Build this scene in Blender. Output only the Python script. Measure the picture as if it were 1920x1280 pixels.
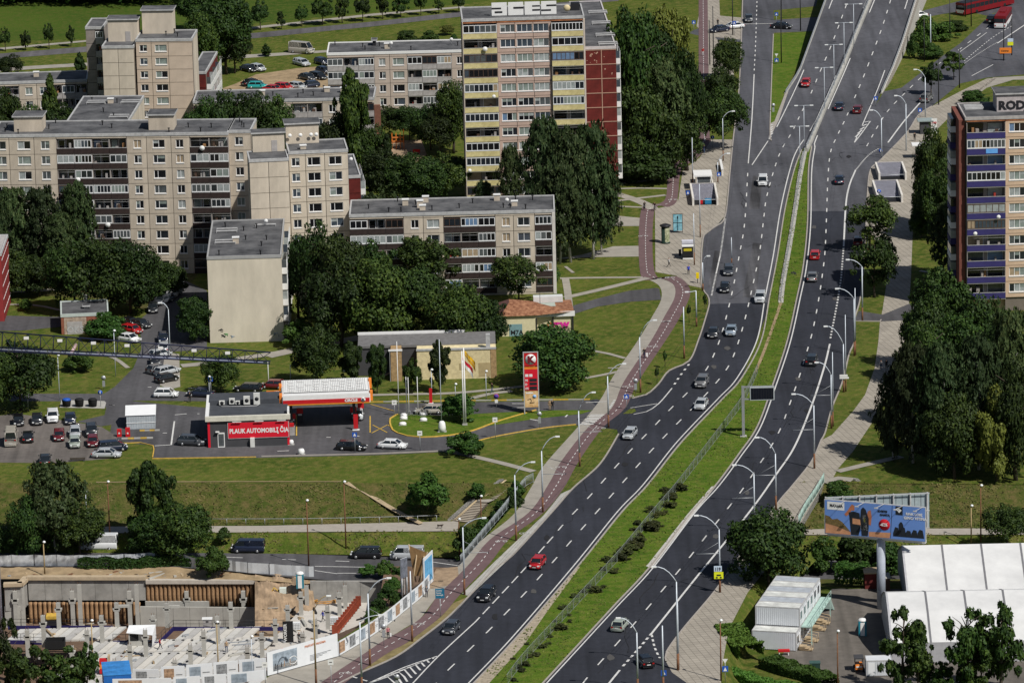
import bpy, bmesh, math, random
from mathutils import Vector, Matrix
R_ = math.radians
for o in list(bpy.data.objects): bpy.data.objects.remove(o)
SC = bpy.context.scene; COL = SC.collection
# ---------------------------------------------------------------- camera
F, PITCH, CH, ROLL = 9800.0, 14.5, 221.0, -0.025
cd = bpy.data.cameras.new('camera'); cam = bpy.data.objects.new('camera', cd); COL.objects.link(cam)
cd.sensor_fit = 'HORIZONTAL'; cd.sensor_width = 36.0; cd.lens = 36.0*F/1920; cd.clip_start = 5; cd.clip_end = 20000
cam.location = (0, 0, CH)
CR = Matrix.Rotation(R_(90-PITCH), 3, 'X') @ Matrix.Rotation(ROLL, 3, 'Z')
cam.rotation_euler = CR.to_euler(); SC.camera = cam
CP = Vector((0, 0, CH))
# ---------------------------------------------------------------- sky, sun, exposure
SUN = Vector((-.58, .60, -1.0)).normalized()      # direction the light travels
w = bpy.data.worlds.new('World'); SC.world = w; w.use_nodes = True
nt = w.node_tree; nt.nodes.clear()
so = nt.nodes.new('ShaderNodeOutputWorld'); bg = nt.nodes.new('ShaderNodeBackground'); sk = nt.nodes.new('ShaderNodeTexSky')
sk.sky_type = 'NISHITA'; sk.sun_disc = False; sk.sun_elevation = math.asin(-SUN.z); sk.sun_rotation = math.atan2(-SUN.x, -SUN.y)
bg.inputs[1].default_value = 0.05
nt.links.new(sk.outputs[0], bg.inputs[0]); nt.links.new(bg.outputs[0], so.inputs[0])
sl = bpy.data.lights.new('sun', 'SUN'); sl.energy = 4.8; sl.angle = R_(0.5); sl.color = (1, .965, .90)
so_ = bpy.data.objects.new('sun', sl); COL.objects.link(so_); so_.rotation_euler = SUN.to_track_quat('-Z', 'Y').to_euler(); so_.location = (0, 800, 400)
SC.view_settings.view_transform = 'Standard'; SC.view_settings.look = 'None'; SC.view_settings.exposure = -0.08; SC.view_settings.gamma = 1
SC.view_settings.use_curve_mapping = False
# ---------------------------------------------------------------- helpers
def W(px, py, z=0.0):
    """photo pixel (1920x1280) -> world point on the horizontal plane at height z"""
    d = CR @ Vector(((px-960)/F, -(py-640)/F, -1.0))
    t = (z-CH)/d.z
    return CP + d*t
def PXY(v):
    q = CR.transposed() @ (Vector(v)-CP)
    return 960+F*q.x/-q.z, 640-F*q.y/-q.z
def top_z(base, py):
    """height of a vertical thing standing at base whose top shows at photo row py"""
    a, b = 0.0, 90.0
    for _ in range(30):
        m = (a+b)/2
        if PXY((base.x, base.y, base.z+m))[1] > py: a = m
        else: b = m
    return a
def S(v): return F/-(CR.transposed() @ (Vector(v)-CP)).z      # photo pixels per metre at a point
_m = {}
def mat(name, c, rough=.8, metal=0, var=.12, scale=1.2, bump=0.0, c2=None, stretch=None, spec=.3, emis=0):
    if name in _m: return _m[name]
    m = bpy.data.materials.new(name); m.use_nodes = True; n = m.node_tree; b = n.nodes['Principled BSDF']
    b.inputs['Roughness'].default_value = rough; b.inputs['Metallic'].default_value = metal
    b.inputs['Specular IOR Level'].default_value = spec
    tc = n.nodes.new('ShaderNodeTexCoord'); mp = n.nodes.new('ShaderNodeMapping')
    if stretch: mp.inputs['Scale'].default_value = stretch
    n.links.new(tc.outputs['Object'], mp.inputs[0])
    no = n.nodes.new('ShaderNodeTexNoise'); no.inputs['Scale'].default_value = scale; no.inputs['Detail'].default_value = 6; no.inputs['Roughness'].default_value = .65
    n.links.new(mp.outputs[0], no.inputs['Vector'])
    rp = n.nodes.new('ShaderNodeValToRGB'); rp.color_ramp.elements[0].position = .32; rp.color_ramp.elements[1].position = .68
    a = [max(0, x*(1-var)) for x in c]; e = list(c2) if c2 else [min(1, x*(1+var)) for x in c]
    rp.color_ramp.elements[0].color = (*a, 1); rp.color_ramp.elements[1].color = (*e, 1)
    n.links.new(no.outputs[0], rp.inputs[0]); n.links.new(rp.outputs[0], b.inputs['Base Color'])
    if bump:
        bm_ = n.nodes.new('ShaderNodeBump'); bm_.inputs['Strength'].default_value = bump; bm_.inputs['Distance'].default_value = .1
        n.links.new(no.outputs[0], bm_.inputs['Height']); n.links.new(bm_.outputs[0], b.inputs['Normal'])
    if emis: b.inputs['Emission Color'].default_value = (*c, 1); b.inputs['Emission Strength'].default_value = emis
    _m[name] = m; return m
class MB:
    """mesh builder: collects faces with material slots"""
    def __init__(s): s.v = []; s.f = []; s.mi = []; s.ms = []; s.sm = []
    def m(s, mt):
        if mt not in s.ms: s.ms.append(mt)
        return s.ms.index(mt)
    def add(s, vs, fs, mt, smooth=False):
        k = len(s.v); s.v += [tuple(x) for x in vs]; i = s.m(mt)
        for f in fs: s.f.append([k+j for j in f]); s.mi.append(i); s.sm.append(smooth)
    def box(s, x0, y0, z0, x1, y1, z1, mt, M=None):
        vs = [(x, y, z) for z in (z0, z1) for y in (y0, y1) for x in (x0, x1)]
        if M: vs = [M @ Vector(q) for q in vs]
        s.add(vs, [(0, 2, 3, 1), (4, 5, 7, 6), (0, 1, 5, 4), (2, 6, 7, 3), (0, 4, 6, 2), (1, 3, 7, 5)], mt)
    def poly(s, pts, mt): s.add(pts, [list(range(len(pts)))], mt)
    def prism(s, pts, z0, z1, mt, M=None):
        n = len(pts); vs = [Vector((p[0], p[1], z0)) for p in pts]+[Vector((p[0], p[1], z1)) for p in pts]
        if M: vs = [M @ q for q in vs]
        s.add(vs, [list(range(n-1, -1, -1)), list(range(n, 2*n))]+[(i, (i+1) % n, n+(i+1) % n, n+i) for i in range(n)], mt)
    def lathe(s, prof, mt, n=10, c=(0, 0, 0), smooth=True, axis='z'):
        vs = []
        for r, h in prof:
            for k in range(n):
                a = 2*math.pi*k/n; x, y, z = r*math.cos(a), r*math.sin(a), h
                if axis == 'y': x, y, z = x, z, y
                if axis == 'x': x, y, z = z, x, y
                vs.append((c[0]+x, c[1]+y, c[2]+z))
        fs = [(i*n+k, i*n+(k+1) % n, (i+1)*n+(k+1) % n, (i+1)*n+k) for i in range(len(prof)-1) for k in range(n)]
        s.add(vs, fs+[list(range(n-1, -1, -1)), list(range(len(vs)-n, len(vs)))], mt, smooth)
    def tube(s, pts, r, mt, n=6, r1=None):
        pts = [Vector(p) for p in pts]; vs = []; L = len(pts)
        for i, p in enumerate(pts):
            d = (pts[min(i+1, L-1)]-pts[max(i-1, 0)]).normalized()
            u = d.cross(Vector((0, 0, 1)) if abs(d.z) < .9 else Vector((1, 0, 0))).normalized(); v = d.cross(u)
            rr = r if r1 is None else r+(r1-r)*i/(L-1)
            for k in range(n): a = 2*math.pi*k/n; vs.append(p+(u*math.cos(a)+v*math.sin(a))*rr)
        fs = [(i*n+k, i*n+(k+1) % n, (i+1)*n+(k+1) % n, (i+1)*n+k) for i in range(L-1) for k in range(n)]
        s.add(vs, fs+[list(range(n-1, -1, -1)), list(range(len(vs)-n, len(vs)))], mt, True)
    def mesh(s, name='mesh'):
        me = bpy.data.meshes.new(name); me.from_pydata(s.v, [], s.f)
        for x in s.ms: me.materials.append(x)
        me.polygons.foreach_set('material_index', s.mi); me.polygons.foreach_set('use_smooth', s.sm); me.update(); return me
def ob(name, data, parent=None, loc=(0, 0, 0), rz=0, label=None, cat=None, group=None, kind=None, scale=None):
    if isinstance(data, MB): data = data.mesh(name)
    o = bpy.data.objects.new(name, data); COL.objects.link(o); o.parent = parent; o.location = loc; o.rotation_euler = (0, 0, rz)
    if scale: o.scale = scale
    if label: o['label'] = label
    if cat: o['category'] = cat
    if group: o['group'] = group
    if kind: o['kind'] = kind
    return o
def thing(name, label, cat, loc=(0, 0, 0), rz=0, group=None): return ob(name, None, None, loc, rz, label, cat, group)
def copy_tree(o, parent=None):
    c = o.copy(); COL.objects.link(c); c.parent = parent
    for ch in list(o.children): copy_tree(ch, c)
    return c
def sheet(name, pts, mt, z=0.0, zf=None, kind='structure', sub=None):
    """flat ground sheet traced as a polygon of photo pixels, laid at its real height"""
    vs = [W(p[0], p[1], (p[2] if len(p) > 2 else (zf(p[1]) if zf else 0))) + Vector((0, 0, z)) for p in pts]
    me = bpy.data.meshes.new(name); bm = bmesh.new(); bf = bm.faces.new([bm.verts.new(v) for v in vs])
    bm.normal_update()
    if bf.normal.z < 0: bf.normal_flip()
    bmesh.ops.triangulate(bm, faces=[bf]); bm.to_mesh(me); bm.free(); me.materials.append(mt)
    return ob(name, me, kind=kind)
def strip_mesh(L, Rr, mt, mb=None):
    mb = mb or MB(); n = len(L); mb.add(list(L)+list(Rr), [(i, i+1, n+i+1, n+i) for i in range(n-1)], mt); return mb
def smooth_line(P, step=2.0):
    """Catmull-Rom through world points"""
    P = [Vector(p) for p in P]; out = []
    for i in range(len(P)-1):
        a, b, c, d = P[max(i-1, 0)], P[i], P[i+1], P[min(i+2, len(P)-1)]
        k = max(1, int((c-b).length/step))
        for j in range(k):
            t = j/k; out.append(.5*((2*b)+(c-a)*t+(2*a-5*b+4*c-d)*t*t+(3*b-a-3*c+d)*t**3))
    return out+[P[-1]]
def resample(P, step):
    out = [P[0]]; need = step
    for i in range(len(P)-1):
        a, b = P[i], P[i+1]; L = (b-a).length; s = 0
        while L-s >= need: s += need; out.append(a+(b-a)*(s/L)); need = step
        need -= L-s
    return out
def line(px, zf=None, z=0.0): return smooth_line([W(p[0], p[1], zf(p[1]) if zf else (p[2] if len(p) > 2 else 0)) + Vector((0, 0, z)) for p in px])
def ribbon(mb, P, wd, mt, off=0.0):
    L, Q = [], []
    for i, p in enumerate(P):
        d = (P[min(i+1, len(P)-1)]-P[max(i-1, 0)]); d.z = 0; d.normalize(); nn = Vector((-d.y, d.x, 0))
        L.append(p+nn*(off+wd/2)); Q.append(p+nn*(off-wd/2))
    strip_mesh(Q, L, mt, mb)
def dashes(mb, P, wd, dash, gap, mt, start=0):
    Q = resample(P, .5); i = int(start*2); a, b = max(1, int(dash*2)), int(gap*2)
    while i+1 < len(Q):
        seg = Q[i:i+a+1]
        if len(seg) > 1: ribbon(mb, seg, wd, mt)
        i += a+b
def kerb(name, P, wd=.2, h=.12, mt=None):
    mb = MB(); L, Q = [], []
    for i, p in enumerate(P):
        d = (P[min(i+1, len(P)-1)]-P[max(i-1, 0)]); d.z = 0; d.normalize(); nn = Vector((-d.y, d.x, 0))
        L.append(p+nn*wd/2); Q.append(p-nn*wd/2)
    up = Vector((0, 0, h)); dn = Vector((0, 0, -.05))
    strip_mesh([q+up for q in Q], [q+up for q in L], mt, mb); strip_mesh([q+dn for q in Q], [q+up for q in Q], mt, mb); strip_mesh([q+up for q in L], [q+dn for q in L], mt, mb)
    return ob(name, mb, kind='structure')
ORD = 'first second third fourth fifth sixth seventh eighth ninth tenth eleventh twelfth thirteenth fourteenth fifteenth sixteenth seventeenth eighteenth nineteenth twentieth'.split(); ORD += ['twenty-'+q for q in ORD[:9]]+['thirtieth']+['thirty-'+q for q in ORD[:9]]+['fortieth']+['forty-'+q for q in ORD[:9]]
# ---------------------------------------------------------------- materials
def grass_mat(name, a, b, c, sc=.06, mow=0.0):
    m = bpy.data.materials.new(name); m.use_nodes = True; n = m.node_tree; N = n.nodes; L = n.links; bs = N['Principled BSDF']
    bs.inputs['Roughness'].default_value = .95; bs.inputs['Specular IOR Level'].default_value = .1
    tc = N.new('ShaderNodeTexCoord')
    def noise(s, d=5, r=.6):
        x = N.new('ShaderNodeTexNoise'); x.inputs['Scale'].default_value = s; x.inputs['Detail'].default_value = d; x.inputs['Roughness'].default_value = r; L.new(tc.outputs['Object'], x.inputs['Vector']); return x
    n1, n2, n3 = noise(sc, 6, .7), noise(.7, 5, .7), noise(4, 3, .8)
    def ramp(src, p0, p1, c0, c1):
        r = N.new('ShaderNodeValToRGB'); r.color_ramp.elements[0].position = p0; r.color_ramp.elements[1].position = p1
        r.color_ramp.elements[0].color = (*c0, 1); r.color_ramp.elements[1].color = (*c1, 1); L.new(src, r.inputs[0]); return r
    r1 = ramp(n1.outputs[0], .38, .62, a, b); f = ramp(n2.outputs[0], .44, .66, (0, 0, 0), (1, 1, 1))
    mx = N.new('ShaderNodeMix'); mx.data_type = 'RGBA'; L.new(f.outputs[0], mx.inputs[0]); L.new(r1.outputs[0], mx.inputs[6]); mx.inputs[7].default_value = (*c, 1)
    g = ramp(n3.outputs[0], .3, .7, (.6, .6, .6), (1.3, 1.3, 1.3)); m2 = N.new('ShaderNodeMix'); m2.data_type = 'RGBA'; m2.blend_type = 'MULTIPLY'; m2.inputs[0].default_value = 1
    L.new(mx.outputs[2], m2.inputs[6]); L.new(g.outputs[0], m2.inputs[7]); out = m2.outputs[2]
    if mow:
        wv = N.new('ShaderNodeTexWave'); wv.inputs['Scale'].default_value = .22; wv.inputs['Distortion'].default_value = 6; wv.inputs['Detail'].default_value = 3; wv.inputs['Detail Scale'].default_value = .4
        mp = N.new('ShaderNodeMapping'); mp.inputs['Rotation'].default_value = (0, 0, mow); L.new(tc.outputs['Object'], mp.inputs[0]); L.new(mp.outputs[0], wv.inputs[0])
        q = ramp(wv.outputs[0], .2, .9, (.95, .95, .95), (1.04, 1.04, 1.0)); m3 = N.new('ShaderNodeMix'); m3.data_type = 'RGBA'; m3.blend_type = 'MULTIPLY'; m3.inputs[0].default_value = 1
        L.new(out, m3.inputs[6]); L.new(q.outputs[0], m3.inputs[7]); out = m3.outputs[2]
    L.new(out, bs.inputs['Base Color'])
    bp = N.new('ShaderNodeBump'); bp.inputs['Strength'].default_value = .6; bp.inputs['Distance'].default_value = .12; L.new(n3.outputs[0], bp.inputs['Height']); L.new(bp.outputs[0], bs.inputs['Normal'])
    _m[name] = m; return m
GRASS = grass_mat('grass', (.046, .078, .010), (.088, .118, .018), (.145, .135, .036), .1, mow=.5)
GRASSB = grass_mat('median_grass', (.048, .105, .008), (.088, .145, .014), (.13, .15, .028), .2, mow=1.2)
GRASSD = grass_mat('rough_bank_grass', (.040, .066, .010), (.078, .086, .020), (.125, .10, .038), .3)
GRASSF = grass_mat('far_meadow', (.032, .07, .008), (.06, .10, .012), (.085, .10, .02), .03)
DIRT = mat('dirt', (.30, .22, .13), .95, var=.3, scale=.5, bump=.4)
SAND = mat('sand', (.30, .215, .14), .95, var=.35, scale=.6, bump=.6)
def asphalt(name, c, var=.15):
    m = mat(name, c, .85, var=var, scale=.9); n = m.node_tree; N = n.nodes; L = n.links; bs = N['Principled BSDF']
    src = bs.inputs['Base Color'].links[0].from_socket; tc = [x for x in N if x.type == 'TEX_COORD'][0]
    mp = N.new('ShaderNodeMapping'); mp.inputs['Rotation'].default_value = (0, 0, .33); mp.inputs['Scale'].default_value = (1, .03, 1)
    L.new(tc.outputs['Object'], mp.inputs[0]); no = N.new('ShaderNodeTexNoise'); no.inputs['Scale'].default_value = .7; no.inputs['Detail'].default_value = 4; L.new(mp.outputs[0], no.inputs[0])
    n2 = N.new('ShaderNodeTexNoise'); n2.inputs['Scale'].default_value = .06; n2.inputs['Detail'].default_value = 5; L.new(tc.outputs['Object'], n2.inputs[0])
    ad = N.new('ShaderNodeMath'); ad.operation = 'ADD'; L.new(no.outputs[0], ad.inputs[0]); L.new(n2.outputs[0], ad.inputs[1])
    mr = N.new('ShaderNodeMapRange'); mr.inputs[1].default_value = .6; mr.inputs[2].default_value = 1.4; mr.inputs[3].default_value = .58; mr.inputs[4].default_value = 1.42; L.new(ad.outputs[0], mr.inputs[0])
    mx = N.new('ShaderNodeMix'); mx.data_type = 'RGBA'; mx.blend_type = 'MULTIPLY'; mx.inputs[0].default_value = 1; L.new(src, mx.inputs[6]); L.new(mr.outputs[0], mx.inputs[7]); L.new(mx.outputs[2], bs.inputs['Base Color'])
    return m
ASPH_N = asphalt('fresh_asphalt', (.025, .027, .036)); ASPH_O = asphalt('worn_asphalt', (.074, .075, .086)); ASPH_G = asphalt('grey_asphalt', (.075, .073, .078)); LOT = asphalt('dusty_lot', (.13, .115, .105))
def paved(name, c, sx=.9, sy=.9, rot=0.0):
    m = bpy.data.materials.new(name); m.use_nodes = True; n = m.node_tree; N = n.nodes; L = n.links; bs = N['Principled BSDF']; bs.inputs['Roughness'].default_value = .9; bs.inputs['Specular IOR Level'].default_value = .2
    tc = N.new('ShaderNodeTexCoord'); mp = N.new('ShaderNodeMapping'); mp.inputs['Rotation'].default_value = (0, 0, rot); L.new(tc.outputs['Object'], mp.inputs[0])
    br = N.new('ShaderNodeTexBrick'); br.inputs['Scale'].default_value = 1; br.inputs['Brick Width'].default_value = sx; br.inputs['Row Height'].default_value = sy; br.inputs['Mortar Size'].default_value = .045; br.offset = .0
    br.inputs['Color1'].default_value = (*c, 1); br.inputs['Color2'].default_value = (*[x*.86 for x in c], 1); br.inputs['Mortar'].default_value = (*[x*.5 for x in c], 1); L.new(mp.outputs[0], br.inputs[0])
    no = N.new('ShaderNodeTexNoise'); no.inputs['Scale'].default_value = .25; no.inputs['Detail'].default_value = 6; L.new(tc.outputs['Object'], no.inputs[0])
    mr = N.new('ShaderNodeMapRange'); mr.inputs[3].default_value = .7; mr.inputs[4].default_value = 1.25; L.new(no.outputs[0], mr.inputs[0])
    mx = N.new('ShaderNodeMix'); mx.data_type = 'RGBA'; mx.blend_type = 'MULTIPLY'; mx.inputs[0].default_value = 1; L.new(br.outputs[0], mx.inputs[6]); L.new(mr.outputs[0], mx.inputs[7]); L.new(mx.outputs[2], bs.inputs['Base Color'])
    _m[name] = m; return m
SLABS = paved('sidewalk_slabs', (.355, .32, .27), 1.0, 1.0, -.22); PAVE = mat('path_concrete', (.30, .277, .24), .9, var=.14, scale=.5)
BIKE = mat('red_bike_surface', (.135, .085, .088), .9, var=.14, scale=.5); KERB = mat('kerb_stone', (.33, .30, .27), .9)
WHITE = mat('road_paint', (.58, .575, .56), .8, var=.22, scale=2.5); YEL = mat('yellow_paint', (.52, .34, .06), .8, var=.25, scale=2)
CONC = mat('concrete', (.38, .37, .34), .9, var=.16, scale=.4); CONCD = mat('stained_concrete', (.31, .30, .28), .9, var=.25, scale=.5)
STEEL = mat('galvanised_steel', (.42, .44, .46), .5, .5); RUST = mat('rusty_steel', (.17, .08, .042), .9, var=.4, scale=2); DARK = mat('dark_metal', (.02, .02, .024), .5)
WPAINT = mat('white_paint', (.74, .74, .73), .5, var=.05); BLUEP = mat('blue_sign_paint', (.02, .09, .42), .5); REDP = mat('red_paint', (.50, .015, .02), .5, var=.06); ORNG = mat('orange_paint', (.75, .22, .03), .5)
BLACK = mat('black_rubber', (.012, .012, .013), .8)
# ================================================================ GROUND
def far(x, y): return (x, y)
NORTH = [(-900, 905), (1000, 905), (862, 1060), (822, 1082), (640, 1196), (500, 1258), (470, 1420), (1352, 1420), (1352, 1280), (1360, 1200), (1402, 1110), (1442, 1060), (1494, 992), (1546, 905), (2900, 915)]
vs = [W(*p) for p in NORTH]
A_, B_ = Vector((2500, 7000, 0)), Vector((-2500, 7000, 0))
me = bpy.data.meshes.new('ground'); bm = bmesh.new(); f_ = bm.faces.new([bm.verts.new(v) for v in vs+[Vector((1500, vs[-1].y, 0)), A_, B_, Vector((-1500, vs[0].y, 0))]]); bm.normal_update()
if f_.normal.z < 0: f_.normal_flip()
bmesh.ops.triangulate(bm, faces=[f_]); bm.to_mesh(me); bm.free(); me.materials.append(GRASS); ob('ground', me, kind='structure')
mb = MB(); mb.poly([(-1500, 450, -13.5), (1500, 450, -13.5), (1500, 1100, -13.5), (-1500, 1100, -13.5)], DIRT); ob('low_ground', mb, kind='structure')
def loft(name, A, B, mt, n=10):
    """sloping ground between two lines given in photo pixels with heights"""
    A = line([(*p,) for p in A]); B = line([(*p,) for p in B]); k = 60
    def rs(P):
        L = [0]
        for i in range(1, len(P)): L.append(L[-1]+(P[i]-P[i-1]).length)
        o = []
        for j in range(k+1):
            t = L[-1]*j/k; i = next(q for q in range(1, len(L)) if L[q] >= t-1e-6); s = (t-L[i-1])/max(1e-9, L[i]-L[i-1]); o.append(P[i-1].lerp(P[i], s))
        return o
    A, B = rs(A), rs(B); vs = []; fs = []; rd = random.Random(3)
    for i in range(n+1):
        t = i/n; e = t*t*(3-2*t)*.35+t*.65
        for j in range(k+1):
            p = A[j].lerp(B[j], t); p.z = A[j].z+(B[j].z-A[j].z)*e+(rd.uniform(-.12, .12) if 0 < i < n else 0); vs.append(p)
    fs = [(i*(k+1)+j, (i+1)*(k+1)+j, (i+1)*(k+1)+j+1, i*(k+1)+j+1) for i in range(n) for j in range(k)]
    mb = MB(); mb.add(vs, fs, mt, True); return ob(name, mb, kind='structure')
ZP, ZU = -3.5, -5.5        # path level and level of the street in the underpass
loft('embankment_slope', [(-80, 905, 0), (500, 905, 0), (1010, 905, 0)], [(-80, 987, ZP), (500, 984, ZP), (900, 975, ZP)], GRASSD)
def zsheet(name, pts, mt, z, kind='structure'): return sheet(name, [(p[0], p[1], z) for p in pts], mt, kind=kind)
PATHL = mat('lower_path_concrete', (.34, .31, .27), .9, var=.1)
zsheet('embankment_terrace', [(-80, 986), (500, 983), (990, 972), (990, 994), (500, 998), (-80, 1001)], GRASSD, ZP-.03)
zsheet('lower_path', [(-80, 988), (500, 985), (860, 976), (858, 995), (500, 997), (-80, 1000)], PATHL, ZP)
loft('lower_slope', [(-80, 1000, ZP-.02), (500, 997, ZP-.02), (905, 992, ZP-.02)], [(-80, 1036, ZU), (500, 1037, ZU), (905, 1046, ZU)], GRASS, 6)
zsheet('underpass_street', [(-120, 1022), (200, 1028), (500, 1036), (862, 1048), (1700, 1050), (1700, 1085), (862, 1095), (700, 1092), (560, 1083), (430, 1070), (330, 1062), (-120, 1062)], ASPH_G, ZU)
# right-hand embankment behind the billboard
loft('east_embankment_slope', [(1500, 903.5, -.02), (1640, 904.5, -.02), (2400, 910, -.02)], [(1500, 993, ZP), (1640, 991, ZP), (2400, 990, ZP)], GRASSD)
zsheet('east_lower_path', [(1500, 990), (2400, 989), (2400, 1001), (1500, 1002)], PATHL, ZP+.02)
loft('east_lower_slope', [(1480, 1000, ZP), (2400, 1000, ZP)], [(1480, 1050, ZU), (2400, 1050, ZU)], GRASS, 6)
zsheet('east_low_ground', [(1480, 1048), (2400, 1048), (2400, 1110), (1440, 1110)], GRASSD, ZU-.01)
ZL = -2.5                 # level of the container yard
loft('yard_bank', [(1494, 1085, ZU), (2400, 1085, ZU)], [(1455, 1102, ZL), (2400, 1102, ZL)], GRASSD, 4)
zsheet('yard_lawn', [(1455, 1100), (2400, 1100), (2400, 1700), (1380, 1700), (1380, 1200), (1420, 1130)], GRASS, ZL-.02)
loft('verge_slope', [(1496, 988, -.01), (1442, 1060, -.01), (1402, 1110, -.01), (1360, 1200, -.01), (1352, 1280, -.01), (1352, 1420, -.01)], [(1530, 1050, ZL-.5), (1470, 1110, ZL), (1432, 1160, ZL), (1400, 1220, ZL), (1390, 1300, ZL), (1390, 1420, ZL)], GRASS, 6)
YARD = asphalt('yard_asphalt', (.135, .12, .105))
zsheet('container_yard', [(1560, 1103), (1900, 1103), (1960, 1300), (1560, 1300), (1500, 1262), (1460, 1235)], YARD, ZL+.01)
# ---- streets on the main level (each sheet 4 mm or more above the one below)
Z1, Z2, Z3, Z4 = .012, .024, .036, .05
def zr(py): return max(0.0, (172-py)*.030)     # the two ramps climb to the flyover
LEFT_E = [(600, 1300), (665, 1266), (742, 1231), (792, 1195), (840, 1157), (880, 1117), (927, 1067), (960, 1042), (1035, 960), (1075, 915), (1125, 870), (1160, 814)]
LEFT_N = [(1185, 747), (1212, 740), (1235, 720), (1255, 695), (1292, 677), (1310, 637), (1322, 600), (1330, 570), (1327, 555), (1317, 540), (1315, 495), (1320, 442), (1342, 425), (1360, 405), (1369, 320), (1375, 260), (1385, 175), (1390, 75), (1394, -60)]
MED_L = [(870, 1300), (968, 1196), (1085, 1060), (1166, 960), (1212, 912), (1267, 842), (1303, 802), (1356, 747), (1390, 710), (1427, 640), (1443, 557), (1458, 480), (1472, 392), (1489, 320), (1503, 282)]
MED_R = [(1000, 1300), (1072, 1222), (1152, 1135), (1217, 1065), (1297, 960), (1342, 910), (1385, 852), (1420, 800), (1449, 722), (1476, 640), (1494, 560), (1506, 500), (1514, 420), (1516, 320), (1522, 275)]
RIGHT_E = [(1310, 1300), (1287, 1279), (1260, 1260), (1249, 1240), (1250, 1222), (1280, 1180), (1335, 1115), (1370, 1067), (1455, 948), (1485, 912), (1522, 865), (1540, 825), (1547, 812), (1560, 765), (1580, 715), (1592, 665), (1602, 640), (1602, 602), (1612, 565), (1618, 520), (1622, 460), (1624, 420), (1626, 370), (1632, 320), (1652, 300), (1700, 250), (1722, 217), (1747, 200)]
sheet('west_carriageway_old', LEFT_N[6:]+[(1450, -60), (1451, 65), (1444, 232), (1442, 262), (1503, 282)]+MED_L[::-1][1:5]+[(1446, 567)], ASPH_O, z=Z1)
sheet('west_carriageway', LEFT_E+[(1155, 801), (1132, 800), (1148, 770), (1170, 755)]+LEFT_N[:8]+[(1446, 567), (1443, 557)][0:1]+MED_L[::-1][6:], ASPH_N, z=Z2-.008)
sheet('east_carriageway_old', [(1516, 398), (1516, 320), (1522, 272), (1602, 268), (1657, 172)]+[(1690, 165), (1765, 107), (1800, 82), (1850, 35), (2100, -120), (2300, 60), (1920, 140), (1850, 146), (1800, 157)]+RIGHT_E[::-1][:10]+[(1625, 398)], ASPH_O, z=Z1)
sheet('east_carriageway', MED_R[:13]+[(1516, 396)]+[(1625, 396)]+RIGHT_E[::-1][8:], ASPH_N, z=Z2-.008)
sheet('ramp_foot', [(1442, 262), (1460, 225), (1477, 170), (1655, 165), (1632, 225), (1602, 268), (1522, 275), (1503, 284)], ASPH_O, z=Z1+.004)
# asphalt repairs
for k, q in enumerate([[(1412, 330), (1430, 330), (1424, 392), (1404, 392)], [(1412, 455), (1428, 457), (1418, 560), (1392, 556)], [(1340, 470), (1352, 472), (1342, 540), (1328, 538)]]):
    sheet('asphalt_patch', q, asphalt('patch_asphalt', (.062, .061, .066)), z=Z2+.002)
# ramps and flyover decks
def zz(name, pts, mt, dz): return sheet(name, pts, mt, z=dz, zf=zr)
def strips(name, Lp, Rp, mt, dz=Z1):
    L = [W(x, y, zr(y))+Vector((0, 0, dz)) for x, y in Lp]; Q = [W(x, y, zr(y))+Vector((0, 0, dz)) for x, y in Rp]
    return ob(name, strip_mesh(L, Q, mt), kind='structure')
yy = [172, 150, 130, 110, 90, 70, 50, 30, 10, -10, -40, -90]
def ip(P, y):
    P = sorted(P, key=lambda p: p[1])
    for a, b in zip(P, P[1:]):
        if a[1] <= y <= b[1]: t = (y-a[1])/(b[1]-a[1]); return a[0]+(b[0]-a[0])*t
    a, b = (P[0], P[1]) if y < P[0][1] else (P[-2], P[-1]); return a[0]+(b[0]-a[0])*(y-a[1])/(b[1]-a[1])
RL = [(1477, 172), (1500, 137), (1550, 0)]; RR = [(1655, 167), (1672, 130), (1690, 82), (1716, 0)]
strips('flyover_deck', [(ip(RL, y), y) for y in yy], [(ip(RR, y), y) for y in yy], ASPH_O)
fl = thing('flyover', 'two-lane-each-way concrete flyover ramp climbing towards the top edge of the photo', 'bridge', W(1560, 130))
def wl(P, y, h0, h1, off, th, mt, name):
    mb = MB(); A = []
    for q in y: A.append(W(ip(P, q), q, zr(q)))
    for i in range(len(A)-1):
        a, b = A[i], A[i+1]; d = (b-a); d.z = 0; d.normalize(); nn = Vector((d.y, -d.x, 0))
        v = []
        for p in (a, b):
            for s in (off, off+th):
                for h in (h0 if h0 is not None else -p.z, h1): v.append(p+nn*s+Vector((0, 0, h)))
        mb.add([x-fl.location for x in v], [(0, 1, 5, 4), (2, 6, 7, 3), (1, 3, 7, 5), (0, 2, 3, 1), (4, 5, 7, 6)], mt)
    return ob(name, mb, fl)
yw = [176, 160, 145, 130, 115, 100, 85, 70, 50, 30, 10, -10, -40, -90]
wl(RR, yw, None, .25, .02, .4, mat('pale_concrete', (.42, .40, .37), .9, var=.12), 'retaining_wall')
wl(RL, yw, None, .25, -.42, .4, CONC, 'retaining_wall')
wl(RR, yw, .25, .75, .1, .12, STEEL, 'guard_rail'); wl(RL, yw, .25, .75, -.2, .12, STEEL, 'guard_rail')
CB = [(1633, 0), (1604, 70), (1578, 135), (1547, 205), (1517, 275), (1510, 290)]
yb = [285, 265, 245, 225, 205, 185]+yw[1:]
wl(CB, yb, .0, .7, -.35, .7, CONC, 'central_barrier')
mb = MB()
A = [W(ip(CB, q), q, zr(q)) for q in yb]
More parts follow.
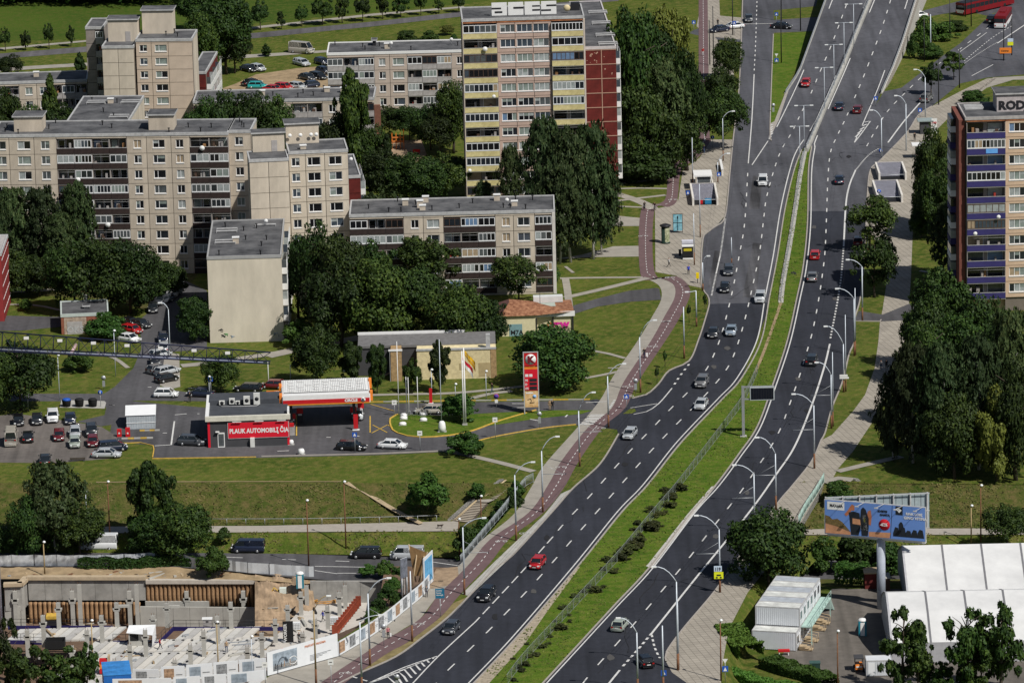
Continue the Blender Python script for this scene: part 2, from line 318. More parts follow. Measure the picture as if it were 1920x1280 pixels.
for p in resample(smooth_line(A, 1), 4): mb.box(p.x-.05-fl.location.x, p.y-.05-fl.location.y, p.z+.7-fl.location.z, p.x+.05-fl.location.x, p.y+.05-fl.location.y, p.z+1.5-fl.location.z, STEEL)
mb.tube([p-fl.location+Vector((0, 0, 1.5)) for p in A], .06, STEEL); mb.tube([p-fl.location+Vector((0, 0, 1.1)) for p in A], .05, STEEL); ob('handrail', mb, fl)
# zig-zag edge blocks of the outer parapet (fins)
for k, p in enumerate(resample(smooth_line([W(ip(RR, q), q, zr(q)) for q in yw[1:]], 1), 1.6)):
    q = MB(); q.box(.42, -.3, -.9, .62, .3, .35, KERB) if k == 0 else None
    if k == 0: fin = q.mesh('parapet_block')
    ob('parapet_block', fin, fl, p-fl.location, -.13)
# grass wedge, verges
sheet('wedge_lawn', [(1451, 65), (1522, 60), (1500, 110), (1472, 172), (1452, 228), (1444, 232)], GRASSB, z=Z2)
sheet('gore_kerb', [(1444, 232), (1452, 228), (1472, 175), (1478, 172), (1460, 226), (1442, 262)], KERB, z=Z2+.004)
sheet('median_lawn', [(870, 1300)]+MED_L[1:]+[(1512, 274)]+MED_R[::-1], GRASSB, z=Z2)
sheet('gravel_edge', [(870, 1299), (968, 1196), (1085, 1060), (1088, 1062), (1030, 1140), (985, 1205), (900, 1299)], mat('gravel', (.33, .28, .21), .95, var=.35, scale=1.5, bump=.5), z=Z3)
sheet('drain_slab', [(1211, 1061), (1217, 1055), (1288, 965), (1334, 912), (1343, 911), (1300, 963), (1235, 1048), (1222, 1065)], mat('pale_slab', (.45, .43, .40), .9, var=.2, scale=2), z=Z3+.01)
# cross street at the top, junction at the top right, meadow roads at top left
sheet('cross_street', [(1290, 62), (1340, 40), (1394, 35), (1450, 38), (1540, 32), (1540, 58), (1450, 62), (1394, 80), (1340, 75)], ASPH_O, z=Z1-.004)
sheet('cross_street_paving', [(1328, -60), (1346, -60), (1350, 30), (1394, 34), (1390, 75), (1340, 70), (1372, 100), (1380, 180), (1330, 190), (1318, 60), (1306, 50)], SLABS, z=Z2)
sheet('far_west_street', [(1450, 20), (1530, 12), (1545, -60), (1448, -60)], ASPH_O, z=Z1-.002)
sheet('junction_street', [(1700, 40), (1760, 28), (1810, 20), (1850, 30), (2300, -140), (1900, -120), (1800, 2), (1740, 18), (1706, 28)], ASPH_O, z=Z1-.003)
sheet('far_road', [(-200, 108), (0, 111), (160, 98), (330, 82), (480, 72), (700, 50), (870, 31), (1160, 2), (1160, -5), (870, 22), (700, 41), (480, 62), (330, 73), (160, 88), (0, 101), (-200, 99)], asphalt('far_asphalt', (.10, .095, .10)), z=Z2)
sheet('far_footpath', [(-200, 98), (0, 94), (160, 79), (480, 54), (700, 30), (870, 15), (870, 12), (700, 26), (480, 50), (160, 76), (0, 90), (-200, 94)], PAVE, z=Z2)
sheet('far_side_road', [(-200, 140), (0, 135), (60, 130), (200, 122), (350, 115), (480, 108), (620, 98), (620, 94), (480, 102), (350, 109), (200, 116), (60, 124), (0, 128), (-200, 132)], PAVE, z=Z2)
sheet('meadow', [(-600, 90), (160, 74), (870, 8), (1300, -60), (1300, -200), (-600, -200)], GRASSF, z=.004)
sheet('gravel_parking', [(400, 172), (440, 158), (480, 140), (560, 128), (616, 124), (616, 178), (400, 182)], DIRT, z=Z2)
sheet('playground_sand', [(700, 268), (790, 262), (800, 290), (780, 305), (700, 300)], SAND, z=Z2)
# west pavements: grey footway and red cycle track
LW = [(1310, -60), (1310, 230), (1310, 262), (1285, 292), (1255, 320), (1249, 368), (1236, 382), (1202, 394), (1201, 515), (1235, 521), (1262, 533), (1265, 557), (1245, 595), (1220, 640), (1170, 715), (1147, 765), (1102, 802), (1052, 865), (1030, 905), (992, 960), (920, 1010), (877, 1060), (822, 1115), (787, 1160), (715, 1203), (690, 1220), (605, 1277), (585, 1300)]
LB = [(1326, -60), (1330, 230), (1332, 262), (1310, 295), (1278, 320), (1270, 374), (1255, 388), (1227, 396), (1228, 512), (1268, 518), (1290, 535), (1293, 557), (1272, 600), (1247, 640), (1197, 715), (1172, 765), (1130, 802), (1085, 865), (1057, 915), (1020, 960), (955, 1010), (918, 1056), (862, 1115), (827, 1155), (765, 1203), (730, 1222), (668, 1264), (620, 1300)]
def lr(name, A, B, mt, z):
    A = [W(*p)+Vector((0, 0, z)) for p in A]; B = [W(*p)+Vector((0, 0, z)) for p in B]
    k = len(A); AA = smooth_pair(A, B); return ob(name, strip_mesh(AA[1], AA[0], mt), kind='structure')
def smooth_pair(A, B):
    P = []; 
    def cr(a, b, c, d, t): return .5*((2*b)+(c-a)*t+(2*a-5*b+4*c-d)*t*t+(3*b-a-3*c+d)*t**3)
    X, Y = [], []
    for i in range(len(A)-1):
        for j in range(6):
            t = j/6; g = lambda Q: cr(Q[max(i-1, 0)], Q[i], Q[i+1], Q[min(i+2, len(Q)-1)], t); X.append(g(A)); Y.append(g(B))
    return X+[A[-1]], Y+[B[-1]]
lr('cycle_track', LW, LB, BIKE, Z3)
FW = [(1205, 520), (1235, 535), (1240, 560), (1222, 595), (1195, 640), (1150, 705), (1125, 750), (1082, 802), (1020, 872), (995, 915), (962, 965), (900, 1015), (858, 1062), (775, 1115), (738, 1160), (690, 1180), (620, 1218), (500, 1270), (480, 1300)]
FE = [(1235, 521), (1262, 533), (1265, 557), (1245, 595), (1220, 640), (1170, 715), (1147, 765), (1102, 802), (1052, 865), (1030, 905), (992, 960), (920, 1010), (877, 1060), (822, 1115), (787, 1160), (762, 1175), (690, 1220), (605, 1277), (585, 1300)]
lr('footway', FW, FE, PAVE, Z2)
sheet('bus_stop_paving', [(1228, 392), (1256, 386), (1272, 375), (1280, 320), (1312, 296), (1334, 262), (1375, 262), (1368, 320), (1359, 405), (1342, 425), (1320, 442), (1314, 495), (1316, 540), (1292, 535), (1268, 517), (1229, 510)], SLABS, z=Z2)
sheet('bridge_paving', [(1052, 925), (1075, 915), (960, 1042), (880, 1117), (866, 1113), (930, 1050), (1020, 965)], CONC, z=Z2)
sheet('sandy_corner', [(818, 1066), (858, 1062), (860, 1078), (838, 1098), (800, 1105)], SAND, z=Z3)
sheet('worn_verge', [(880, 1117), (840, 1157), (792, 1195), (742, 1231), (668, 1264), (728, 1222), (768, 1202), (827, 1156), (850, 1130)], mat('dry_grass', (.20, .16, .07), .95, var=.35, scale=.7), z=Z2)
# little footpaths in the lawns on the west side
_pz = [0]
def pth(pts, wd, mt=PAVE, z=Z2+.006, name='footpath'):
    _pz[0] += 1; z += _pz[0]*.0022; mb = MB(); ribbon(mb, line(pts, z=z), wd, mt); return ob(name, mb, kind='structure')
for p, wd in [([(1130, 347), (1190, 342), (1255, 331)], 1.3), ([(1130, 355), (1200, 353), (1252, 354)], 1.0), ([(1120, 354), (1150, 362), (1200, 378), (1225, 392)], 2.2), ([(1130, 380), (1180, 374), (1248, 366)], 1.2), ([(1130, 386), (1205, 389)], 1.0), ([(1050, 522), (1100, 521), (1205, 520)], 1.1), ([(1060, 558), (1130, 542), (1215, 521)], 1.6), ([(1060, 522), (1064, 545), (1068, 580)], 1.3), ([(1105, 805), (1140, 690), (1180, 690)][1:] , .6), ([(1108, 657), (1140, 663), (1172, 672)], .9), ([(1098, 709), (1130, 703), (1158, 697)], 1.0), ([(690, 741), (760, 739), (850, 737), (960, 727), (1000, 722)], 1.2), ([(880, 748), (920, 738), (960, 733)], 1.3), ([(840, 846), (880, 854), (940, 868), (1000, 884)], 1.4), ([(-40, 549), (60, 545), (115, 543)], 2.0), ([(-40, 572), (60, 572), (112, 582)], .8), ([(500, 668), (560, 655), (640, 640), (780, 612)], 3.0), ([(340, 686), (400, 680), (480, 668), (520, 662)], 2.2), ([(180, 660), (215, 672), (240, 690)], .8), ([(1570, 884), (1620, 872), (1690, 856)], 1.6), ([(1725, 508), (1745, 512)], .8), ([(1060, 500), (1075, 512)], .6)]:
    if len(p) > 1: pth(p, wd)
sheet('tree_walk', [(1110, 430-30), (1201, 409), (1201, 424), (1110, 424)], PAVE, z=Z2)
sheet('tree_walk', [(1090, 478), (1150, 462), (1201, 461), (1201, 481), (1120, 482), (1040, 486)], PAVE, z=Z2)
sheet('grey_path', [(1236, 541), (1240, 562), (1180, 566), (1120, 575), (1078, 588), (1040, 598), (1078, 572), (1120, 560), (1180, 545), (1230, 540)], ASPH_G, z=Z2+.004)
mb = MB(); ribbon(mb, line([(648, 905, -.0), (680, 920, -.7), (720, 945, -1.8), (760, 968, -2.8), (790, 982, -3.4)], z=.12), 1.0, mat('pale_track', (.36, .28, .18), .95, var=.2)); ob('worn_track', mb, kind='structure')
pth([(180, 904), (420, 903), (640, 903)], .35, DIRT, .02, 'worn_track')
# east pavement
sheet('east_footway', [(1632, 320), (1652, 300), (1700, 250), (1722, 217), (1747, 200), (1800, 172), (1850, 148), (1870, 146), (1800, 200), (1760, 240), (1722, 300), (1716, 330), (1712, 420), (1708, 520), (1704, 580), (1694, 660), (1672, 720), (1640, 785), (1600, 845), (1570, 880), (1560, 900), (1545, 906), (1495, 992), (1442, 1060), (1402, 1110), (1366, 1180), (1352, 1260), (1352, 1300), (1310, 1300), (1287, 1279), (1260, 1260), (1249, 1240), (1250, 1222), (1280, 1180), (1335, 1115), (1370, 1067), (1455, 948), (1485, 912), (1522, 865), (1540, 825), (1560, 815), (1600, 770), (1622, 740), (1640, 690), (1647, 640), (1650, 602), (1655, 580), (1658, 560), (1664, 520), (1666, 480), (1640, 450), (1624, 420), (1626, 370)], SLABS, z=Z2)
sheet('yard_drive', [(1610, 583), (1655, 590), (1704, 570), (1800, 560), (1800, 575), (1702, 600), (1650, 603), (1602, 602)], ASPH_G, z=Z3)
sheet('east_path', [(1862, 146), (1920, 143), (2050, 140), (2050, 148), (1900, 150), (1850, 165), (1810, 195), (1780, 215)], PAVE, z=Z2)
# west side streets: petrol station forecourt, back street and parking lot
sheet('forecourt', [(285, 858), (287, 835), (240, 830), (205, 820), (215, 760), (250, 752), (395, 765), (690, 757), (1105, 750), (1120, 748), (1148, 770), (1132, 800), (1104, 806), (1080, 796), (1010, 805), (900, 825), (850, 846), (700, 853), (480, 858)], ASPH_G, z=Z1)
sheet('side_street_mouth', [(1104, 750), (1185, 746), (1200, 742), (1240, 770), (1165, 806), (1132, 802), (1080, 797), (1130, 770)], ASPH_N, z=Z1+.002)
sheet('forecourt_island', [(732, 782), (745, 776), (830, 779), (965, 772), (1005, 769), (940, 788), (870, 812), (790, 820), (745, 812), (733, 800)], GRASSB, z=Z3)
sheet('island_lawn', [(830, 781), (968, 773), (1040, 769), (1112, 769), (1090, 776), (1005, 785), (940, 795), (900, 800), (850, 815)], GRASSB, z=Z3-.003)
sheet('road_island', [(1168, 776), (1180, 767), (1190, 766), (1193, 771), (1185, 775)], GRASS, z=Z3)
sheet('back_street', [(335, 520), (388, 545), (388, 655), (312, 660), (302, 700), (300, 728), (395, 741), (395, 752), (250, 751), (232, 775), (215, 795), (190, 799), (145, 790), (196, 778), (199, 765), (190, 752), (0, 752), (-60, 750), (-60, 738), (100, 738), (195, 738), (215, 725), (250, 690), (265, 655), (262, 600), (290, 575), (330, 560)], ASPH_G, z=Z1+.005)
sheet('parking_lot', [(-80, 790), (30, 775), (145, 792), (190, 800), (215, 815), (230, 838), (225, 858), (100, 868), (-80, 866)], LOT, z=Z1+.009)
sheet('garage_drive', [(-60, 590), (115, 594), (118, 612), (40, 620), (-60, 620)], ASPH_G, z=Z1)
sheet('street_paving', [(310, 660), (336, 664), (338, 725), (318, 730), (300, 722)], PAVE, z=Z2)
sheet('brownish_lawn', [(-60, 500), (380, 500), (330, 575), (270, 580), (180, 560), (-60, 545)], grass_mat('brownish_grass', (.05, .065, .015), (.08, .085, .025), (.12, .09, .045)), z=.006)  # browner, less green grass mix before the long block
for nm, P in [('kerb', LEFT_E), ('kerb', LEFT_N), ('kerb', MED_L), ('kerb', MED_R), ('kerb', RIGHT_E[3:]), ('kerb', [(1602, 602), (1650, 603), (1652, 600)]), ('kerb', [(1446, 265), (1444, 232), (1450, 65)])]: kerb(nm, line(P, z=.02), .22, .13, KERB)
YK = [(1005, 769), (940, 788), (870, 812), (790, 820), (745, 812), (733, 800), (732, 785), (745, 777)]
def striped(P, a, m1, m2, nm):
    Q = resample(line(P, z=.02), .5); i = 0; t = 0
    mbs = {0: MB(), 1: MB()}
    o = []
    while i+1 < len(Q):
        kerb(nm, Q[i:i+int(a*2)+1], .2, .13, (m1, m2)[t % 2]); i += int(a*2); t += 1
kerb('kerb', line(YK, z=.02), .26, .14, YEL)
kerb('kerb', line([(490, 856), (700, 851), (845, 845)], z=.02), .25, .14, KERB); kerb('kerb', line([(850, 845), (905, 824), (1010, 804), (1080, 796)], z=.02), .15, .12, YEL)
kerb('kerb', line([(285, 860), (480, 857)], z=.02), .14, .12, YEL); kerb('kerb', line([(286, 858), (287, 836), (262, 830), (222, 832)], z=.02), .18, .12, YEL)
striped([(690, 754), (900, 751), (1000, 750), (1110, 749)], 2.6, YEL, CONC, 'kerb')
# ---- road markings
mk = MB(); zk = .062
def ln(P, wd=.18, zf=None): ribbon(mk, line(P, zf, zk), wd, WHITE)
def dl(P, wd=.16, a=3, b=5.5, zf=None, st=0): dashes(mk, line(P, zf, zk), wd, a, b, WHITE, st)
dl([(1402, 325), (1396, 420), (1385, 485), (1372, 552), (1355, 620), (1342, 657), (1325, 692), (1295, 730), (1257, 767), (1220, 806), (1181, 846), (1144, 887), (1106, 930), (1067, 971), (1040, 1002)], .2)
dl([(1037, 1006), (990, 1059), (961, 1091), (892, 1165)], .2, 3.5, 1.5)
ln([(892, 1165), (822, 1230), (770, 1285)], .2)
dl([(1587, 10), (1561, 80), (1536, 139), (1520, 177), (1501, 215), (1484, 250), (1465, 282), (1451, 320), (1437, 372), (1432, 410), (1424, 475), (1410, 542), (1396, 602), (1380, 655), (1364, 690), (1335, 727), (1299, 765), (1260, 804), (1222, 844), (1185, 885), (1149, 926), (1110, 970), (1071, 1014), (1031, 1060), (987, 1109), (939, 1159), (887, 1211), (831, 1265), (815, 1285)], .2, zf=zr)
dl([(1670, 1), (1654, 52), (1634, 106), (1619, 145), (1602, 185), (1586, 222), (1570, 255), (1557, 287), (1552, 342), (1550, 400), (1547, 470), (1542, 515), (1535, 562), (1525, 615), (1516, 649), (1500, 702), (1487, 740), (1465, 800), (1444, 840), (1431, 860), (1389, 922), (1355, 965), (1320, 1010), (1284, 1056), (1244, 1104), (1202, 1154), (1157, 1206), (1109, 1260), (1090, 1285)], .2, zf=zr)
ln([(1604, 320), (1592, 350), (1586, 385), (1583, 440), (1582, 460)], .3); dl([(1582, 460), (1575, 537), (1557, 635)], .3, 1, 1); ln([(1556, 645), (1545, 690), (1522, 760), (1490, 837), (1455, 890), (1405, 960), (1310, 1077), (1222, 1187)], .3)
dl([(1222, 1187), (1192, 1222), (1165, 1252)], .35, 1, 1); ln([(1162, 1256), (1140, 1283)], .3); dl([(1222, 1190), (1228, 1215), (1238, 1235)], .3, 1, 1)
ln([(1665, 268), (1695, 228), (1730, 188)], .3); dl([(1625, 275), (1660, 215), (1700, 172), (1740, 135), (1790, 100), (1850, 55), (1900, 20)], .2, 3, 5)
dl([(1800, 125), (1840, 98), (1870, 80)], .2, .5, .7); ln([(1800, 98), (1850, 62)], .15); ln([(1870, 82), (1925, 45)], .3); ln([(1822, 143), (1862, 122)], .2)
dl([(1808, 115), (1860, 72), (1900, 48)], .2, 1, 1.2)
ln([(876, 1283)]+[(x-8, y-1) for x, y in MED_L[1:]]+[(1525, 235), (1565, 147), (1625, 0), (1640, -30)], .2, zf=zr)
ln([(x+6, y+1) for x, y in MED_R]+[(1527, 270), (1555, 200), (1590, 120), (1640, 0), (1650, -30)], .2, zf=zr)
ln([(1442, 262), (1460, 232), (1505, 137), (1561, 0), (1570, -30)], .2, zf=zr); ln([(1602, 268), (1620, 228), (1657, 138), (1702, 0), (1710, -30)], .2, zf=zr); ln([(1602, 268), (1616, 250), (1632, 228)], .2)
ln([(1442, 262), (1445, 240)], .15)
for k in range(5): t = k/4; ln([(1604+t*17, 258-t*28), (1612+t*18, 250-t*22)], .35)
for k in range(5): t = k/4; ln([(1444, 254-t*18), (1449, 250-t*16)], .35)
dl([(1604, 320), (1628, 292), (1650, 278)], .3, .5, .5)
dl([(1420, -20), (1417, 75), (1414, 135)], .2, 2, 3); ln([(1414, 140), (1410, 220), (1403, 307)], .2); ln([(1440, 265), (1410, 310)], .2)
ln([(1395, 46), (1450, 45)], .3)
dl([(1360, 411), (1354, 455), (1350, 480)], .3, .8, .8); ln([(1350, 480), (1343, 512)], .25); dl([(1343, 512), (1338, 535), (1334, 556)], .3, .8, .8)
dl([(1292, 683), (1275, 705), (1262, 725)], .35, 1, 2); ln([(1260, 728), (1235, 757), (1212, 772), (1188, 777)], .2); ln([(1182, 765), (1232, 757)], .2)
# chevrons at the bottom, zebra crossings, arrows
for k in range(9):
    t = k/8; x0, y0 = 690+t*118, 1281-t*47; L = 3+34*(1-t)
    ln([(x0, y0), (x0+L, y0-L*.33), (x0+L*1.55, y0-L*.33+L*.62)], .3)
ln([(690, 1281), (760, 1250), (820, 1230)], .25); dl([(660, 1268), (700, 1280)], .3, 1, 1)
for k in range(7): t = k/6; ln([(1087+t*20, 796-t*18), (1113+t*20, 795-t*17)], .45)
for k in range(6): t = k/5; ln([(1141+t*9, 765-t*14), (1146+t*8, 764-t*13)], .5)
for P in ([(994, 786), (1010, 789)], [(1060, 782), (1064, 778)], [(328, 778), (350, 776)], [(1098, 755), (1138, 753)], [(960, 757), (985, 757)], [(960, 765), (985, 764)], [(612, 820), (620, 820)], [(664, 817), (674, 818)], [(520, 846), (542, 845)], [(286, 743), (290, 738)], [(277, 726), (284, 726)], [(327, 790), (321, 834)], [(290, 836), (322, 834)], [(305, 812), (313, 812)], [(370, 776), (374, 776)], [(368, 728), (352, 728)], [(205, 759), (214, 760)], [(570, 1047), (595, 1049)] if False else [(205, 759), (213, 760)]): ln(P, .25)
zu = MB()
for P in ([(529, 1048, ZU), (555, 1049, ZU)], [(629, 1051, ZU), (655, 1052, ZU)], [(425, 1044, ZU), (455, 1045, ZU)], [(590, 1061, ZU), (700, 1063, ZU)], [(590, 1069, ZU), (632, 1075, ZU)], [(632, 1074, ZU), (668, 1074, ZU)], [(790, 1050, ZU), (860, 1060, ZU)]): ribbon(zu, line(P, z=.02), .2, WHITE)
ob('street_marking', zu, kind='structure')
ck = MB(); rd = random.Random(12); CRK = mat('asphalt_seam', (.016, .016, .018), .9); LGT = mat('asphalt_scuff', (.075, .072, .07), .9)
for x, y in [(1395, 390), (1390, 470), (1370, 560), (1350, 640), (1300, 700), (1240, 780), (1160, 860), (1100, 920), (1040, 1000), (960, 1090), (900, 1150), (1540, 420), (1560, 560), (1520, 700), (1470, 800), (1400, 920), (1330, 1000), (1250, 1100), (1200, 1130), (1180, 1220), (1450, 350), (1560, 300), (1500, 500), (1120, 1262), (1500, 770)]:
    p = W(x, y, .052); P = [p]
    for _ in range(rd.randint(4, 9)): P.append(P[-1]+Vector((rd.uniform(-.5, 1.2), rd.uniform(1, 3.5)*rd.choice([1, 1, -.2]), 0)))
    ribbon(ck, P, rd.uniform(.05, .12), CRK)
    if rd.random() < .6: q = p+Vector((rd.uniform(-4, 4), rd.uniform(-5, 5), .001)); ck.poly([q+Vector((math.cos(a)*rd.uniform(.3, .7), math.sin(a)*rd.uniform(.8, 1.8), 0)) for a in (0, .9, 1.8, 2.7, 3.6, 4.5, 5.4)], rd.choice([CRK, LGT]))
ob('asphalt_wear', ck, kind='structure')
ob('road_marking', mk, kind='structure')
yk = MB()
for P in ([(697, 812), (726, 797)], [(699, 797), (726, 811)], [(694, 780), (694, 811)], [(556, 778), (556, 817)], [(695, 758), (740, 771)], [(727, 797), (736, 801)]): ribbon(yk, line(P, z=zk), .2, YEL)
ob('yellow_marking', yk, kind='structure')
bk = MB()   # cycle track centre line and bicycle symbols
dashes(bk, line([((a[0]+b[0])/2, (a[1]+b[1])/2) for a, b in zip(LW, LB)], z=.066), .12, 1, 1.2, WHITE)
for x, y in [(1206, 443), (1256, 521), (1249, 603), (1224, 650), (1177, 725), (1125, 803), (1052, 876), (985, 1000), (940, 1015), (784, 1170), (648, 1262), (1178, 743), (1262, 375), (1255, 335)]:
    p = W(x, y)+Vector((0, 0, .068))
    for s in (-.55, .55):
        c = [p+Vector((s+.3*math.cos(a*math.pi/4), .4*math.sin(a*math.pi/4), 0)) for a in range(9)]; ribbon(bk, c, .09, WHITE)
    ribbon(bk, [p+Vector((-.5, 0, 0)), p+Vector((-.1, .5, 0)), p+Vector((.45, .45, 0)), p+Vector((.55, 0, 0))], .09, WHITE)
ob('cycle_marking', bk, kind='structure')
# ================================================================ BUILDINGS
TAN = mat('pebbledash_panel', (.49, .425, .345), .95, var=.19, scale=.5, bump=.15, stretch=(1, 1, .3)); TANP = mat('pale_pebbledash_panel', (.53, .465, .38), .95, var=.17, scale=.5, stretch=(1, 1, .3))
PINK = mat('pinkish_panel', (.46, .34, .285), .95, var=.14, scale=.4); BEIGE = mat('peach_panel', (.56, .41, .29), .95, var=.12, scale=.5); JOINT = mat('panel_joint', (.17, .145, .12), .95)
ROOF = mat('bitumen_roof', (.07, .072, .08), .9, var=.45, scale=.3, c2=(.135, .135, .14)); RIM = mat('metal_coping', (.42, .42, .42), .6, var=.2); BROWNP = mat('brown_parapet', (.034, .022, .020), .8, var=.25)
YELP = mat('yellow_parapet', (.58, .49, .22), .8, var=.25, scale=1.1, c2=(.66, .58, .30)); BLUEB = mat('indigo_parapet', (.035, .03, .13), .7); GREYB = mat('grey_parapet', (.36, .34, .33), .9, var=.2); REDW = mat('oxblood_wall', (.11, .016, .013), .9, var=.3, scale=.6)
PALEJ = mat('pale_joint', (.42, .27, .20), .9); ORW = mat('rust_stained_wall', (.34, .13, .055), .9, var=.5, scale=1); WFR = mat('white_window_frame', (.80, .81, .82), .5, var=.04); DFR = mat('brown_window_frame', (.09, .055, .04), .7)
def glass(name, c, r=.12): return mat(name, c, r, var=.25, scale=1.3, spec=.7)
GL = [glass('window_glass_dark', (.018, .022, .028)), glass('window_glass_blue', (.05, .065, .085)), glass('window_curtain', (.30, .33, .33), .4), glass('window_glass_grey', (.08, .09, .095)), glass('window_blind', (.20, .24, .22), .5), glass('window_glass_black', (.01, .01, .012)), glass('window_warm_curtain', (.34, .26, .17), .5), glass('window_blue_curtain', (.12, .2, .33), .5)]
GW = [6, 3, 3, 3, 2, 6, .8, .5]
LOGW = mat('loggia_wall', (.30, .27, .25), .9)
_pm = {}
def panel_mesh(w, h, win, mt):
    """wall panel with a real window opening; win = (x0, z0, x1, z1) or None"""
    key = (round(w, 1), round(h, 2), tuple(round(a, 1) for a in win) if win else None, mt.name)
    if key in _pm: return _pm[key]
    g = .045; m = MB()
    if not win: m.box(g, 0, g, w-g, .24, h-g, mt)
    else:
        a, b, c, d = win
        m.box(g, 0, g, w-g, .24, b, mt); m.box(g, 0, d, w-g, .24, h-g, mt); m.box(g, 0, b, a, .24, d, mt); m.box(c, 0, b, w-g, .24, d, mt)
    _pm[key] = m.mesh('wall_panel'); return _pm[key]
_wm = {}
def window_mesh(w, h, n, v, frame):
    key = (round(w, 1), round(h, 1), n, v, frame.name)
    if key in _wm: return _wm[key]
    rd = random.Random(hash((round(w*10), n, v)) % 9999); f = MB(); t = .085
    cols = [0, w] if n == 1 else ([0, w*.34, w] if n == 2 and v % 2 == 0 and w > 1.7 else [w*i/n for i in range(n+1)])
    f.box(0, .09, 0, w, .17, t, frame); f.box(0, .09, h-t, w, .17, h, frame)
    for i, x in enumerate(cols): f.box(max(0, x-(t/2 if 0 < i < len(cols)-1 else 0)), .085, t, min(w, x+(t if i == 0 else t/2)) if i < len(cols)-1 else w, .175, h-t, frame) if i < len(cols)-1 else f.box(w-t, .085, t, w, .175, h-t, frame)
    f.box(-.06, -.09, -.12, w+.06, .16, -.02, WFR)
    p = MB(); g = rd.choices(GL, GW)[0]
    for i in range(len(cols)-1):
        if rd.random() < .35: g = rd.choices(GL, GW)[0]
        p.box(cols[i]+.04, .13, t, cols[i+1]-.04, .15, h-t, g)
        if rd.random() < .25: p.box(cols[i]+.06, .12, h*.55, cols[i+1]-.06, .128, h-t, GL[rd.choice([2, 4])])
    _wm[key] = (f.mesh('window'), p.mesh('pane')); return _wm[key]
_bm = {}
def balcony_mesh(w, h, mt, proj):
    key = (round(w, 1), mt.name, proj)
    if key in _bm: return _bm[key]
    m = MB(); y0 = -proj
    m.box(.03, y0-.06, 0, w-.03, y0+.05, 1.02, mt); m.box(0, y0, -.16, w, 1.2, -.01, CONC); m.box(0, y0+.06, 0, .1, 1.18, h-.2, LOGW); m.box(w-.1, y0+.06, 0, w, 1.18, h-.2, LOGW); m.box(.1, 1.1, 0, w-.1, 1.19, h-.2, LOGW)
    m.box(.02, y0-.08, 1.02, w-.02, y0+.07, 1.08, RIM)
    _bm[key] = m.mesh('balcony'); return _bm[key]
_gm = {}
def glazing_mesh(w, h, v, proj):
    key = (round(w, 1), v, proj)
    if key in _gm: return _gm[key]
    rd = random.Random(v*77+int(w*10)); m = MB(); t = .07; y = -proj; z0, z1 = 1.09, h-.22
    if v % 10 < 6:      # glazed in white frames
        fr = WFR if v % 10 < 5 else DFR; n = max(3, int(w/rd.choice([.62, .8, 1.0]))); g = rd.choices(GL, GW)[0]; t = .09
        m.box(.05, y-.05, z0, w-.05, y+.05, z0+t+.06, fr); m.box(.05, y-.05, z1-t, w-.05, y+.05, z1, fr)
        for i in range(n+1): x = .05+(w-.1-t)*i/n; m.box(x, y-.055, z0, x+t, y+.055, z1, fr)
        for i in range(n):
            if rd.random() < .3: g = rd.choices(GL, GW)[0]
            x = .05+(w-.1)*i/n; m.box(x+.03, y-.015, z0+.1, x+(w-.1)/n-.03, y+.015, z1-t, g)
    else:               # open, with the door and window of the flat at the back and things stored inside
        for a, b in ((.25, w*.45), (w*.55, w-.3)):
            m.box(a, 1.02, .5 if a < 1 else .1, b, 1.06, z1-.15, WFR if rd.random() < .6 else DFR); m.box(a+.08, .98, .6 if a < 1 else .2, b-.08, 1.01, z1-.25, rd.choices(GL, GW)[0])
        for _ in range(rd.randint(0, 3)):
            x = rd.uniform(.3, w-.8); m.box(x, rd.uniform(0, .6), .02, x+rd.uniform(.3, .6), rd.uniform(.7, .95), rd.uniform(1.1, 1.9), rd.choice([LOGW, DFR, GREYB, mat('stored_red', (.35, .04, .03)), mat('stored_wood', (.3, .16, .07))]))
        if rd.random() < .5: m.tube([(.1, y+.1, z1-.35), (w-.1, y+.1, z1-.35)], .02, RIM, 4)
    _gm[key] = m.mesh('glazing'); return _gm[key]
_dish = None
def dish_mesh():
    global _dish
    if not _dish:
        m = MB(); vs = []; n = 12
        prof = [(0.02, .16), (.25, .1), (.45, .0)]
        m.lathe([(r, -h) for r, h in prof]+[(.47, .02), (.25, -.07)], WPAINT, n, (0, -.35, 0), axis='y'); m.tube([(0, 0, -.1), (0, -.3, 0)], .03, RIM, 4); m.tube([(0, -.3, -.3), (0, -.8, 0)], .02, RIM, 4)
        _dish = m.mesh('satellite_dish')
    return _dish
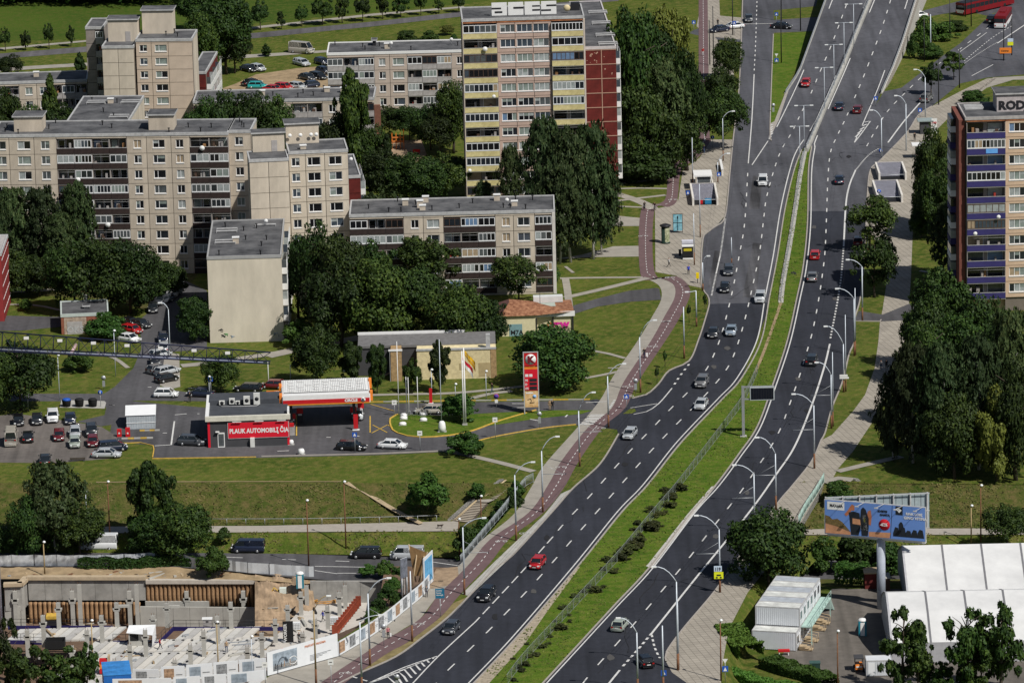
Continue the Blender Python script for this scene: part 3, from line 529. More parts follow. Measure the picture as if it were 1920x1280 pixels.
class Bld:
    def __init__(s, label, pL, pR, H, depth, wall=TAN, roofm=None, name='apartment_block', cat='apartment block', rim=True, rimm=None, group=None, yaw=None, z=0.0):
        A, B = W(*pL, H+z), W(*pR, H+z)
        if yaw is not None: B = A+Vector((math.cos(yaw), math.sin(yaw), 0))*((B.x-A.x)/math.cos(yaw))
        s.w = (B-A).length; s.H = H; s.D = depth; s.pl, s.pr = pL[0], pR[0]; s.rz = math.atan2(B.y-A.y, B.x-A.x); s.wall = wall
        s.root = thing(name, label, cat, (A.x, A.y, z), s.rz, group)
        c = MB(); c.box(0, 1.2, -.3, s.w, depth, H-.35, wall); ob('wall', c, s.root); s.core = MB(); s.rd = random.Random(int(s.w*100))
        r = MB(); r.box(0, .0, H-.34, s.w, depth, H-.02, roofm or ROOF)
        if rim:
            q = rimm or RIM
            r.box(-.06, -.08, H-.36, s.w+.06, .22, H+.16, q); r.box(-.06, depth-.22, H-.36, s.w+.06, depth+.06, H+.16, q); r.box(-.06, .22, H-.36, .2, depth-.22, H+.16, q); r.box(s.w-.2, .22, H-.36, s.w+.06, depth-.22, H+.16, q)
        s.roof = ob('roof', r, s.root)
    def lx(s, px): return (px-s.pl)/(s.pr-s.pl)*s.w
    def rows(s, cols, n, st=2.75, top=.9, proj=0.0, band=None, paneln=1, pm=None):
        """cols: ('P',x0,x1) blank panel; ('W',x0,x1,[(wx0,wx1)..]) panel with windows; ('L',x0,x1,bays,material) balconies"""
        rd = s.rd
        for c in cols:
            x0, x1 = s.lx(c[1]), s.lx(c[2]); w = x1-x0
            if c[0] in 'PW': s.core.box(x0, .24, -.3, x1, 1.21, s.H-.345, JOINT)
            s_ = band or pm or s.wall
            if top > .3: ob('wall_panel', panel_mesh(w, top-.36, None, s_), s.root, (x0, 0, s.H-top))
            for k in range(n):
                z0 = s.H-top-(k+1)*st
                if z0 < -.2: break
                if c[0] == 'P': ob('wall_panel', panel_mesh(w, st, None, pm or s.wall), s.root, (x0, 0, z0))
                elif c[0] == 'W':
                    ws = c[3]; pw = c[4] if len(c) > 4 else (pm or s.wall)
                    if len(ws) == 1:
                        a, b = s.lx(ws[0][0])-x0, s.lx(ws[0][1])-x0
                        ob('wall_panel', panel_mesh(w, st, (a, .95, b, st-.35), pw), s.root, (x0, 0, z0)); s.window(x0+a, z0+.95, b-a, st-1.3)
                    else:
                        g = [x0]+[x0+w*(i+1)/len(ws) for i in range(len(ws))]
                        for i, q in enumerate(ws):
                            a, b = s.lx(q[0])-g[i], s.lx(q[1])-g[i]
                            ob('wall_panel', panel_mesh(g[i+1]-g[i], st, (a, .95, b, st-.35), pw), s.root, (g[i], 0, z0)); s.window(g[i]+a, z0+.95, b-a, st-1.3)
                elif c[0] == 'L':
                    bays = c[3]; bw = w/bays
                    for i in range(bays):
                        o = ob('balcony', balcony_mesh(bw, st, c[4], proj), s.root, (x0+i*bw, 0, z0)); v = rd.randint(0, 29)
                        ob('glazing', glazing_mesh(bw, st, v, proj), o)
                        if rd.random() < .04: ob('satellite_dish', dish_mesh(), o, (rd.uniform(.4, bw-.4), -proj-.1, .9))
            zb = s.H-top-n*st
            if zb > 0: s.core.box(x0+.01, .02, -.3, x1-.01, 1.19, zb-.02, s.wall)
    def window(s, x, z, w, h, fr=None):
        n = 1 if w < 1.1 and s.rd.random() < .4 else (2 if w < 2.3 else 3)
        f, p = window_mesh(w, h, n, s.rd.randint(0, 9), fr or WFR)
        o = ob('window', f, s.root, (x, 0, z)); ob('pane', p, o)
    def done(s):
        if s.core.v: ob('inner_wall', s.core, s.root)
    def roofbox(s, x0, y0, x1, y1, h, mt=None, name='roof_house', door=False):
        m = MB(); m.box(x0, y0, s.H-.02, x1, y1, s.H+h, mt or s.wall); m.box(x0-.25, y0-.25, s.H+h, x1+.25, y1+.25, s.H+h+.25, ROOF); m.box(x0-.28, y0-.28, s.H+h+.05, x1+.28, y0-.24, s.H+h+.3, RIM); m.box(x0-.28, y0-.24, s.H+h+.05, x0-.24, y1+.2, s.H+h+.3, RIM); m.box(x1+.24, y0-.24, s.H+h+.05, x1+.28, y1+.2, s.H+h+.3, RIM)
        if door: m.box((x0+x1)/2+.5, y0-.05, s.H, (x0+x1)/2+1.5, y0, s.H+2, GREYB)
        return ob(name, m, s.roof)
    def vents(s, pts, w=1.0):
        for x, y, h in pts:
            m = MB(); m.box(x-w/2, y-.4, s.H-.02, x+w/2, y+.4, s.H+h, TAN); m.box(x-w/2-.12, y-.5, s.H+h, x+w/2+.12, y+.5, s.H+h+.12, WPAINT); ob('chimney', m, s.roof)
    def pipes(s, n, seed=1):
        rd = random.Random(seed)
        for _ in range(n):
            x, y = rd.uniform(1, s.w-1), rd.uniform(1, s.D-1); m = MB(); m.lathe([(.09, s.H-.03), (.09, s.H+.7), (.2, s.H+.7), (.2, s.H+.85)], DARK, 6, (x, y, 0)); ob('vent_pipe', m, s.roof)
    def dish(s, x, y, h=1.0):
        m = MB(); m.tube([(x, y, s.H-.03), (x, y, s.H+h)], .05, RIM, 4); o = ob('dish_mast', m, s.roof); ob('satellite_dish', dish_mesh(), o, (x, y, s.H+h), 0, scale=(.75, .75, .75))
    def slots(s, pts):   # rows of broken vents in the roof seen as pale bars
        for x, y, n in pts:
            for i in range(n):
                m = MB(); m.box(x, y+i*1.7, s.H-.03, x+3.6, y+i*1.7+.5, s.H+.35, RIM); m.box(x+.1, y+i*1.7-.02, s.H, x+3.5, y+i*1.7+.01, s.H+.25, ROOF); ob('roof_vent', m, s.roof)
    def side(s, n, st, ys, mt, top=.9, out=.9):
        """balconies on the right-hand end"""
        for k in range(n):
            z0 = s.H-top-(k+1)*st
            if z0 < 0: break
            for a, b in ys:
                m = MB(); m.box(s.w, a, z0-.12, s.w+out, b, z0, CONC); m.box(s.w+out-.06, a, z0, s.w+out, b, z0+1.05, mt); m.box(s.w, a, z0, s.w+out-.06, a+.08, z0+1.05, mt); m.box(s.w+out-.09, a+.05, z0+1.1, s.w+out-.03, b-.05, z0+st-.3, GL[s.rd.choice([1, 2, 3])]); m.box(s.w, a+.02, z0+1.06, s.w+out-.09, a+.08, z0+st-.3, GL[s.rd.choice([1, 2, 3])])
                for q in range(5): y = a+(b-a-.08)*q/4; m.box(s.w+out-.1, y, z0+1.05, s.w+out-.01, y+.08, z0+st-.25, WFR)
                ob('balcony', m, s.root)
G5 = 'panel apartment blocks'
# nine-storey block at the left
b = Bld('long nine-storey tan panel block with dark brown balconies, at the left edge', (-18, 254.5), (427, 249.5), 25.6, 11.5, group=G5); b1 = b
b.rows([('W', -18, 16, [(-8, 10)]), ('W', 16, 63, [(32, 56)]), ('W', 63, 105, [(76, 92)]), ('L', 105, 237, 4, BROWNP), ('W', 237, 274, [(250, 264)]), ('W', 274, 320, [(286, 308)]), ('W', 320, 355, [(329, 343)]), ('L', 355, 427, 2, BROWNP)], 9, 2.76, .75)
b.roofbox(b.lx(22), 3, b.lx(75), 7.5, 2.6); b.roofbox(b.lx(275), 3.2, b.lx(322), 7.6, 2.6); b.pipes(14); b.done()
b = Bld('recessed nine-storey tan section between the long left block and the pale gable block', (427, 246), (470, 243), 25.6, 10, group=G5, yaw=b1.rz)
b.rows([('W', 427, 470, [(440, 455)])], 9, 2.76, .75); b.pipes(3); b.done()
# long roof running back behind the long block
A = Bld('lower wing with a big bare roof of pale vents behind the long left block', (120, 236), (237, 233), 20, 26, wall=TANP, group=G5, yaw=b1.rz); A.slots([(1.5, 19, 2), (8, 19, 2), (7.5, 6, 2), (1.2, 2.5, 1)]); A.vents([(6, 20, .8)]); A.pipes(4); A.done()
# stepped nine-storey tower behind
b = Bld('nine-storey tan block with a blank white-cracked right half, behind the long block', (254, 75), (360, 72), 25.6, 9, wall=TANP, group=G5, yaw=b1.rz); T2 = b
b.rows([('W', 254, 283, [(261, 275)]), ('W', 283, 315, [(290, 312)]), ('P', 315, 360)], 9, 2.6, .7, pm=mat('warm_tan_panel', (.53, .43, .34), .95, var=.1, scale=.5)); b.roofbox(b.lx(260), 6, b.lx(318), 10, 4.5); b.pipes(4); b.done()  # warmer tan than the panels of the neighbouring wings
b = Bld('blank panelled stair wing with a single dish, left of the cracked block', (191, 88), (251, 85), 24.5, 8, wall=TANP, group=G5, yaw=b1.rz)
b.rows([('P', 191, 221), ('P', 221, 251)], 9, 2.6, .6); b.roofbox(b.lx(197), 5, b.lx(253), 9, 4.2, door=True); ob('satellite_dish', dish_mesh(), b.root, (b.lx(225), -.1, 13.5), scale=(.75, .75, .75)); b.done()
b = Bld('dark shaded nine-storey stair wing at the far left of the stepped group', (160, 52), (193, 50), 26.5, 9, wall=mat('shaded_panel', (.25, .22, .20), .95, var=.3, scale=.4), group=G5, yaw=b1.rz); b.rows([('P', 160, 178), ('L', 178, 193, 1, GREYB)], 9, 2.6, .6); b.done()  # shade on this wing is painted into its dark wall colour
b = Bld('narrow block end with an oxblood wall panel beside the cracked tan block', (358, 136), (386, 135), 15, 20, wall=REDW, group=G5, yaw=b1.rz); b.rows([('P', 358, 386)], 4, 2.75, .4, pm=REDW); b.side(5, 2.75, [(1, 5), (6, 10), (11, 15), (16, 19)], WPAINT); b.done()
b = Bld('five-storey block with a dark roof at the far left behind the dark conifers', (-20, 156), (163, 150), 15, 9, group=G5)
b.rows([('L', -20, 35, 2, GREYB), ('W', 35, 68, [(47, 60)]), ('W', 68, 92, [(74, 88)]), ('L', 92, 163, 3, GREYB)], 5, 2.75, .8); b.vents([(b.lx(66), 5, .9)]); b.done()
# second nine-storey group
b = Bld('nine-storey block with white-framed windows on a tan front, left of the birches', (541, 286), (652, 281), 25.6, 9, wall=TANP, group=G5); C2 = b
b.rows([('W', 541, 572, [(546, 561)]), ('W', 572, 608, [(576, 600)]), ('W', 608, 652, [(616, 640)])], 9, 2.76, .7); b.roofbox(b.lx(541), 7, b.lx(603), 11, 3.4); b.vents([(b.lx(570), 2.5, .6)])
for i, q in enumerate((548, 568, 588, 598)): ob('satellite_dish', dish_mesh(), b.roof, (b.lx(q), 6.7, b.H+1.6), scale=(.75, .75, .75))
b.done()
b = Bld('nine-storey blank gable wing with wide panel joints, right of the long left block', (467, 301), (541, 297), 25.2, 7, wall=TANP, group=G5, yaw=C2.rz)
b.rows([('P', 467, 503), ('P', 503, 541)], 9, 2.76, .4); b.roofbox(b.lx(478), 6.5, b.lx(538), 9.5, 3.2, door=True); b.done()
b = Bld('narrow oxblood block end with white balconies along its right side, behind the nine-storey tan front', (650, 331), (676, 330), 15, 18, wall=REDW, group=G5, yaw=C2.rz); b.rows([('P', 650, 676)], 4, 2.75, .4, pm=REDW); b.side(5, 2.75, [(1, 5), (6, 10), (11, 15)], WPAINT); b.dish(1.5, 10); b.done()
# blank gable close by
b = Bld('five-storey block end with one large blank cream gable wall, beside the parked street', (388, 483), (527, 479), 14.9, 27, wall=mat('cream_gable', (.60, .54, .44), .95, var=.12, scale=.35, bump=.3, stretch=(1, 1, .35)), rimm=mat('thin_coping', (.33, .33, .33), .7), group=G5); b.core.box(0, 0, -.3, b.w, 1.21, b.H-.36, b.wall); b.slots([(1, 18, 2), (1, 9.5, 2), (7.6, 22, 1)]); b.vents([(4.6, 10, 1)]); b.dish(9.5, 22); b.pipes(8); b.side(5, 2.75, [(2, 6), (7, 11), (13, 17), (18, 22), (23, 26)], WPAINT)
gm = MB()
rd = random.Random(5)
for x, z, c in ((1.8, 2.2, DARK), (2.3, 1.2, DARK), (2.6, 1.3, mat('green_graffiti', (.05, .35, .08))), (3.9, 1.1, mat('blue_graffiti', (.3, .38, .5))), (11.2, 1.2, mat('blue_graffiti', (.3, .38, .5)))):
    P = [Vector((x+rd.uniform(-.4, .5), -.02, z+rd.uniform(-.3, .3))) for _ in range(7)]; gm.tube(P, .05, c, 4)
ob('graffiti', gm, b.root); b.done()
# central five-storey block
b = Bld('five-storey tan block with brown balcony bands and a white right edge, in the centre', (655, 404), (1040, 394.5), 14.9, 11.5, group=G5); C5 = b
b.rows([('L', 655, 756, 3, BROWNP), ('W', 756, 793, [(770, 784)]), ('W', 793, 831, [(800, 823)]), ('L', 831, 928, 3, BROWNP), ('W', 928, 962, [(941, 955)]), ('W', 962, 1002, [(970, 993)]), ('L', 1002, 1034, 1, BROWNP), ('P', 1034, 1040)], 5, 2.76, .75)
m = MB(); m.box(b.lx(1034.5), -.1, -.2, b.w+.05, -.01, 14.6, mat('white_edge', (.60, .57, .53), .8)); ob('pilaster', m, b.root)
b.vents([(b.lx(759), 7, 1), (b.lx(787), 5, 1.2), (b.lx(797), 9, 1), (b.lx(792), 3, .8), (b.lx(932), 9, 1), (b.lx(965), 4.5, .8)]); b.dish(b.lx(951), 5); b.pipes(14, 4); b.done()
# five-storey block at the back
b = Bld('five-storey pinkish-tan block with pale grey balconies, behind the playground and left of the tower', (613, 101), (868, 95), 14.9, 11, wall=mat('faded_tan_panel', (.48, .40, .34), .95, var=.12, scale=.35), rimm=WPAINT, group=G5)
b.rows([('L', 613, 701, 3, GREYB), ('W', 701, 730, [(710, 722)]), ('W', 730, 763, [(736, 757)]), ('L', 763, 846, 3, GREYB), ('W', 846, 868, [(856, 867)])], 5, 2.72, .9)
b.vents([(b.lx(725), 4, 1)]); b.dish(b.lx(733), 3.5, 1.2); b.dish(b.lx(846), 6, 1.2); b.roofbox(b.lx(697), 7, b.lx(703), 9, 1, DARK, 'roof_hatch'); b.pipes(6, 3); b.done()
b = Bld('five-storey block behind the tall poplar and the dish-covered roof house', (362, 191), (701, 184), 14.9, 10, group=G5)
b.rows([('L', 362, 430, 2, GREYB), ('W', 430, 480, [(440, 455)]), ('W', 480, 548, [(500, 520)]), ('L', 548, 604, 2, GREYB), ('W', 604, 640, [(616, 630)]), ('W', 640, 672, [(648, 660)]), ('L', 672, 701, 1, GREYB)], 5, 2.75, .8); b.vents([(b.lx(489), 5, .9), (b.lx(641), 6, .9), (b.lx(610), 7, .8)]); b.pipes(8, 2)
m = MB(); m.box(b.w+.02, 0, 0, b.w+1.2, .6, 13.5, mat('brown_edge_wall', (.20, .09, .06), .9, var=.2)); ob('end_wall', m, b.root); b.done()
# tower with yellow balconies
TH = 35.6
b = Bld('twelve-storey tower with yellow balconies and pink window bands, roof letters on top', (866, 38), (1095, 31), TH, 12, wall=PINK, cat='tower block', name='tower_block'); TW = b
b.rows([('L', 867, 931, 1, YELP)], 12, 2.8, .75, proj=.5, band=ORW); b.rows([('W', 931, 1033, [(937, 966), (968, 997), (999, 1028)])], 12, 2.8, .75, band=ORW); b.rows([('L', 1033, 1093, 1, YELP)], 12, 2.8, .75, proj=.5, band=ORW)
for c in ((866.2, 867.4), (1093, 1096)): m = MB(); m.box(b.lx(c[0]), -.55, -.2, b.lx(c[1]), .3, TH-.4, mat('pale_pilaster', (.55, .48, .42), .9)); ob('pilaster', m, b.root)
m = MB(); x0 = b.lx(923)
m.box(x0-.3, 3.2, TH, b.lx(1033), 3.3, TH+.5, RIM)
for i in range(8): m.box(x0+i*1.6, 3.3, TH-.02, x0+i*1.6+.1, 3.4, TH+2.4, RIM)
ob('sign_frame', m, b.roof)
def glyph(kind, w, h, mt):
    """blocky letters cut from white panels, with dark slots"""
    m = MB(); m.box(0, -.1, 0, w, .1, h, mt); sl = DARK
    for r in kind: m.box(r[0]*w, -.14, r[1]*h, r[2]*w, -.101, r[3]*h, sl)
    return m
for nm, i, k in (('a', 0, [(0, .5, .62, .62), (.2, .2, .7, .34)]), ('c', 1, [(.35, .5, 1, .64)]), ('f', 2, [(.5, .62, 1, .72), (.5, .3, 1, .42)]), ('s', 3, [(.35, .62, 1, .74), (0, .26, .65, .38)])): ob('roof_letter', glyph(k, 2.85, 2.45, WPAINT), b.roof, (x0+i*3.08, 3, TH+.05))
m = MB(); m.lathe([(.2, -.15), (.65, 0), (.65, .04), (.15, -.08)], mat('cream_dish', (.6, .5, .3), .6), 12, (0, 0, 0), axis='y'); ob('satellite_dish', m, b.roof, (b.lx(1065), 4, TH+.9)); m = MB(); m.box(b.lx(1073), 6, TH-.02, b.lx(1090), 7.5, TH+1.4, DARK); ob('roof_cabinet', m, b.roof)
for k, q in ((5, 922), (10, 873)): ob('satellite_dish', dish_mesh(), b.root, (b.lx(q), -.8, TH-.75-k*2.8+.3), scale=(.75, .75, .75))
b.done()
b = Bld('nine-storey wing with a dark red gable in pale-jointed panels, right of the yellow tower', (1094, 90), (1155, 88), 28, 46, wall=REDW, group=G5, rimm=mat('pale_coping', (.5, .47, .47), .7)); b.rows([('P', 1094, 1127), ('P', 1127, 1155)], 10, 2.76, .5, pm=REDW)
q = MB(); q.box(b.lx(1126.6), -.06, 0, b.lx(1128), .05, b.H-.4, PALEJ)
for k in range(10): q.box(0, -.055, b.H-.5-k*2.76-.06, b.w, .04, b.H-.5-k*2.76+.07, PALEJ)
ob('panel_joint', q, b.root)
gm = MB(); rd = random.Random(9)
for _ in range(16):
    x = rd.choice([rd.uniform(.4, 2.6), rd.uniform(3.6, 5.4)]); z = b.H-rd.uniform(1, 3.2 if x < 3 else 5.5); w_ = rd.uniform(.1, .35); gm.box(x, -.01, z, x+w_, .0, z+w_, PALEJ)
ob('graffiti', gm, b.root)
b.slots([(3, 33, 2), (3, 22, 2), (3, 10, 2), (3, 1.5, 2)]); b.side(9, 2.76, [(2, 6), (9, 13), (18, 22)], WPAINT); b.done()
# right-hand tower with indigo balconies
b = Bld('tall block with indigo balconies at the right edge, graffiti on its roof house', (1810, 222), (1975, 217), 33.9, 12, wall=BEIGE, cat='tower block', name='tower_block', rimm=GREYB); RT = b
b.rows([('L', 1812, 1885, 1, BLUEB)], 12, 2.8, .7, proj=.4, band=ORW); b.rows([('W', 1885, 1975, [(1892, 1922), (1929, 1959)])], 12, 2.8, .7, band=ORW)
m = MB(); m.box(-1.05, .5, -.2, -.02, 12, 33.5, mat('brick_strip', (.17, .06, .045), .9, var=.2)); ob('side_wall', m, b.root)
for k in range(11):
    z0 = 33.9-.7-(k+1)*2.8; m = MB(); m.box(-2.0, 5, z0, -1.07, 10, z0+1.05, BLUEB if k % 2 else WFR); m.box(-1.95, 5.05, z0+1.1, -1.07, 9.95, z0+2.4, GL[k % 5]); ob('balcony', m, b.root)
o = b.roofbox(b.lx(1875), 4.5, b.lx(1975), 10, 2.9, mat('tagged_wall', (.42, .38, .38), .9, var=.2))
def text(body, size, mt, parent, loc, rot=(R_(90), 0, 0), name='lettering', align='LEFT', bold=.0, sx=1.0, ext=.01):
    c = bpy.data.curves.new(name, 'FONT'); c.body = body; c.size = size; c.extrude = ext; c.offset = bold*size; c.align_x = align; c.resolution_u = 2; c.materials.append(mt)
    o = bpy.data.objects.new(name, c); COL.objects.link(o); o.parent = parent; o.location = loc; o.rotation_euler = rot; o.scale = (sx, 1, 1); bpy.context.view_layer.update(); me = bpy.data.meshes.new_from_object(o); COL.objects.unlink(o); bpy.data.objects.remove(o); o = ob(name, me, parent, loc); o.rotation_euler = rot; o.scale = (sx, 1, 1); return o
gt = text('RODJIK', 2.0, DARK, o, (b.lx(1878), 4.45, 34.3), name='graffiti', bold=.05, sx=1.05)
for k in range(2): ob('satellite_dish', dish_mesh(), b.root, (b.lx([1827, 1871][k]), -.7, 33.9-.7-[7, 6][k]*2.8+.4), scale=(.75,)*3)
for k in range(3): m = MB(); m.box(.8, 7+k*1.2, 33.85, 4, 7.4+k*1.2, 34.2, RIM); ob('roof_vent', m, b.roof)
m = MB(); zq = 33.9-.7-2*2.8; m.box(b.lx(1848), -.5, zq+.2, b.lx(1870), -.46, zq+1.0, mat('sky_blue_panel', (.12, .35, .75))); ob('blue_panel', m, b.root)
b.done()
# small red building at the far left
b = Bld('crimson panel building cut off by the left photo edge, above the crane jib', (-75, 478), (2, 476), 12, 14, wall=mat('crimson_cladding', (.26, .03, .03), .8), roofm=GREYB, name='red_building', cat='building'); b.core.box(0, 0, -.3, b.w, 1.21, 11.6, b.wall)
for k in range(5): m = MB(); m.box(b.w, 0, 1.5+k*2.3, b.w+.06, 14, 1.62+k*2.3, WPAINT); ob('cladding_joint', m, b.root)
for k in range(7): m = MB(); m.box(b.w, k*2, 0, b.w+.05, k*2+.1, 11.6, REDW); ob('cladding_joint', m, b.root)
b.done()
# transformer house
BRICK = mat('red_brick', (.25, .09, .055), .9, var=.35, scale=1.2)
b = Bld('small flat-roofed brick transformer house with graffiti, beside the bush and the parked cars', (114, 591), (203, 587), 3.4, 9.5, wall=BRICK, name='transformer_house', cat='utility building', rimm=mat('mint_coping', (.45, .5, .47), .7)); b.core.box(0, 0, -.3, b.w, 1.21, 3.06, BRICK)
m = MB(); m.box(.5, -.05, 0, 4.3, -.01, 2.9, mat('worn_plaster', (.36, .28, .22), .9, var=.4, scale=2)); m.box(1, -.09, 0, 3.6, -.055, 2.2, GREYB); ob('door', m, b.root); text('OKS', 1.5, RIM, b.root, (.9, -.12, .3), name='graffiti', bold=.03); b.roofbox(4, 4, 4.8, 4.6, .3, CONC, 'roof_hatch'); m = MB(); m.box(4, 8.8, 3.4, 4.6, 9.3, 4.6, CONC); ob('chimney', m, b.roof); b.done()
# ================================================================ TREES AND SHRUBS
import numpy as np
def leaf_mat(name, a, b, c, sc=1.3):
    m = bpy.data.materials.new(name); m.use_nodes = True; n = m.node_tree; N = n.nodes; L = n.links; bs = N['Principled BSDF']; bs.inputs['Roughness'].default_value = .65; bs.inputs['Specular IOR Level'].default_value = .25
    ge = N.new('ShaderNodeNewGeometry'); oi = N.new('ShaderNodeObjectInfo'); no = N.new('ShaderNodeTexNoise'); no.inputs['Scale'].default_value = sc; no.inputs['Detail'].default_value = 3; no.inputs['Roughness'].default_value = .6
    L.new(ge.outputs['Position'], no.inputs['Vector']); rp = N.new('ShaderNodeValToRGB'); e = rp.color_ramp.elements; e[0].position = .3; e[1].position = .72; e[0].color = (*a, 1); e[1].color = (*c, 1); k = rp.color_ramp.elements.new(.5); k.color = (*b, 1); L.new(no.outputs[0], rp.inputs[0])
    hs = N.new('ShaderNodeHueSaturation'); mr = N.new('ShaderNodeMapRange'); mr.inputs[3].default_value = .5; mr.inputs[4].default_value = 1.4; L.new(oi.outputs['Random'], mr.inputs[0]); L.new(mr.outputs[0], hs.inputs['Value'])
    m2 = N.new('ShaderNodeMapRange'); m2.inputs[3].default_value = .48; m2.inputs[4].default_value = .515; mt = N.new('ShaderNodeMath'); mt.operation = 'FRACT'; ml = N.new('ShaderNodeMath'); ml.operation = 'MULTIPLY'; ml.inputs[1].default_value = 7.3; L.new(oi.outputs['Random'], ml.inputs[0]); L.new(ml.outputs[0], mt.inputs[0]); L.new(mt.outputs[0], m2.inputs[0]); L.new(m2.outputs[0], hs.inputs['Hue'])
    L.new(rp.outputs[0], hs.inputs['Color']); L.new(hs.outputs[0], bs.inputs['Base Color']); return m
LEAF = leaf_mat('linden_leaves', (.007, .021, .003), (.020, .044, .006), (.055, .092, .011)); BIRL = leaf_mat('birch_leaves', (.012, .028, .008), (.030, .052, .015), (.068, .090, .030), 1.6)
BUSHL = leaf_mat('shrub_leaves', (.012, .036, .005), (.028, .066, .008), (.055, .10, .014), 2); YELL = leaf_mat('yellowish_leaves', (.05, .065, .01), (.08, .095, .015), (.12, .13, .02), 2); JUNI = leaf_mat('juniper_leaves', (.020, .030, .008), (.038, .048, .012), (.062, .066, .02), 3)
HEDL = leaf_mat('hedge_leaves', (.035, .085, .01), (.055, .12, .014), (.085, .155, .02), 2.5)
BARK = mat('dark_bark', (.07, .055, .042), .95, var=.3, scale=3); BBARK = mat('birch_bark', (.45, .43, .40), .9, var=.3, scale=4)
def leaves(P, Nn, size, mt, seed, name='crown', aspect=1.4):
    rs = np.random.RandomState(seed); n = len(P); a = Nn+rs.normal(0, .55, (n, 3)); a /= np.linalg.norm(a, axis=1)[:, None]+1e-9
    t = np.cross(a, rs.normal(0, 1, (n, 3))); t /= np.linalg.norm(t, axis=1)[:, None]+1e-9; b = np.cross(a, t); s = size*rs.uniform(.6, 1.3, (n, 1))
    V = np.empty((n, 4, 3)); V[:, 0] = P-t*s*aspect*.5; V[:, 1] = P+b*s*.42; V[:, 2] = P+t*s*aspect*.5; V[:, 3] = P-b*s*.42
    me = bpy.data.meshes.new(name); me.vertices.add(4*n); me.vertices.foreach_set('co', V.reshape(-1).astype(np.float32)); me.loops.add(4*n); me.loops.foreach_set('vertex_index', np.arange(4*n, dtype=np.int32)); me.polygons.add(n); me.polygons.foreach_set('loop_start', np.arange(0, 4*n, 4, dtype=np.int32)); me.update(calc_edges=True); me.materials.append(mt); return me
def lobes_crown(seed, n_l, n_leaf, size, mt, shape='round', rough=.3):
    """leaf-sized faces spread over many uneven lobes inside a unit crown (x,y in -.5...5, z 0..1)"""
    rs = np.random.RandomState(seed); C = []; Rr = []
    while len(C) < n_l:
        p = rs.uniform(-1, 1, 3)
        if p @ p > 1: continue
        z = (p[2]+1)/2
        if shape == 'cone': w = (1-z)*.9+.12
        elif shape == 'column': w = min(1, 1.5*math.sin(math.pi*min(.98, z*.85+.12)))*.9
        elif shape == 'dome': w = math.sqrt(max(0, 1-(z*.9)**2)); 
        else: w = 1
        r = rs.uniform(.11, .23)*(1.15 if shape in ('round', 'dome') else .8); l = math.hypot(p[0], p[1])+1e-6; e = .6
        if len(C) % 3 == 0: r = rs.uniform(.05, .10); e = -.1; p = p/np.linalg.norm(p); l = math.hypot(p[0], p[1])+1e-6; z = (p[2]+1)/2
        x, y = p[0]/l*min(l*1.2, 1)*(.5-r*e)*w, p[1]/l*min(l*1.2, 1)*(.5-r*e)*w
        C.append((x, y, r*.6+z*(1-r*1.2))); Rr.append(r*(.6+.4*w) if shape in ('cone',) else r)
    C, Rr = np.array(C), np.array(Rr); k = rs.choice(n_l, n_leaf, p=Rr**2/np.sum(Rr**2)); d = rs.normal(0, 1, (n_leaf, 3)); d[:, 2] = d[:, 2]*.9+.25; d /= np.linalg.norm(d, axis=1)[:, None]
    rad = Rr[k]*(1-np.abs(rs.normal(0, rough*.45, n_leaf)))*(1+.16*np.sin(d[:, 0]*9+k)*np.cos(d[:, 2]*8+k*2)); P = C[k]+d*rad[:, None]*np.array([1, 1, .8])
    nn = d+np.array([0, 0, .35]); return leaves(P, nn, size, mt, seed+1)
def birch_crown(seed, n_s, size, mt):
    rs = np.random.RandomState(seed); P = []; Q = []
    for _ in range(n_s):
        z = rs.beta(1.6, 1.25)*.93; w = (math.sin(math.pi*min(1, (z*.78+.17)))**.8)*.5; a = rs.uniform(0, 2*math.pi); r = w*math.sqrt(rs.uniform(.12, 1))*(1+.3*math.sin(a*3+seed)*math.sin(z*13+seed)+.16*math.sin(a*7+z*24)); L = rs.uniform(.02, .09); m = rs.randint(16, 30)
        t = rs.uniform(0, 1, m); c = np.array([math.cos(a)*r, math.sin(a)*r, z+.06])
        pts = c+np.stack([math.cos(a)*t*.03+rs.normal(0, .024, m), math.sin(a)*t*.03+rs.normal(0, .024, m), -t*L+rs.normal(0, .008, m)], 1); P.append(pts); Q.append(np.tile([math.cos(a), math.sin(a), .35], (m, 1)))
    return leaves(np.concatenate(P), np.concatenate(Q), size, mt, seed+2, aspect=1.7)
def trunk_mesh(seed, bark, r=.028, crown0=.2, birch=False):
    rd = random.Random(seed); m = MB(); pts = [Vector((0, 0, -.01))]; x = y = 0
    for i in range(1, 7): x += rd.uniform(-.012, .012); y += rd.uniform(-.012, .012); pts.append(Vector((x, y, i*.14)))
    m.tube(pts, r, bark, 7, r*.25)
    for i in range(9):
        z = rd.uniform(crown0, .78); a = rd.uniform(0, 6.28); L = rd.uniform(.14, .3)*(1-z*.45)*(.55 if birch else 1); k = min(6, int(z/.14)); b = pts[k].lerp(pts[min(6, k+1)], z/.14-k); up = L*rd.uniform(.5, 1.1)*(1.4 if birch else 1)
        m.tube([b, b+Vector((math.cos(a)*L*.5, math.sin(a)*L*.5, up*.6)), b+Vector((math.cos(a)*L, math.sin(a)*L, up))], r*.38, bark, 5, r*.1)
    return m.mesh('trunk')
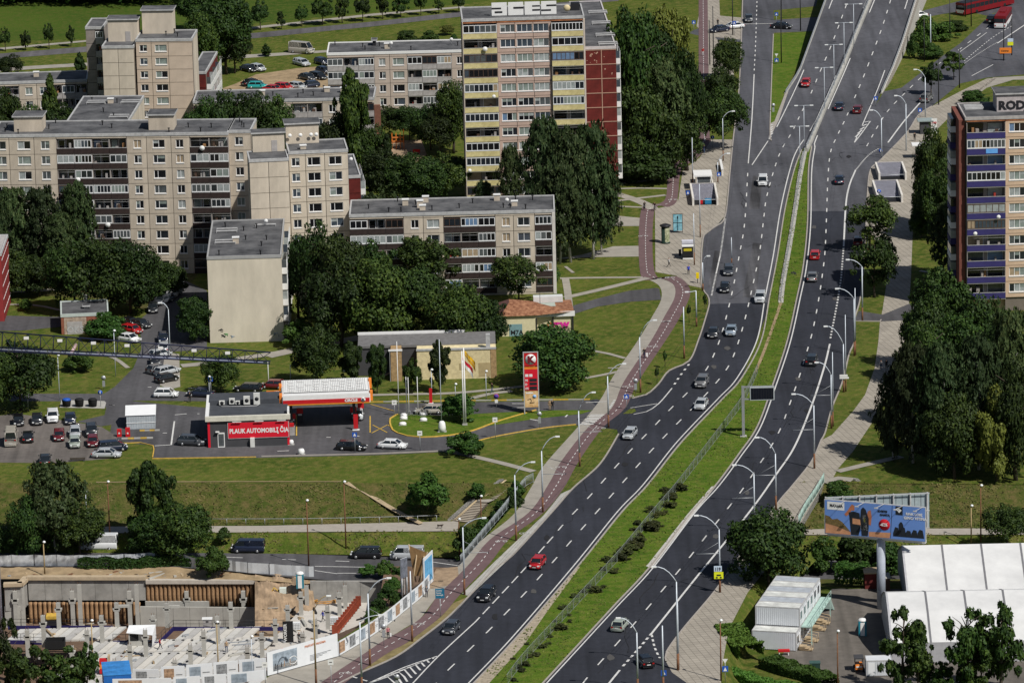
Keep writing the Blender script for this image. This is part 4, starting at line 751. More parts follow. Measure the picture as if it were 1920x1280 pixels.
CR_ = {'linden': [lobes_crown(s, 54, 15000, .036, LEAF, 'round', .45) for s in (1, 2, 3, 4)], 'small': [lobes_crown(s, 22, 5200, .062, LEAF, 'round', .45) for s in (11, 12, 13)], 'open': [lobes_crown(s, 26, 6500, .042, LEAF, 'round', .5) for s in (21, 22)],
       'birch': [birch_crown(s, 560, .03, BIRL) for s in (31, 32, 33)], 'column': [lobes_crown(s, 50, 12000, .045, LEAF, 'column', .4) for s in (41, 42)], 'cone': [lobes_crown(s, 60, 7000, .06, LEAF, 'cone', .4) for s in (51,)],
       'shrub': [lobes_crown(s, 26, 6000, .06, BUSHL, 'dome', .35) for s in (61, 62, 63)], 'low': [lobes_crown(s, 14, 1300, .10, JUNI, 'dome', .3) for s in (71, 72)], 'yellow': [lobes_crown(81, 46, 11000, .045, YELL, 'column', .45)], 'ylinden': [lobes_crown(82, 46, 15000, .036, YELL)],
       'maple': [lobes_crown(s, 30, 4200, .055, LEAF, 'column', .75) for s in (91, 92, 93)]}
TR_ = {k: [trunk_mesh(s, BBARK if k == 'birch' else BARK, .012 if k in ('birch', 'column', 'yellow') else .02, birch=k == 'birch') for s in (1, 2)] for k in ('linden', 'birch', 'column')}
NMS = {'linden': ('linden_tree', 'tree'), 'small': ('young_tree', 'tree'), 'open': ('maple_tree', 'tree'), 'birch': ('birch_tree', 'tree'), 'column': ('poplar_tree', 'tree'), 'cone': ('spruce_tree', 'tree'), 'shrub': ('shrub', 'shrub'), 'low': ('low_shrub', 'shrub'), 'yellow': ('yellowing_tree', 'tree'), 'ylinden': ('yellow_green_tree', 'tree'), 'maple': ('maple_tree', 'tree')}
rt = random.Random(77)
def tree(kind, x, yt, yb, wpx, label, z=0.0, group=None, cz=None, rot=None):
    b = W(x, yb, z); h = top_z(b, yt); w = wpx/S(b); nm, cat = NMS[kind]; rz = rt.uniform(0, 6.28) if rot is None else rot
    t = thing(nm, label, cat, b, rz, group)
    if kind in ('shrub', 'low'):
        ob('foliage', rt.choice(CR_[kind]), t, (0, 0, -.05*h), scale=(w*1.06, w*1.06, h*1.03)); q = MB(); q.tube([(0, 0, -.1), (0, 0, h*.5)], .05, BARK, 5, .02)
        for a in (0, 2, 4): q.tube([(0, 0, 0), (math.cos(a)*w*.2, math.sin(a)*w*.2, h*.5)], .04, BARK, 4, .015)
        ob('stem', q, t); return t
    c0 = cz if cz is not None else {'birch': .12, 'column': .12, 'cone': .06, 'yellow': .08, 'open': .25}.get(kind, .16)
    tr = TR_['birch' if kind == 'birch' else ('column' if kind in ('column', 'cone', 'yellow') else 'linden')]
    ob('trunk', rt.choice(tr), t, scale=(h*1.0, h*1.0, h)); ob('crown', rt.choice(CR_[kind]), t, (0, 0, h*c0), scale=(w*1.08, w*1.08, h*(1-c0)*1.02)); return t
# far left and top rows
for i, (x, yt, yb, w_) in enumerate([(10, 52, 97, 18), (48, 58, 95, 17), (92, 44, 92, 17), (133, 48, 88, 15)]): tree('small', x, yt, yb, w_, ORD[i]+' small tree from the left along the meadow footpath, top left corner', group='young trees along the meadow footpath')
for i, (x, yt, yb, w_) in enumerate([(488, 2, 57, 30), (528, 22, 55, 16), (566, 10, 50, 22), (605, -6, 47, 34), (642, -10, 44, 22), (680, -8, 41, 26), (718, -14, 36, 20), (752, -12, 33, 28), (789, -14, 29, 20), (823, -14, 26, 20), (860, -14, 24, 20)]): tree('small', x, yt, yb, w_, ORD[i]+' tree from the left in the far footpath row before the yellow tower', group='trees along the far footpath')
for i, (x, yt, yb, w_) in enumerate([(380, 25, 150, 62), (425, -15, 140, 85), (365, -30, 60, 70), (440, 40, 138, 60)]): tree('linden', x, yt, yb, w_, ['rounded greyish tree just right of the cracked tan block', 'tallest dark tree above the parked cars at upper left', 'dark tree at the top edge behind the stepped block', 'dark tree touching the upper left car park'][i])
rq = random.Random(8)
def wood(name, pts, n, size, hh, label=None):
    """a far-off wood that reads as one mass"""
    rs = np.random.RandomState(4); P = []; Q = []
    for (x, y) in pts:
        b = W(x, y); r = size*rs.uniform(.8, 1.2); h = hh*rs.uniform(.75, 1.2); d = rs.normal(0, 1, (n, 3)); d[:, 2] = np.abs(d[:, 2])*1.1-.1; d /= np.linalg.norm(d, axis=1)[:, None]; k = 1+.25*np.sin(d[:, 0]*7+x)*np.cos(d[:, 1]*6+y)
        P.append(np.array([b.x, b.y, h*.3])+d*np.array([r, r, h*.7])*k[:, None]*(1-np.abs(rs.normal(0, .1, n)))[:, None]); Q.append(d)
    return ob(name, leaves(np.concatenate(P), np.concatenate(Q), .75, LEAF, 5), kind='stuff')
wood('distant_wood', [(x, 9-rq.uniform(0, 24)) for x in range(-60, 330, 15)]+[(x, -22-rq.uniform(0, 25)) for x in range(340, 900, 22)]+[(x, rq.uniform(-120, -60)) for x in range(-100, 1300, 35)], 900, 6, 9)
tree('cone', 499, 82, 106, 24, 'lone small dark conifer beside the grey van at upper left')
tree('shrub', 766, 54, 82, 42, 'left one of the two dark bushes behind the roof of the back block'); tree('shrub', 806, 57, 82, 34, 'right one of the two dark bushes behind the roof of the back block'); tree('shrub', 851, 64, 80, 14, 'tiny bush left of the yellow tower roof'); tree('ylinden', 838, 48, 66, 24, 'yellow-green bush beside the top left corner of the yellow tower')
for i, (k, x, yt, yb, w_) in enumerate([('cone', 100, 138, 305, 54), ('linden', 14, 165, 305, 54), ('cone', 150, 98, 142, 26), ('linden', 22, 102, 150, 44), ('linden', 122, 192, 310, 60), ('linden', 60, 198, 310, 60)]): tree(k, x, yt, yb, w_, ['pointed dark conifer in front of the low far-left block', 'dark round tree at the left edge in front of the low far-left block', 'small dark conifer left of the shaded stair wing', 'dark bushy tree at the left edge beside the far side road', 'dark tree hiding the lower wall of the far-left block', 'dark low tree between the conifer and the left edge'][i])
for i, (x, yt, yb, w_) in enumerate([(392, 184, 345, 70), (430, 174, 345, 80), (478, 174, 345, 86), (520, 180, 340, 66)]): tree('linden', x, yt, yb, w_, ORD[i]+' dark tree from the left in the clump behind the long left roof', group='clump of dark trees behind the long left block')
tree('column', 662, 130, 348, 66, 'tall dark poplar in front of the low roofed block, upper centre', cz=.1); tree('linden', 636, 212, 345, 76, 'dark round tree at the foot of the tall poplar'); tree('linden', 688, 222, 345, 58, 'dark tree just right of the tall poplar')
for i, (x, yt, yb, w_) in enumerate([(730, 198, 262, 58), (768, 200, 264, 62), (808, 196, 282, 62), (850, 152, 288, 62), (826, 210, 292, 60)]): tree('linden', x, yt, yb, w_, ['first dark tree from the left behind the playground', 'second dark tree from the left behind the playground', 'third dark tree from the left behind the playground', 'tall green tree pressed against the yellow tower, left side', 'low tree between the playground and the yellow tower'][i])
tree('cone', 727, 250, 300, 26, 'small dark conifer left of the orange playground frame')
for i, (x, yt, yb, w_) in enumerate([(720, 280, 385, 72), (762, 288, 388, 74), (838, 286, 382, 84), (800, 296, 390, 70)]): tree('linden', x, yt, yb, w_, ['leftmost tree of the group behind the central block', 'second tree from the left behind the central block', 'bright green rounded tree left of the tower foot', 'third tree from the left behind the central block'][i])
tree('birch', 745, 318, 388, 60, 'drooping birch among the trees behind the central block')
# big mass right of the tower
for i, (k, x, yt, yb, w_) in enumerate([('linden', 1190, 12, 330, 92), ('ylinden', 1255, 20, 290, 86), ('linden', 1222, 40, 300, 100), ('linden', 1288, 95, 320, 66), ('linden', 1200, 130, 335, 96), ('birch', 1245, 110, 330, 96), ('linden', 1265, 185, 332, 92), ('linden', 1188, 225, 338, 64), ('shrub', 1215, 262, 342, 100), ('shrub', 1168, 285, 340, 50)]):
    tree(k, x, yt, yb, w_, ['tallest dark tree right of the red gable', 'bright yellow-green tree top right of the tallest dark tree', 'dark tree in the middle of the mass right of the red gable', 'slim dark tree overhanging the far cycle track', 'dark tree close to the red gable, mid height', 'greyish birch hanging in the middle of the mass right of the red gable', 'dark green tree with low branches near the footway', 'dark tree at the foot of the red gable', 'wide low green shrub at the foot of the tree mass right of the red gable', 'low shrub between the red gable and the footpaths'][i], cz=.1 if k == 'linden' else None)
for i, (x, yt, yb, w_) in enumerate([(1366, 72, 150, 52), (1352, 128, 220, 58), (1356, 165, 282, 84)]): tree('linden', x, yt, yb, w_, ['uppermost tree of the kerbside row beside the surface road', 'middle tree of the kerbside row beside the surface road', 'lowest and widest tree of the kerbside row, above the steps pavilion'][i], group='kerbside trees above the bus stop', cz=.12 if i < 2 else .25)
# birches in front of the tower
for i, (x, yt, yb, w_) in enumerate([(960, 272, 430, 46), (1026, 218, 488, 88), (1070, 240, 492, 84), (1112, 232, 486, 88), (1050, 300, 495, 90), (908, 340, 420, 40), (1128, 300, 478, 60)]): tree('birch', x, yt, yb, w_, ['slim birch in front of the left pink windows of the tower', 'tall birch in front of the right yellow balconies', 'birch between the two tallest ones at the tower foot', 'tall birch covering the lower red gable', 'wide low birch right behind the white edge of the central block', 'low birch at the left foot of the tower', 'rightmost birch by the little lawn paths'][i], group='birches in front of the tower')
tree('shrub', 1040, 498, 530, 22, 'small bush at the right corner of the central block')
# left foreground of the long block
for i, (x, yt, yb, w_) in enumerate([(28, 352, 530, 72), (82, 352, 530, 76), (150, 340, 520, 62), (-8, 360, 540, 60), (115, 400, 535, 60)]): tree('birch', x, yt, yb, w_, ['dark birch near the left edge before the long block', 'broad dark birch before the long block', 'slim tall birch before the first brown balconies', 'birch cut by the left edge before the long block', 'low birch between the broad and the slim one'][i], group='birches before the long block')
for i, (x, yt, yb, w_) in enumerate([(140, 452, 588, 96), (192, 446, 592, 104), (245, 450, 588, 96), (290, 485, 562, 80), (322, 492, 556, 52), (20, 470, 560, 80), (75, 480, 556, 70)]): tree('linden', x, yt, yb, w_, ['round green tree left of the linden group by the transformer house', 'largest green tree directly behind the transformer house', 'green tree right of the largest one, above the parked silver cars', 'smaller green tree behind the parked cars and tall lamp', 'low green tree at the end of the parked row', 'dark low tree at the left edge below the birches', 'dark low tree right of the left edge one'][i], cz=.08)
tree('linden', 366, 556, 640, 62, 'dark bushy tree between the back street and the cream gable', cz=.03); tree('shrub', 197, 584, 636, 74, 'round dark bush beside the transformer house')
# centre mass
for i, (k, x, yt, yb, w_) in enumerate([('linden', 597, 416, 620, 88), ('linden', 640, 440, 640, 96), ('birch', 705, 362, 500, 84), ('open', 806, 434, 560, 96), ('linden', 690, 450, 600, 100), ('linden', 640, 486, 650, 116), ('linden', 708, 486, 655, 118), ('linden', 770, 500, 645, 100), ('linden', 806, 520, 612, 72), ('linden', 862, 530, 666, 104), ('ylinden', 828, 560, 660, 84), ('linden', 905, 560, 660, 84), ('open', 972, 474, 568, 88), ('linden', 560, 460, 600, 60)]):
    tree(k, x, yt, yb, w_, ['tall dark tree covering the foot of the nine-storey tan front', 'dark tree behind the central clump, left', 'pale-stemmed birch in front of the left end of the central block', 'open-crowned dark tree across the middle balconies of the central block', 'dark tree in the middle of the central clump, rear', 'broad dark tree at the left of the central clump', 'broadest dark tree in the middle of the central clump', 'dark green tree at the right of the central clump', 'dark tree below the open-crowned one', 'dense round tree between the central clump and the rusty kiosk', 'yellowish-topped round tree on the left of the dense round one', 'dense tree touching the rusty kiosk', 'open round tree before the right end of the central block', 'dark low tree hugging the gable side of the cream block'][i], cz=.08 if k != 'open' else .2)
tree('shrub', 562, 596, 652, 60, 'green bush at the right foot of the cream gable'); tree('shrub', 597, 618, 650, 30, 'pale green bush right of the gable bush')
tree('linden', 1038, 613, 728, 132, 'huge round dark green tree right of the petrol price pylon', cz=.0)
for i, (k, x, yt, yb, w_) in enumerate([('linden', 594, 610, 722, 76), ('column', 658, 640, 722, 44), ('column', 707, 640, 738, 36), ('small', 773, 672, 738, 30), ('column', 824, 638, 736, 42), ('linden', 415, 664, 738, 62)]): tree(k, x, yt, yb, w_, ['widest round tree behind the petrol canopy', 'dark tree right behind the petrol canopy', 'slim dark tree just right of the petrol canopy', 'thin low tree between the flagpoles and the brick building', 'slim dark tree in front of the long yellow brick wall', 'dark tree behind the flat roof of the petrol shop'][i], cz=.12)
tree('linden', 40, 640, 768, 116, 'big dark tree at the left edge above the parking lot', cz=.05); tree('linden', -8, 650, 775, 70, 'dark tree cut by the left photo edge above the parking lot', cz=.05)
tree('shrub', 152, 660, 697, 50, 'dark bush left of the back street lawn'); tree('shrub', 132, 668, 694, 26, 'small dark bush beside the pink rail in the lawn'); tree('shrub', 48, 560, 582, 24, 'thin brown bush on the worn lawn left of the transformer house')
tree('shrub', 863, 738, 788, 66, 'round green bush behind the white flagpole'); tree('shrub', 872, 808, 852, 68, 'round green bush at the end of the petrol station kerb')
tree('shrub', 803, 884, 952, 72, 'large dark bush on the embankment left of the stairs', z=-1.5); tree('shrub', 893, 902, 930, 32, 'small bush on the embankment beside the stairs', z=-.8)
for i, (x, yt, yb, w_, z) in enumerate([(964, 920, 958, 38, -1), (942, 938, 986, 42, -3), (908, 970, 1024, 46, -4.5), (875, 985, 1048, 46, -5.3), (968, 900, 930, 30, -.3), (905, 1000, 1050, 40, -5.3)]): tree('shrub', x, yt, yb, w_, ORD[i]+' dark bush of the thicket between the long stairs and the bridge railing', z=z, group='thicket beside the bridge railing')
# lower left
for i, (k, x, yt, yb, w_, z) in enumerate([('birch', 105, 868, 1035, 116, ZU), ('linden', 60, 930, 1045, 74, ZU), ('linden', 150, 940, 1042, 84, ZU), ('column', 288, 858, 1032, 84, ZU), ('linden', 345, 945, 1052, 94, ZU), ('linden', 285, 960, 1048, 80, ZU), ('linden', 18, 985, 1040, 56, ZU)]): tree(k, x, yt, yb, w_, ['tall birch on the embankment at lower left', 'dark round tree left below the tall embankment birch', 'dark round tree right below the tall embankment birch', 'upright dark tree right of the rusty lamp post on the embankment', 'spreading tree beside the underpass street, above the draped fence', 'dark tree under the upright one by the draped fence', 'dark tree at the left edge above the draped fence'][i], z=z, cz=.05)
tree('shrub', 400, 1022, 1076, 56, 'dark bush at the right end of the draped fence', z=ZU); tree('shrub', 420, 988, 1016, 26, 'small bush on the grass strip below the lower path', z=-4.2)
for i, (x, yt, yb, w_) in enumerate([(15, 1160, 1300, 60), (70, 1205, 1310, 90), (125, 1215, 1310, 90), (165, 1205, 1300, 46), (25, 1220, 1310, 60)]): tree('maple', x, yt, yb, w_, ORD[i]+' dark tree of the clump cut by the bottom left corner', z=-3, group='trees in the bottom left corner', cz=.02)
# right-hand side
tree('linden', 1443, 955, 1106, 132, 'large round maple over the east pavement, left of the billboard', z=-1.5, cz=.08)
for i, (x, yt, yb, w_) in enumerate([(1545, 1004, 1072, 62), (1605, 985, 1070, 86), (1660, 1005, 1080, 60), (1512, 1030, 1070, 40)]): tree('shrub', x, yt, yb, w_, ['bright green shrub below the left billboard corner', 'large shrub left of the billboard post', 'shrub right of the billboard post', 'low shrub between the round maple and the billboard'][i], z=ZU)
tree('linden', 1888, 946, 1030, 78, 'dark tree at the right edge beyond the white marquee', z=-4)
for i, (x, yt, yb, w_) in enumerate([(1692, 1136, 1300, 84), (1722, 1190, 1300, 70), (1812, 1134, 1300, 84), (1878, 1130, 1300, 90), (1765, 1240, 1300, 50), (1840, 1200, 1300, 80)]): tree('maple', x, yt, yb, w_, ['leftmost of the loose-crowned trees in front of the white marquee', 'lower tree beside the leftmost loose-crowned one', 'middle loose-crowned tree in front of the marquee', 'rightmost loose-crowned tree in front of the marquee', 'short tree at the bottom edge before the marquee', 'dark tree between the middle and rightmost ones'][i], z=ZL, cz=.05)
for i, (k, x, yt, yb, w_) in enumerate([('open', 1632, 366, 470, 84), ('open', 1640, 440, 558, 78), ('linden', 1748, 240, 430, 62), ('linden', 1762, 300, 450, 66), ('linden', 1742, 350, 440, 56), ('birch', 1778, 380, 520, 62), ('linden', 1728, 395, 445, 44)]): tree(k, x, yt, yb, w_, ['upper spreading tree between the road and the east pavement', 'lower spreading tree between the road and the east pavement', 'tall dark tree left of the indigo tower', 'dark tree hugging the indigo tower wall', 'rounded dark tree over the east pavement edge', 'yellowish birch below the tall dark trees by the indigo tower', 'small dark tree at the pavement edge'][i], cz=.18 if k == 'open' else .05)
for i, (k, x, yt, yb, w_) in enumerate([('linden', 1765, 505, 700, 104), ('linden', 1835, 555, 720, 110), ('linden', 1745, 560, 720, 96), ('linden', 1800, 590, 760, 110), ('linden', 1880, 600, 780, 96), ('birch', 1712, 645, 868, 92), ('birch', 1770, 640, 882, 100), ('birch', 1835, 630, 880, 100), ('yellow', 1868, 726, 902, 76), ('linden', 1905, 680, 900, 80), ('birch', 1675, 700, 858, 62), ('linden', 1790, 740, 898, 96), ('birch', 1895, 580, 860, 90), ('linden', 1735, 610, 800, 76)]): tree(k, x, yt, yb, w_, ['uppermost dark tree of the wood below the indigo tower', 'dark tree at the foot of the indigo tower', 'dark tree over the east pavement, upper part of the wood', 'dark tree in the middle of the right-hand wood', 'dark tree at the right edge of the wood, upper part', 'tall birch at the left front of the right-hand wood', 'birch second from the left front of the wood', 'birch in the middle of the wood front', 'yellow-leaved drooping tree at the front of the right-hand wood', 'dark tree at the right edge of the wood, lower part', 'low birch leaning over the small side path', 'dark rounded tree behind the front birches', 'birch at the right edge of the wood', 'bright green tree between the pavement and the front birches'][i], cz=.03)
for i, (k, x, yt, yb, w_) in enumerate([('small', 1746, 117, 178, 34), ('small', 1788, 98, 150, 40), ('shrub', 1735, 28, 90, 44), ('shrub', 1765, 38, 74, 64), ('shrub', 1745, 80, 110, 44), ('shrub', 1711, 62, 110, 22), ('shrub', 1795, 36, 58, 40)]): tree(k, x, yt, yb, w_, ['dark little tree in the kerbside pair beside the slip road, left', 'dark little tree in the kerbside pair beside the slip road, right', 'tall dark bush against the flyover parapet', 'wide dark bush on the junction lawn', 'green bush at the bottom of the junction lawn', 'slim dark bush beside the flyover wall', 'dark bush at the top of the junction lawn'][i], cz=.3 if k == 'small' else None)
tree('shrub', 1828, 166, 196, 54, 'dark bushes peeping over the roof of the indigo tower'); tree('shrub', 1573, 896, 936, 54, 'round green bush beside the east stairs', z=-1)
# low shrubs in the median, hedges
LS = [(1273, 915, 26), (1248, 918, 16), (1254, 930, 24), (1256, 946, 22), (1246, 961, 14), (1222, 955, 20), (1232, 965, 18), (1196, 980, 16), (1188, 992, 12), (1218, 988, 30), (1228, 984, 24), (1200, 1002, 12), (1180, 1018, 18), (1196, 1012, 22), (1168, 1028, 14), (1168, 1036, 26), (1180, 1030, 30), (1190, 1022, 26), (1166, 1046, 24), (1140, 1048, 18), (1132, 1066, 12), (1154, 1070, 16), (1116, 1106, 22), (1132, 1100, 12), (1092, 1108, 12), (1076, 1116, 14), (1056, 1138, 14), (1104, 1100, 14), (1067, 1152, 8), (1051, 1176, 22), (1068, 1164, 10), (1040, 1164, 8), (1032, 1192, 10), (1017, 1212, 14), (1028, 1206, 10), (989, 1206, 8), (1004, 1226, 14), (992, 1230, 12), (974, 1250, 14), (986, 1244, 16), (980, 1256, 12), (962, 1234, 8), (964, 1274, 12)]
def LSN(i, x):
    return '%s juniper mound in the grassy median, %s from the top' % ('large' if LS[i][2] > 20 else 'small', ORD[sorted(range(len(LS)), key=lambda j: LS[j][1]).index(i)])
for i, (x, y, w_) in enumerate(LS): tree('low', x, y-w_*.38, y+w_*.2, w_*1.3, LSN(i, x), group='juniper mounds in the median')
def hedge(px, wd, h, label, z=0.0, mt=None):
    P = resample(line([(x, y, z) for x, y in px]), .35); rs = np.random.RandomState(len(P)); A = []; Q = []
    for i in range(0, len(P)-1):
        d = (P[i+1]-P[i]).normalized(); n_ = Vector((-d.y, d.x, 0)); m = int(90*wd/1.5)
        u = rs.uniform(-1, 1, m); v = rs.uniform(0, 1, m); top = rs.rand(m) < .55; hh = h*(1+.12*math.sin(i*.7)+.1*math.sin(i*.23))
        off = np.where(top, u, np.sign(u)*(.9+.1*rs.rand(m)))*wd/2; zz_ = np.where(top, hh*(.93+.1*rs.rand(m)), v*hh); b = np.array(P[i])
        A.append(b+np.outer(off, np.array(n_))+np.outer(rs.uniform(-.2, .2, m), np.array(d))+np.outer(zz_, [0, 0, 1.0])); Q.append(np.where(top[:, None], [0, 0, 1.0], np.sign(u)[:, None]*np.array(n_)))
    me = leaves(np.concatenate(A), np.concatenate(Q), .3, mt or HEDL, 3, 'hedge'); o = ob('hedge', me, label=label, cat='hedge'); q = MB(); ribbon(q, P, wd*.7, BARK); return o
hedge([(1366, 1190), (1385, 1215), (1412, 1232)], 4, 1.6, 'bright green hedge mass between the east pavement and the white containers', z=-1.5)
hedge([(1440, 1248), (1480, 1262), (1520, 1272), (1560, 1290)], 3, 1.3, 'clipped green hedge along the bottom edge beside the waste container', z=ZL)
hedge([(1362, 1268), (1440, 1290), (1500, 1300)], 2.2, 1.1, 'low dark hedge in the bottom right lawn', z=ZL)
hedge([(1570, 1088), (1630, 1090)], 3, 2.2, 'dark hedge behind the container yard beside the dark red shed', z=ZL, mt=BUSHL)
for i, (x, yt, yb, w_) in enumerate([(690, 1056, 1078, 32), (722, 1048, 1080, 34), (748, 1060, 1084, 28)]): tree('shrub', x, yt, yb, w_, ORD[i]+' wild bush from the left at the pit edge by the street', z=-5.2, group='wild bushes at the pit edge')
for i, (x, yt, yb, w_) in enumerate([(738, 1082, 1108, 34), (728, 1096, 1128, 38), (712, 1118, 1150, 34), (745, 1112, 1136, 30), (700, 1138, 1168, 30), (690, 1160, 1186, 28), (672, 1178, 1202, 24), (722, 1142, 1160, 22)]): tree('shrub', x, yt, yb, w_, ORD[i]+' wild bush on the bank inside the printed hoarding', z=-3.6, group='wild bushes inside the hoarding')
hedge([(430, 1312), (520, 1296)], 2, 1, 'dark hedge bit at the bottom edge under the hoarding', z=-.5, mt=BUSHL)
hedge([(150, 1062), (200, 1062), (260, 1062), (330, 1058), (380, 1062)], 1.6, 1.2, 'weeds at the foot of the draped white fence', z=ZU, mt=BUSHL)

def tufts(name, quads, n, mt, sz=.34, seed=1):
    rs = np.random.RandomState(seed); ar = np.array([((q[1]-q[0]).cross(q[2]-q[0])).length for q in quads]); k = rs.choice(len(quads), n, p=ar/ar.sum()); P = np.empty((n, 3))
    for i, j in enumerate(k): q = quads[j]; u, v = rs.rand(2); P[i] = (q[0].lerp(q[1], u)).lerp(q[3].lerp(q[2], u), v)
    P[:, 2] += .1; keep = np.sin(P[:, 0]*.35)*np.cos(P[:, 1]*.22)+rs.normal(0, .5, n) > -.2; P = P[keep]; return ob(name, leaves(P, np.tile([0, -.6, .7], (len(P), 1)), sz, mt, seed, name), kind='stuff')
def lq(A, B): return [(W(*a), W(*b), W(*c), W(*d)) for a, b, c, d in zip(A, A[1:], B[1:], B)]
ML, MR = [(ip(MED_L, y), y, 0) for y in range(300, 1280, 14)], [(ip(MED_R, y), y, 0) for y in range(300, 1280, 14)]
tufts('grass_tufts', lq(ML, MR), 5500, mat('tuft_green', (.06, .11, .012), .9, var=.4, scale=.4, c2=(.13, .15, .03)), .26)
for nm in ('embankment_slope', 'lower_slope', 'east_embankment_slope', 'east_lower_slope'):
    me = bpy.data.objects[nm].data; tufts('grass_tufts', [tuple(me.vertices[v].co for v in p.vertices) for p in me.polygons if me.vertices[p.vertices[0]].co.x < 90], 4500 if 'lower' not in nm else 1800, mat('tuft_dry', (.06, .085, .014), .9, var=.3, scale=.3, c2=(.15, .125, .045)), .3, 3)
# ================================================================ PETROL STATION, SITE, MARQUEES, BILLBOARD
def frame(name, label, cat, pL, pR, z=0.0, group=None):
    A, B = W(*pL, z), W(*pR, z); r = thing(name, label, cat, A, math.atan2(B.y-A.y, B.x-A.x), group); return r, (B-A).length
def bx(name, parent, *boxes, loc=(0, 0, 0)):
    m = MB()
    for b in boxes: m.box(*b)
    return ob(name, m, parent, loc)
CHAR = mat('charcoal_cladding', (.055, .055, .06), .8, var=.12, scale=.6); CREAM = mat('cream_fascia', (.58, .56, .48), .6); FLATR = mat('station_roof', (.055, .06, .07), .8, var=.2, scale=.5); ACW = mat('ac_casing', (.60, .60, .57), .6)
SIGNR = mat('sign_red', (.62, .012, .03), .5, var=.03); WCORR = mat('white_corrugated', (.62, .63, .62), .6, var=.08)
r, w_ = frame('petrol_station_shop', 'low charcoal petrol station shop with a big red sign across its front', 'shop', (391, 839), (543, 834)); D = 13.5; H = 4.3
bx('wall', r, (0, 0, -.1, w_, D, H, CHAR), (-.02, -.03, 0, .35, .4, H, SIGNR), (w_-.3, -.03, 0, w_+.04, 1.0, H, SIGNR))
bx('roof', r, (.2, .3, H+.01, w_-.2, D, H+.25, FLATR), (-.35, -.35, H+.01, w_+.25, .3, H+.75, CREAM), (-.35, .3, H+.01, .2, D, H+.7, WPAINT), (.2, D-.25, H+.26, w_+.1, D+.1, H+.7, CREAM), (w_-.2, .3, H+.01, w_+.1, 3.2, H+1.2, WPAINT), (.2, 8.6, H+.26, w_-.2, D-.26, H+1.0, FLATR))
m = MB(); m.box(3.1, -.12, 1.35, 12.75, -.02, 4.05, RIM); m.box(3.2, -.14, 1.45, 12.65, -.125, 3.95, SIGNR); sg = ob('sign_board', m, r); text('PLAUK AUTOMOBILĮ ČIA', 1.02, WPAINT, sg, (3.38, -.15, 2.25), bold=.035, sx=.80)
for x in (3.9, 7.4, 10.9): bx('sign_lamp', r, (x, -.5, 4.12, x+1.4, -.36, 4.2, WPAINT), (x+.6, -.36, 4.14, x+.7, 0, 4.18, RIM))
bx('door', r, (1.5, -.08, 0, 2.6, -.02, 2.4, WPAINT), (1.62, -.1, .2, 2.48, -.085, 2.2, GL[3])); bx('door_hood', r, (1.2, -.5, 2.55, 1.8, -.02, 2.65, WPAINT)); bx('meter_cabinet', r, (6.6, -.6, 0, 7.3, -.05, 1.5, ACW))
for x, y, a, h in ((1.7, 8, .9, .6), (3.3, 8.2, .9, .9), (4.3, 8.0, .7, .5), (5.6, 7.7, 1.0, 1.3), (7.2, 7.6, 1.0, 1.8)):
    o = bx('air_conditioner', r, (x, y, H+.45, x+a, y+.5, H+.45+h, ACW), (x+.1, y+.05, H+.25, x+.2, y+.4, H+.45, DARK)); m = MB(); m.lathe([(a*.32, -.02), (a*.32, .01)], DARK, 12, (x+a/2, y-.01, H+.45+h/2), axis='y'); ob('fan_grille', m, o)
m = MB(); m.tube([(1.9, 7.9, H+.35), (2.2, 7.3, H+.35), (5, 7.1, H+.35), (7.6, 7.2, H+.35), (8, 7.6, H+.4)], .06, RIM); ob('roof_pipe', m, r)
bx('lpg_sign', r, (w_-3.6, D-.4, H+.72, w_-.4, D-.3, H+1.15, ORNG)); text('LPG', .4, WPAINT, r, (w_-2.3, D-.42, H+.78), bold=.03)
# canopy
A = W(531, 745, 5.6); B = W(692, 739, 5.6); r = thing('petrol_canopy', 'white ribbed petrol canopy with a red lettered band, right of the shop', 'canopy', (A.x, A.y, 0), math.atan2(B.y-A.y, B.x-A.x)); w_ = (B-A).length; D = 10.5
bx('canopy_roof', r, (0, .1, 5.2, w_, D, 5.6, WPAINT), (.0, .3, 5.61, w_, .5, 5.75, WPAINT))
for i in range(0, 46): x = .2+i*(w_-.4)/46; bx('roof_rib', r, (x, 2.6, 5.6, x+.08, D-.1, 5.68, WCORR)) if i % 1 == 0 else None
m = MB(); rd = random.Random(4)
for k in range(9):
    for j in range(4):
        if rd.random() < .85: x = .9+k*1.35+rd.uniform(-.1, .1); y = 3.2+j*1.7+(k % 2)*.5; m.box(x, y, 5.685, x+rd.uniform(.7, 1.15), y+.12, 5.70, GREYB); m.box(x, y+.5, 5.685, x+.07, y+rd.uniform(.8, 1.1), 5.70, GREYB)
ob('roof_stain', m, r); bx('gutter', r, (.1, 2.3, 5.6, w_-.1, 2.55, 5.66, DARK))
f = bx('fascia', r, (-.05, -.05, 5.1, w_+.05, .1, 5.85, WPAINT), (-.06, -.08, 4.45, w_+.06, .08, 5.1, REDP), (-.06, -.06, 4.25, w_+.06, .08, 4.45, ORNG), (w_+.05, .08, 4.3, w_+.18, D, 5.6, WPAINT), (-.18, .08, 4.3, -.05, D, 5.6, WPAINT)); text('CIRCLE', .62, WPAINT, f, (w_-3.9, -.1, 4.56), bold=.05, sx=1.0)
m = MB(); m.lathe([(.36, -.02), (.36, .02)], WPAINT, 20, (w_-.95, -.11, 4.8), axis='y'); o = ob('logo', m, f); text('K', .62, DARK, o, (w_-1.13, -.14, 4.6), bold=.05)
for x, y in ((w_, .6), (w_, D-2.5), (-.75, .5), (-.75, D-4)): bx('orange_corner', r, (x+.15, y, 4.4, x+.6, y+1.6, 5.8, ORNG))
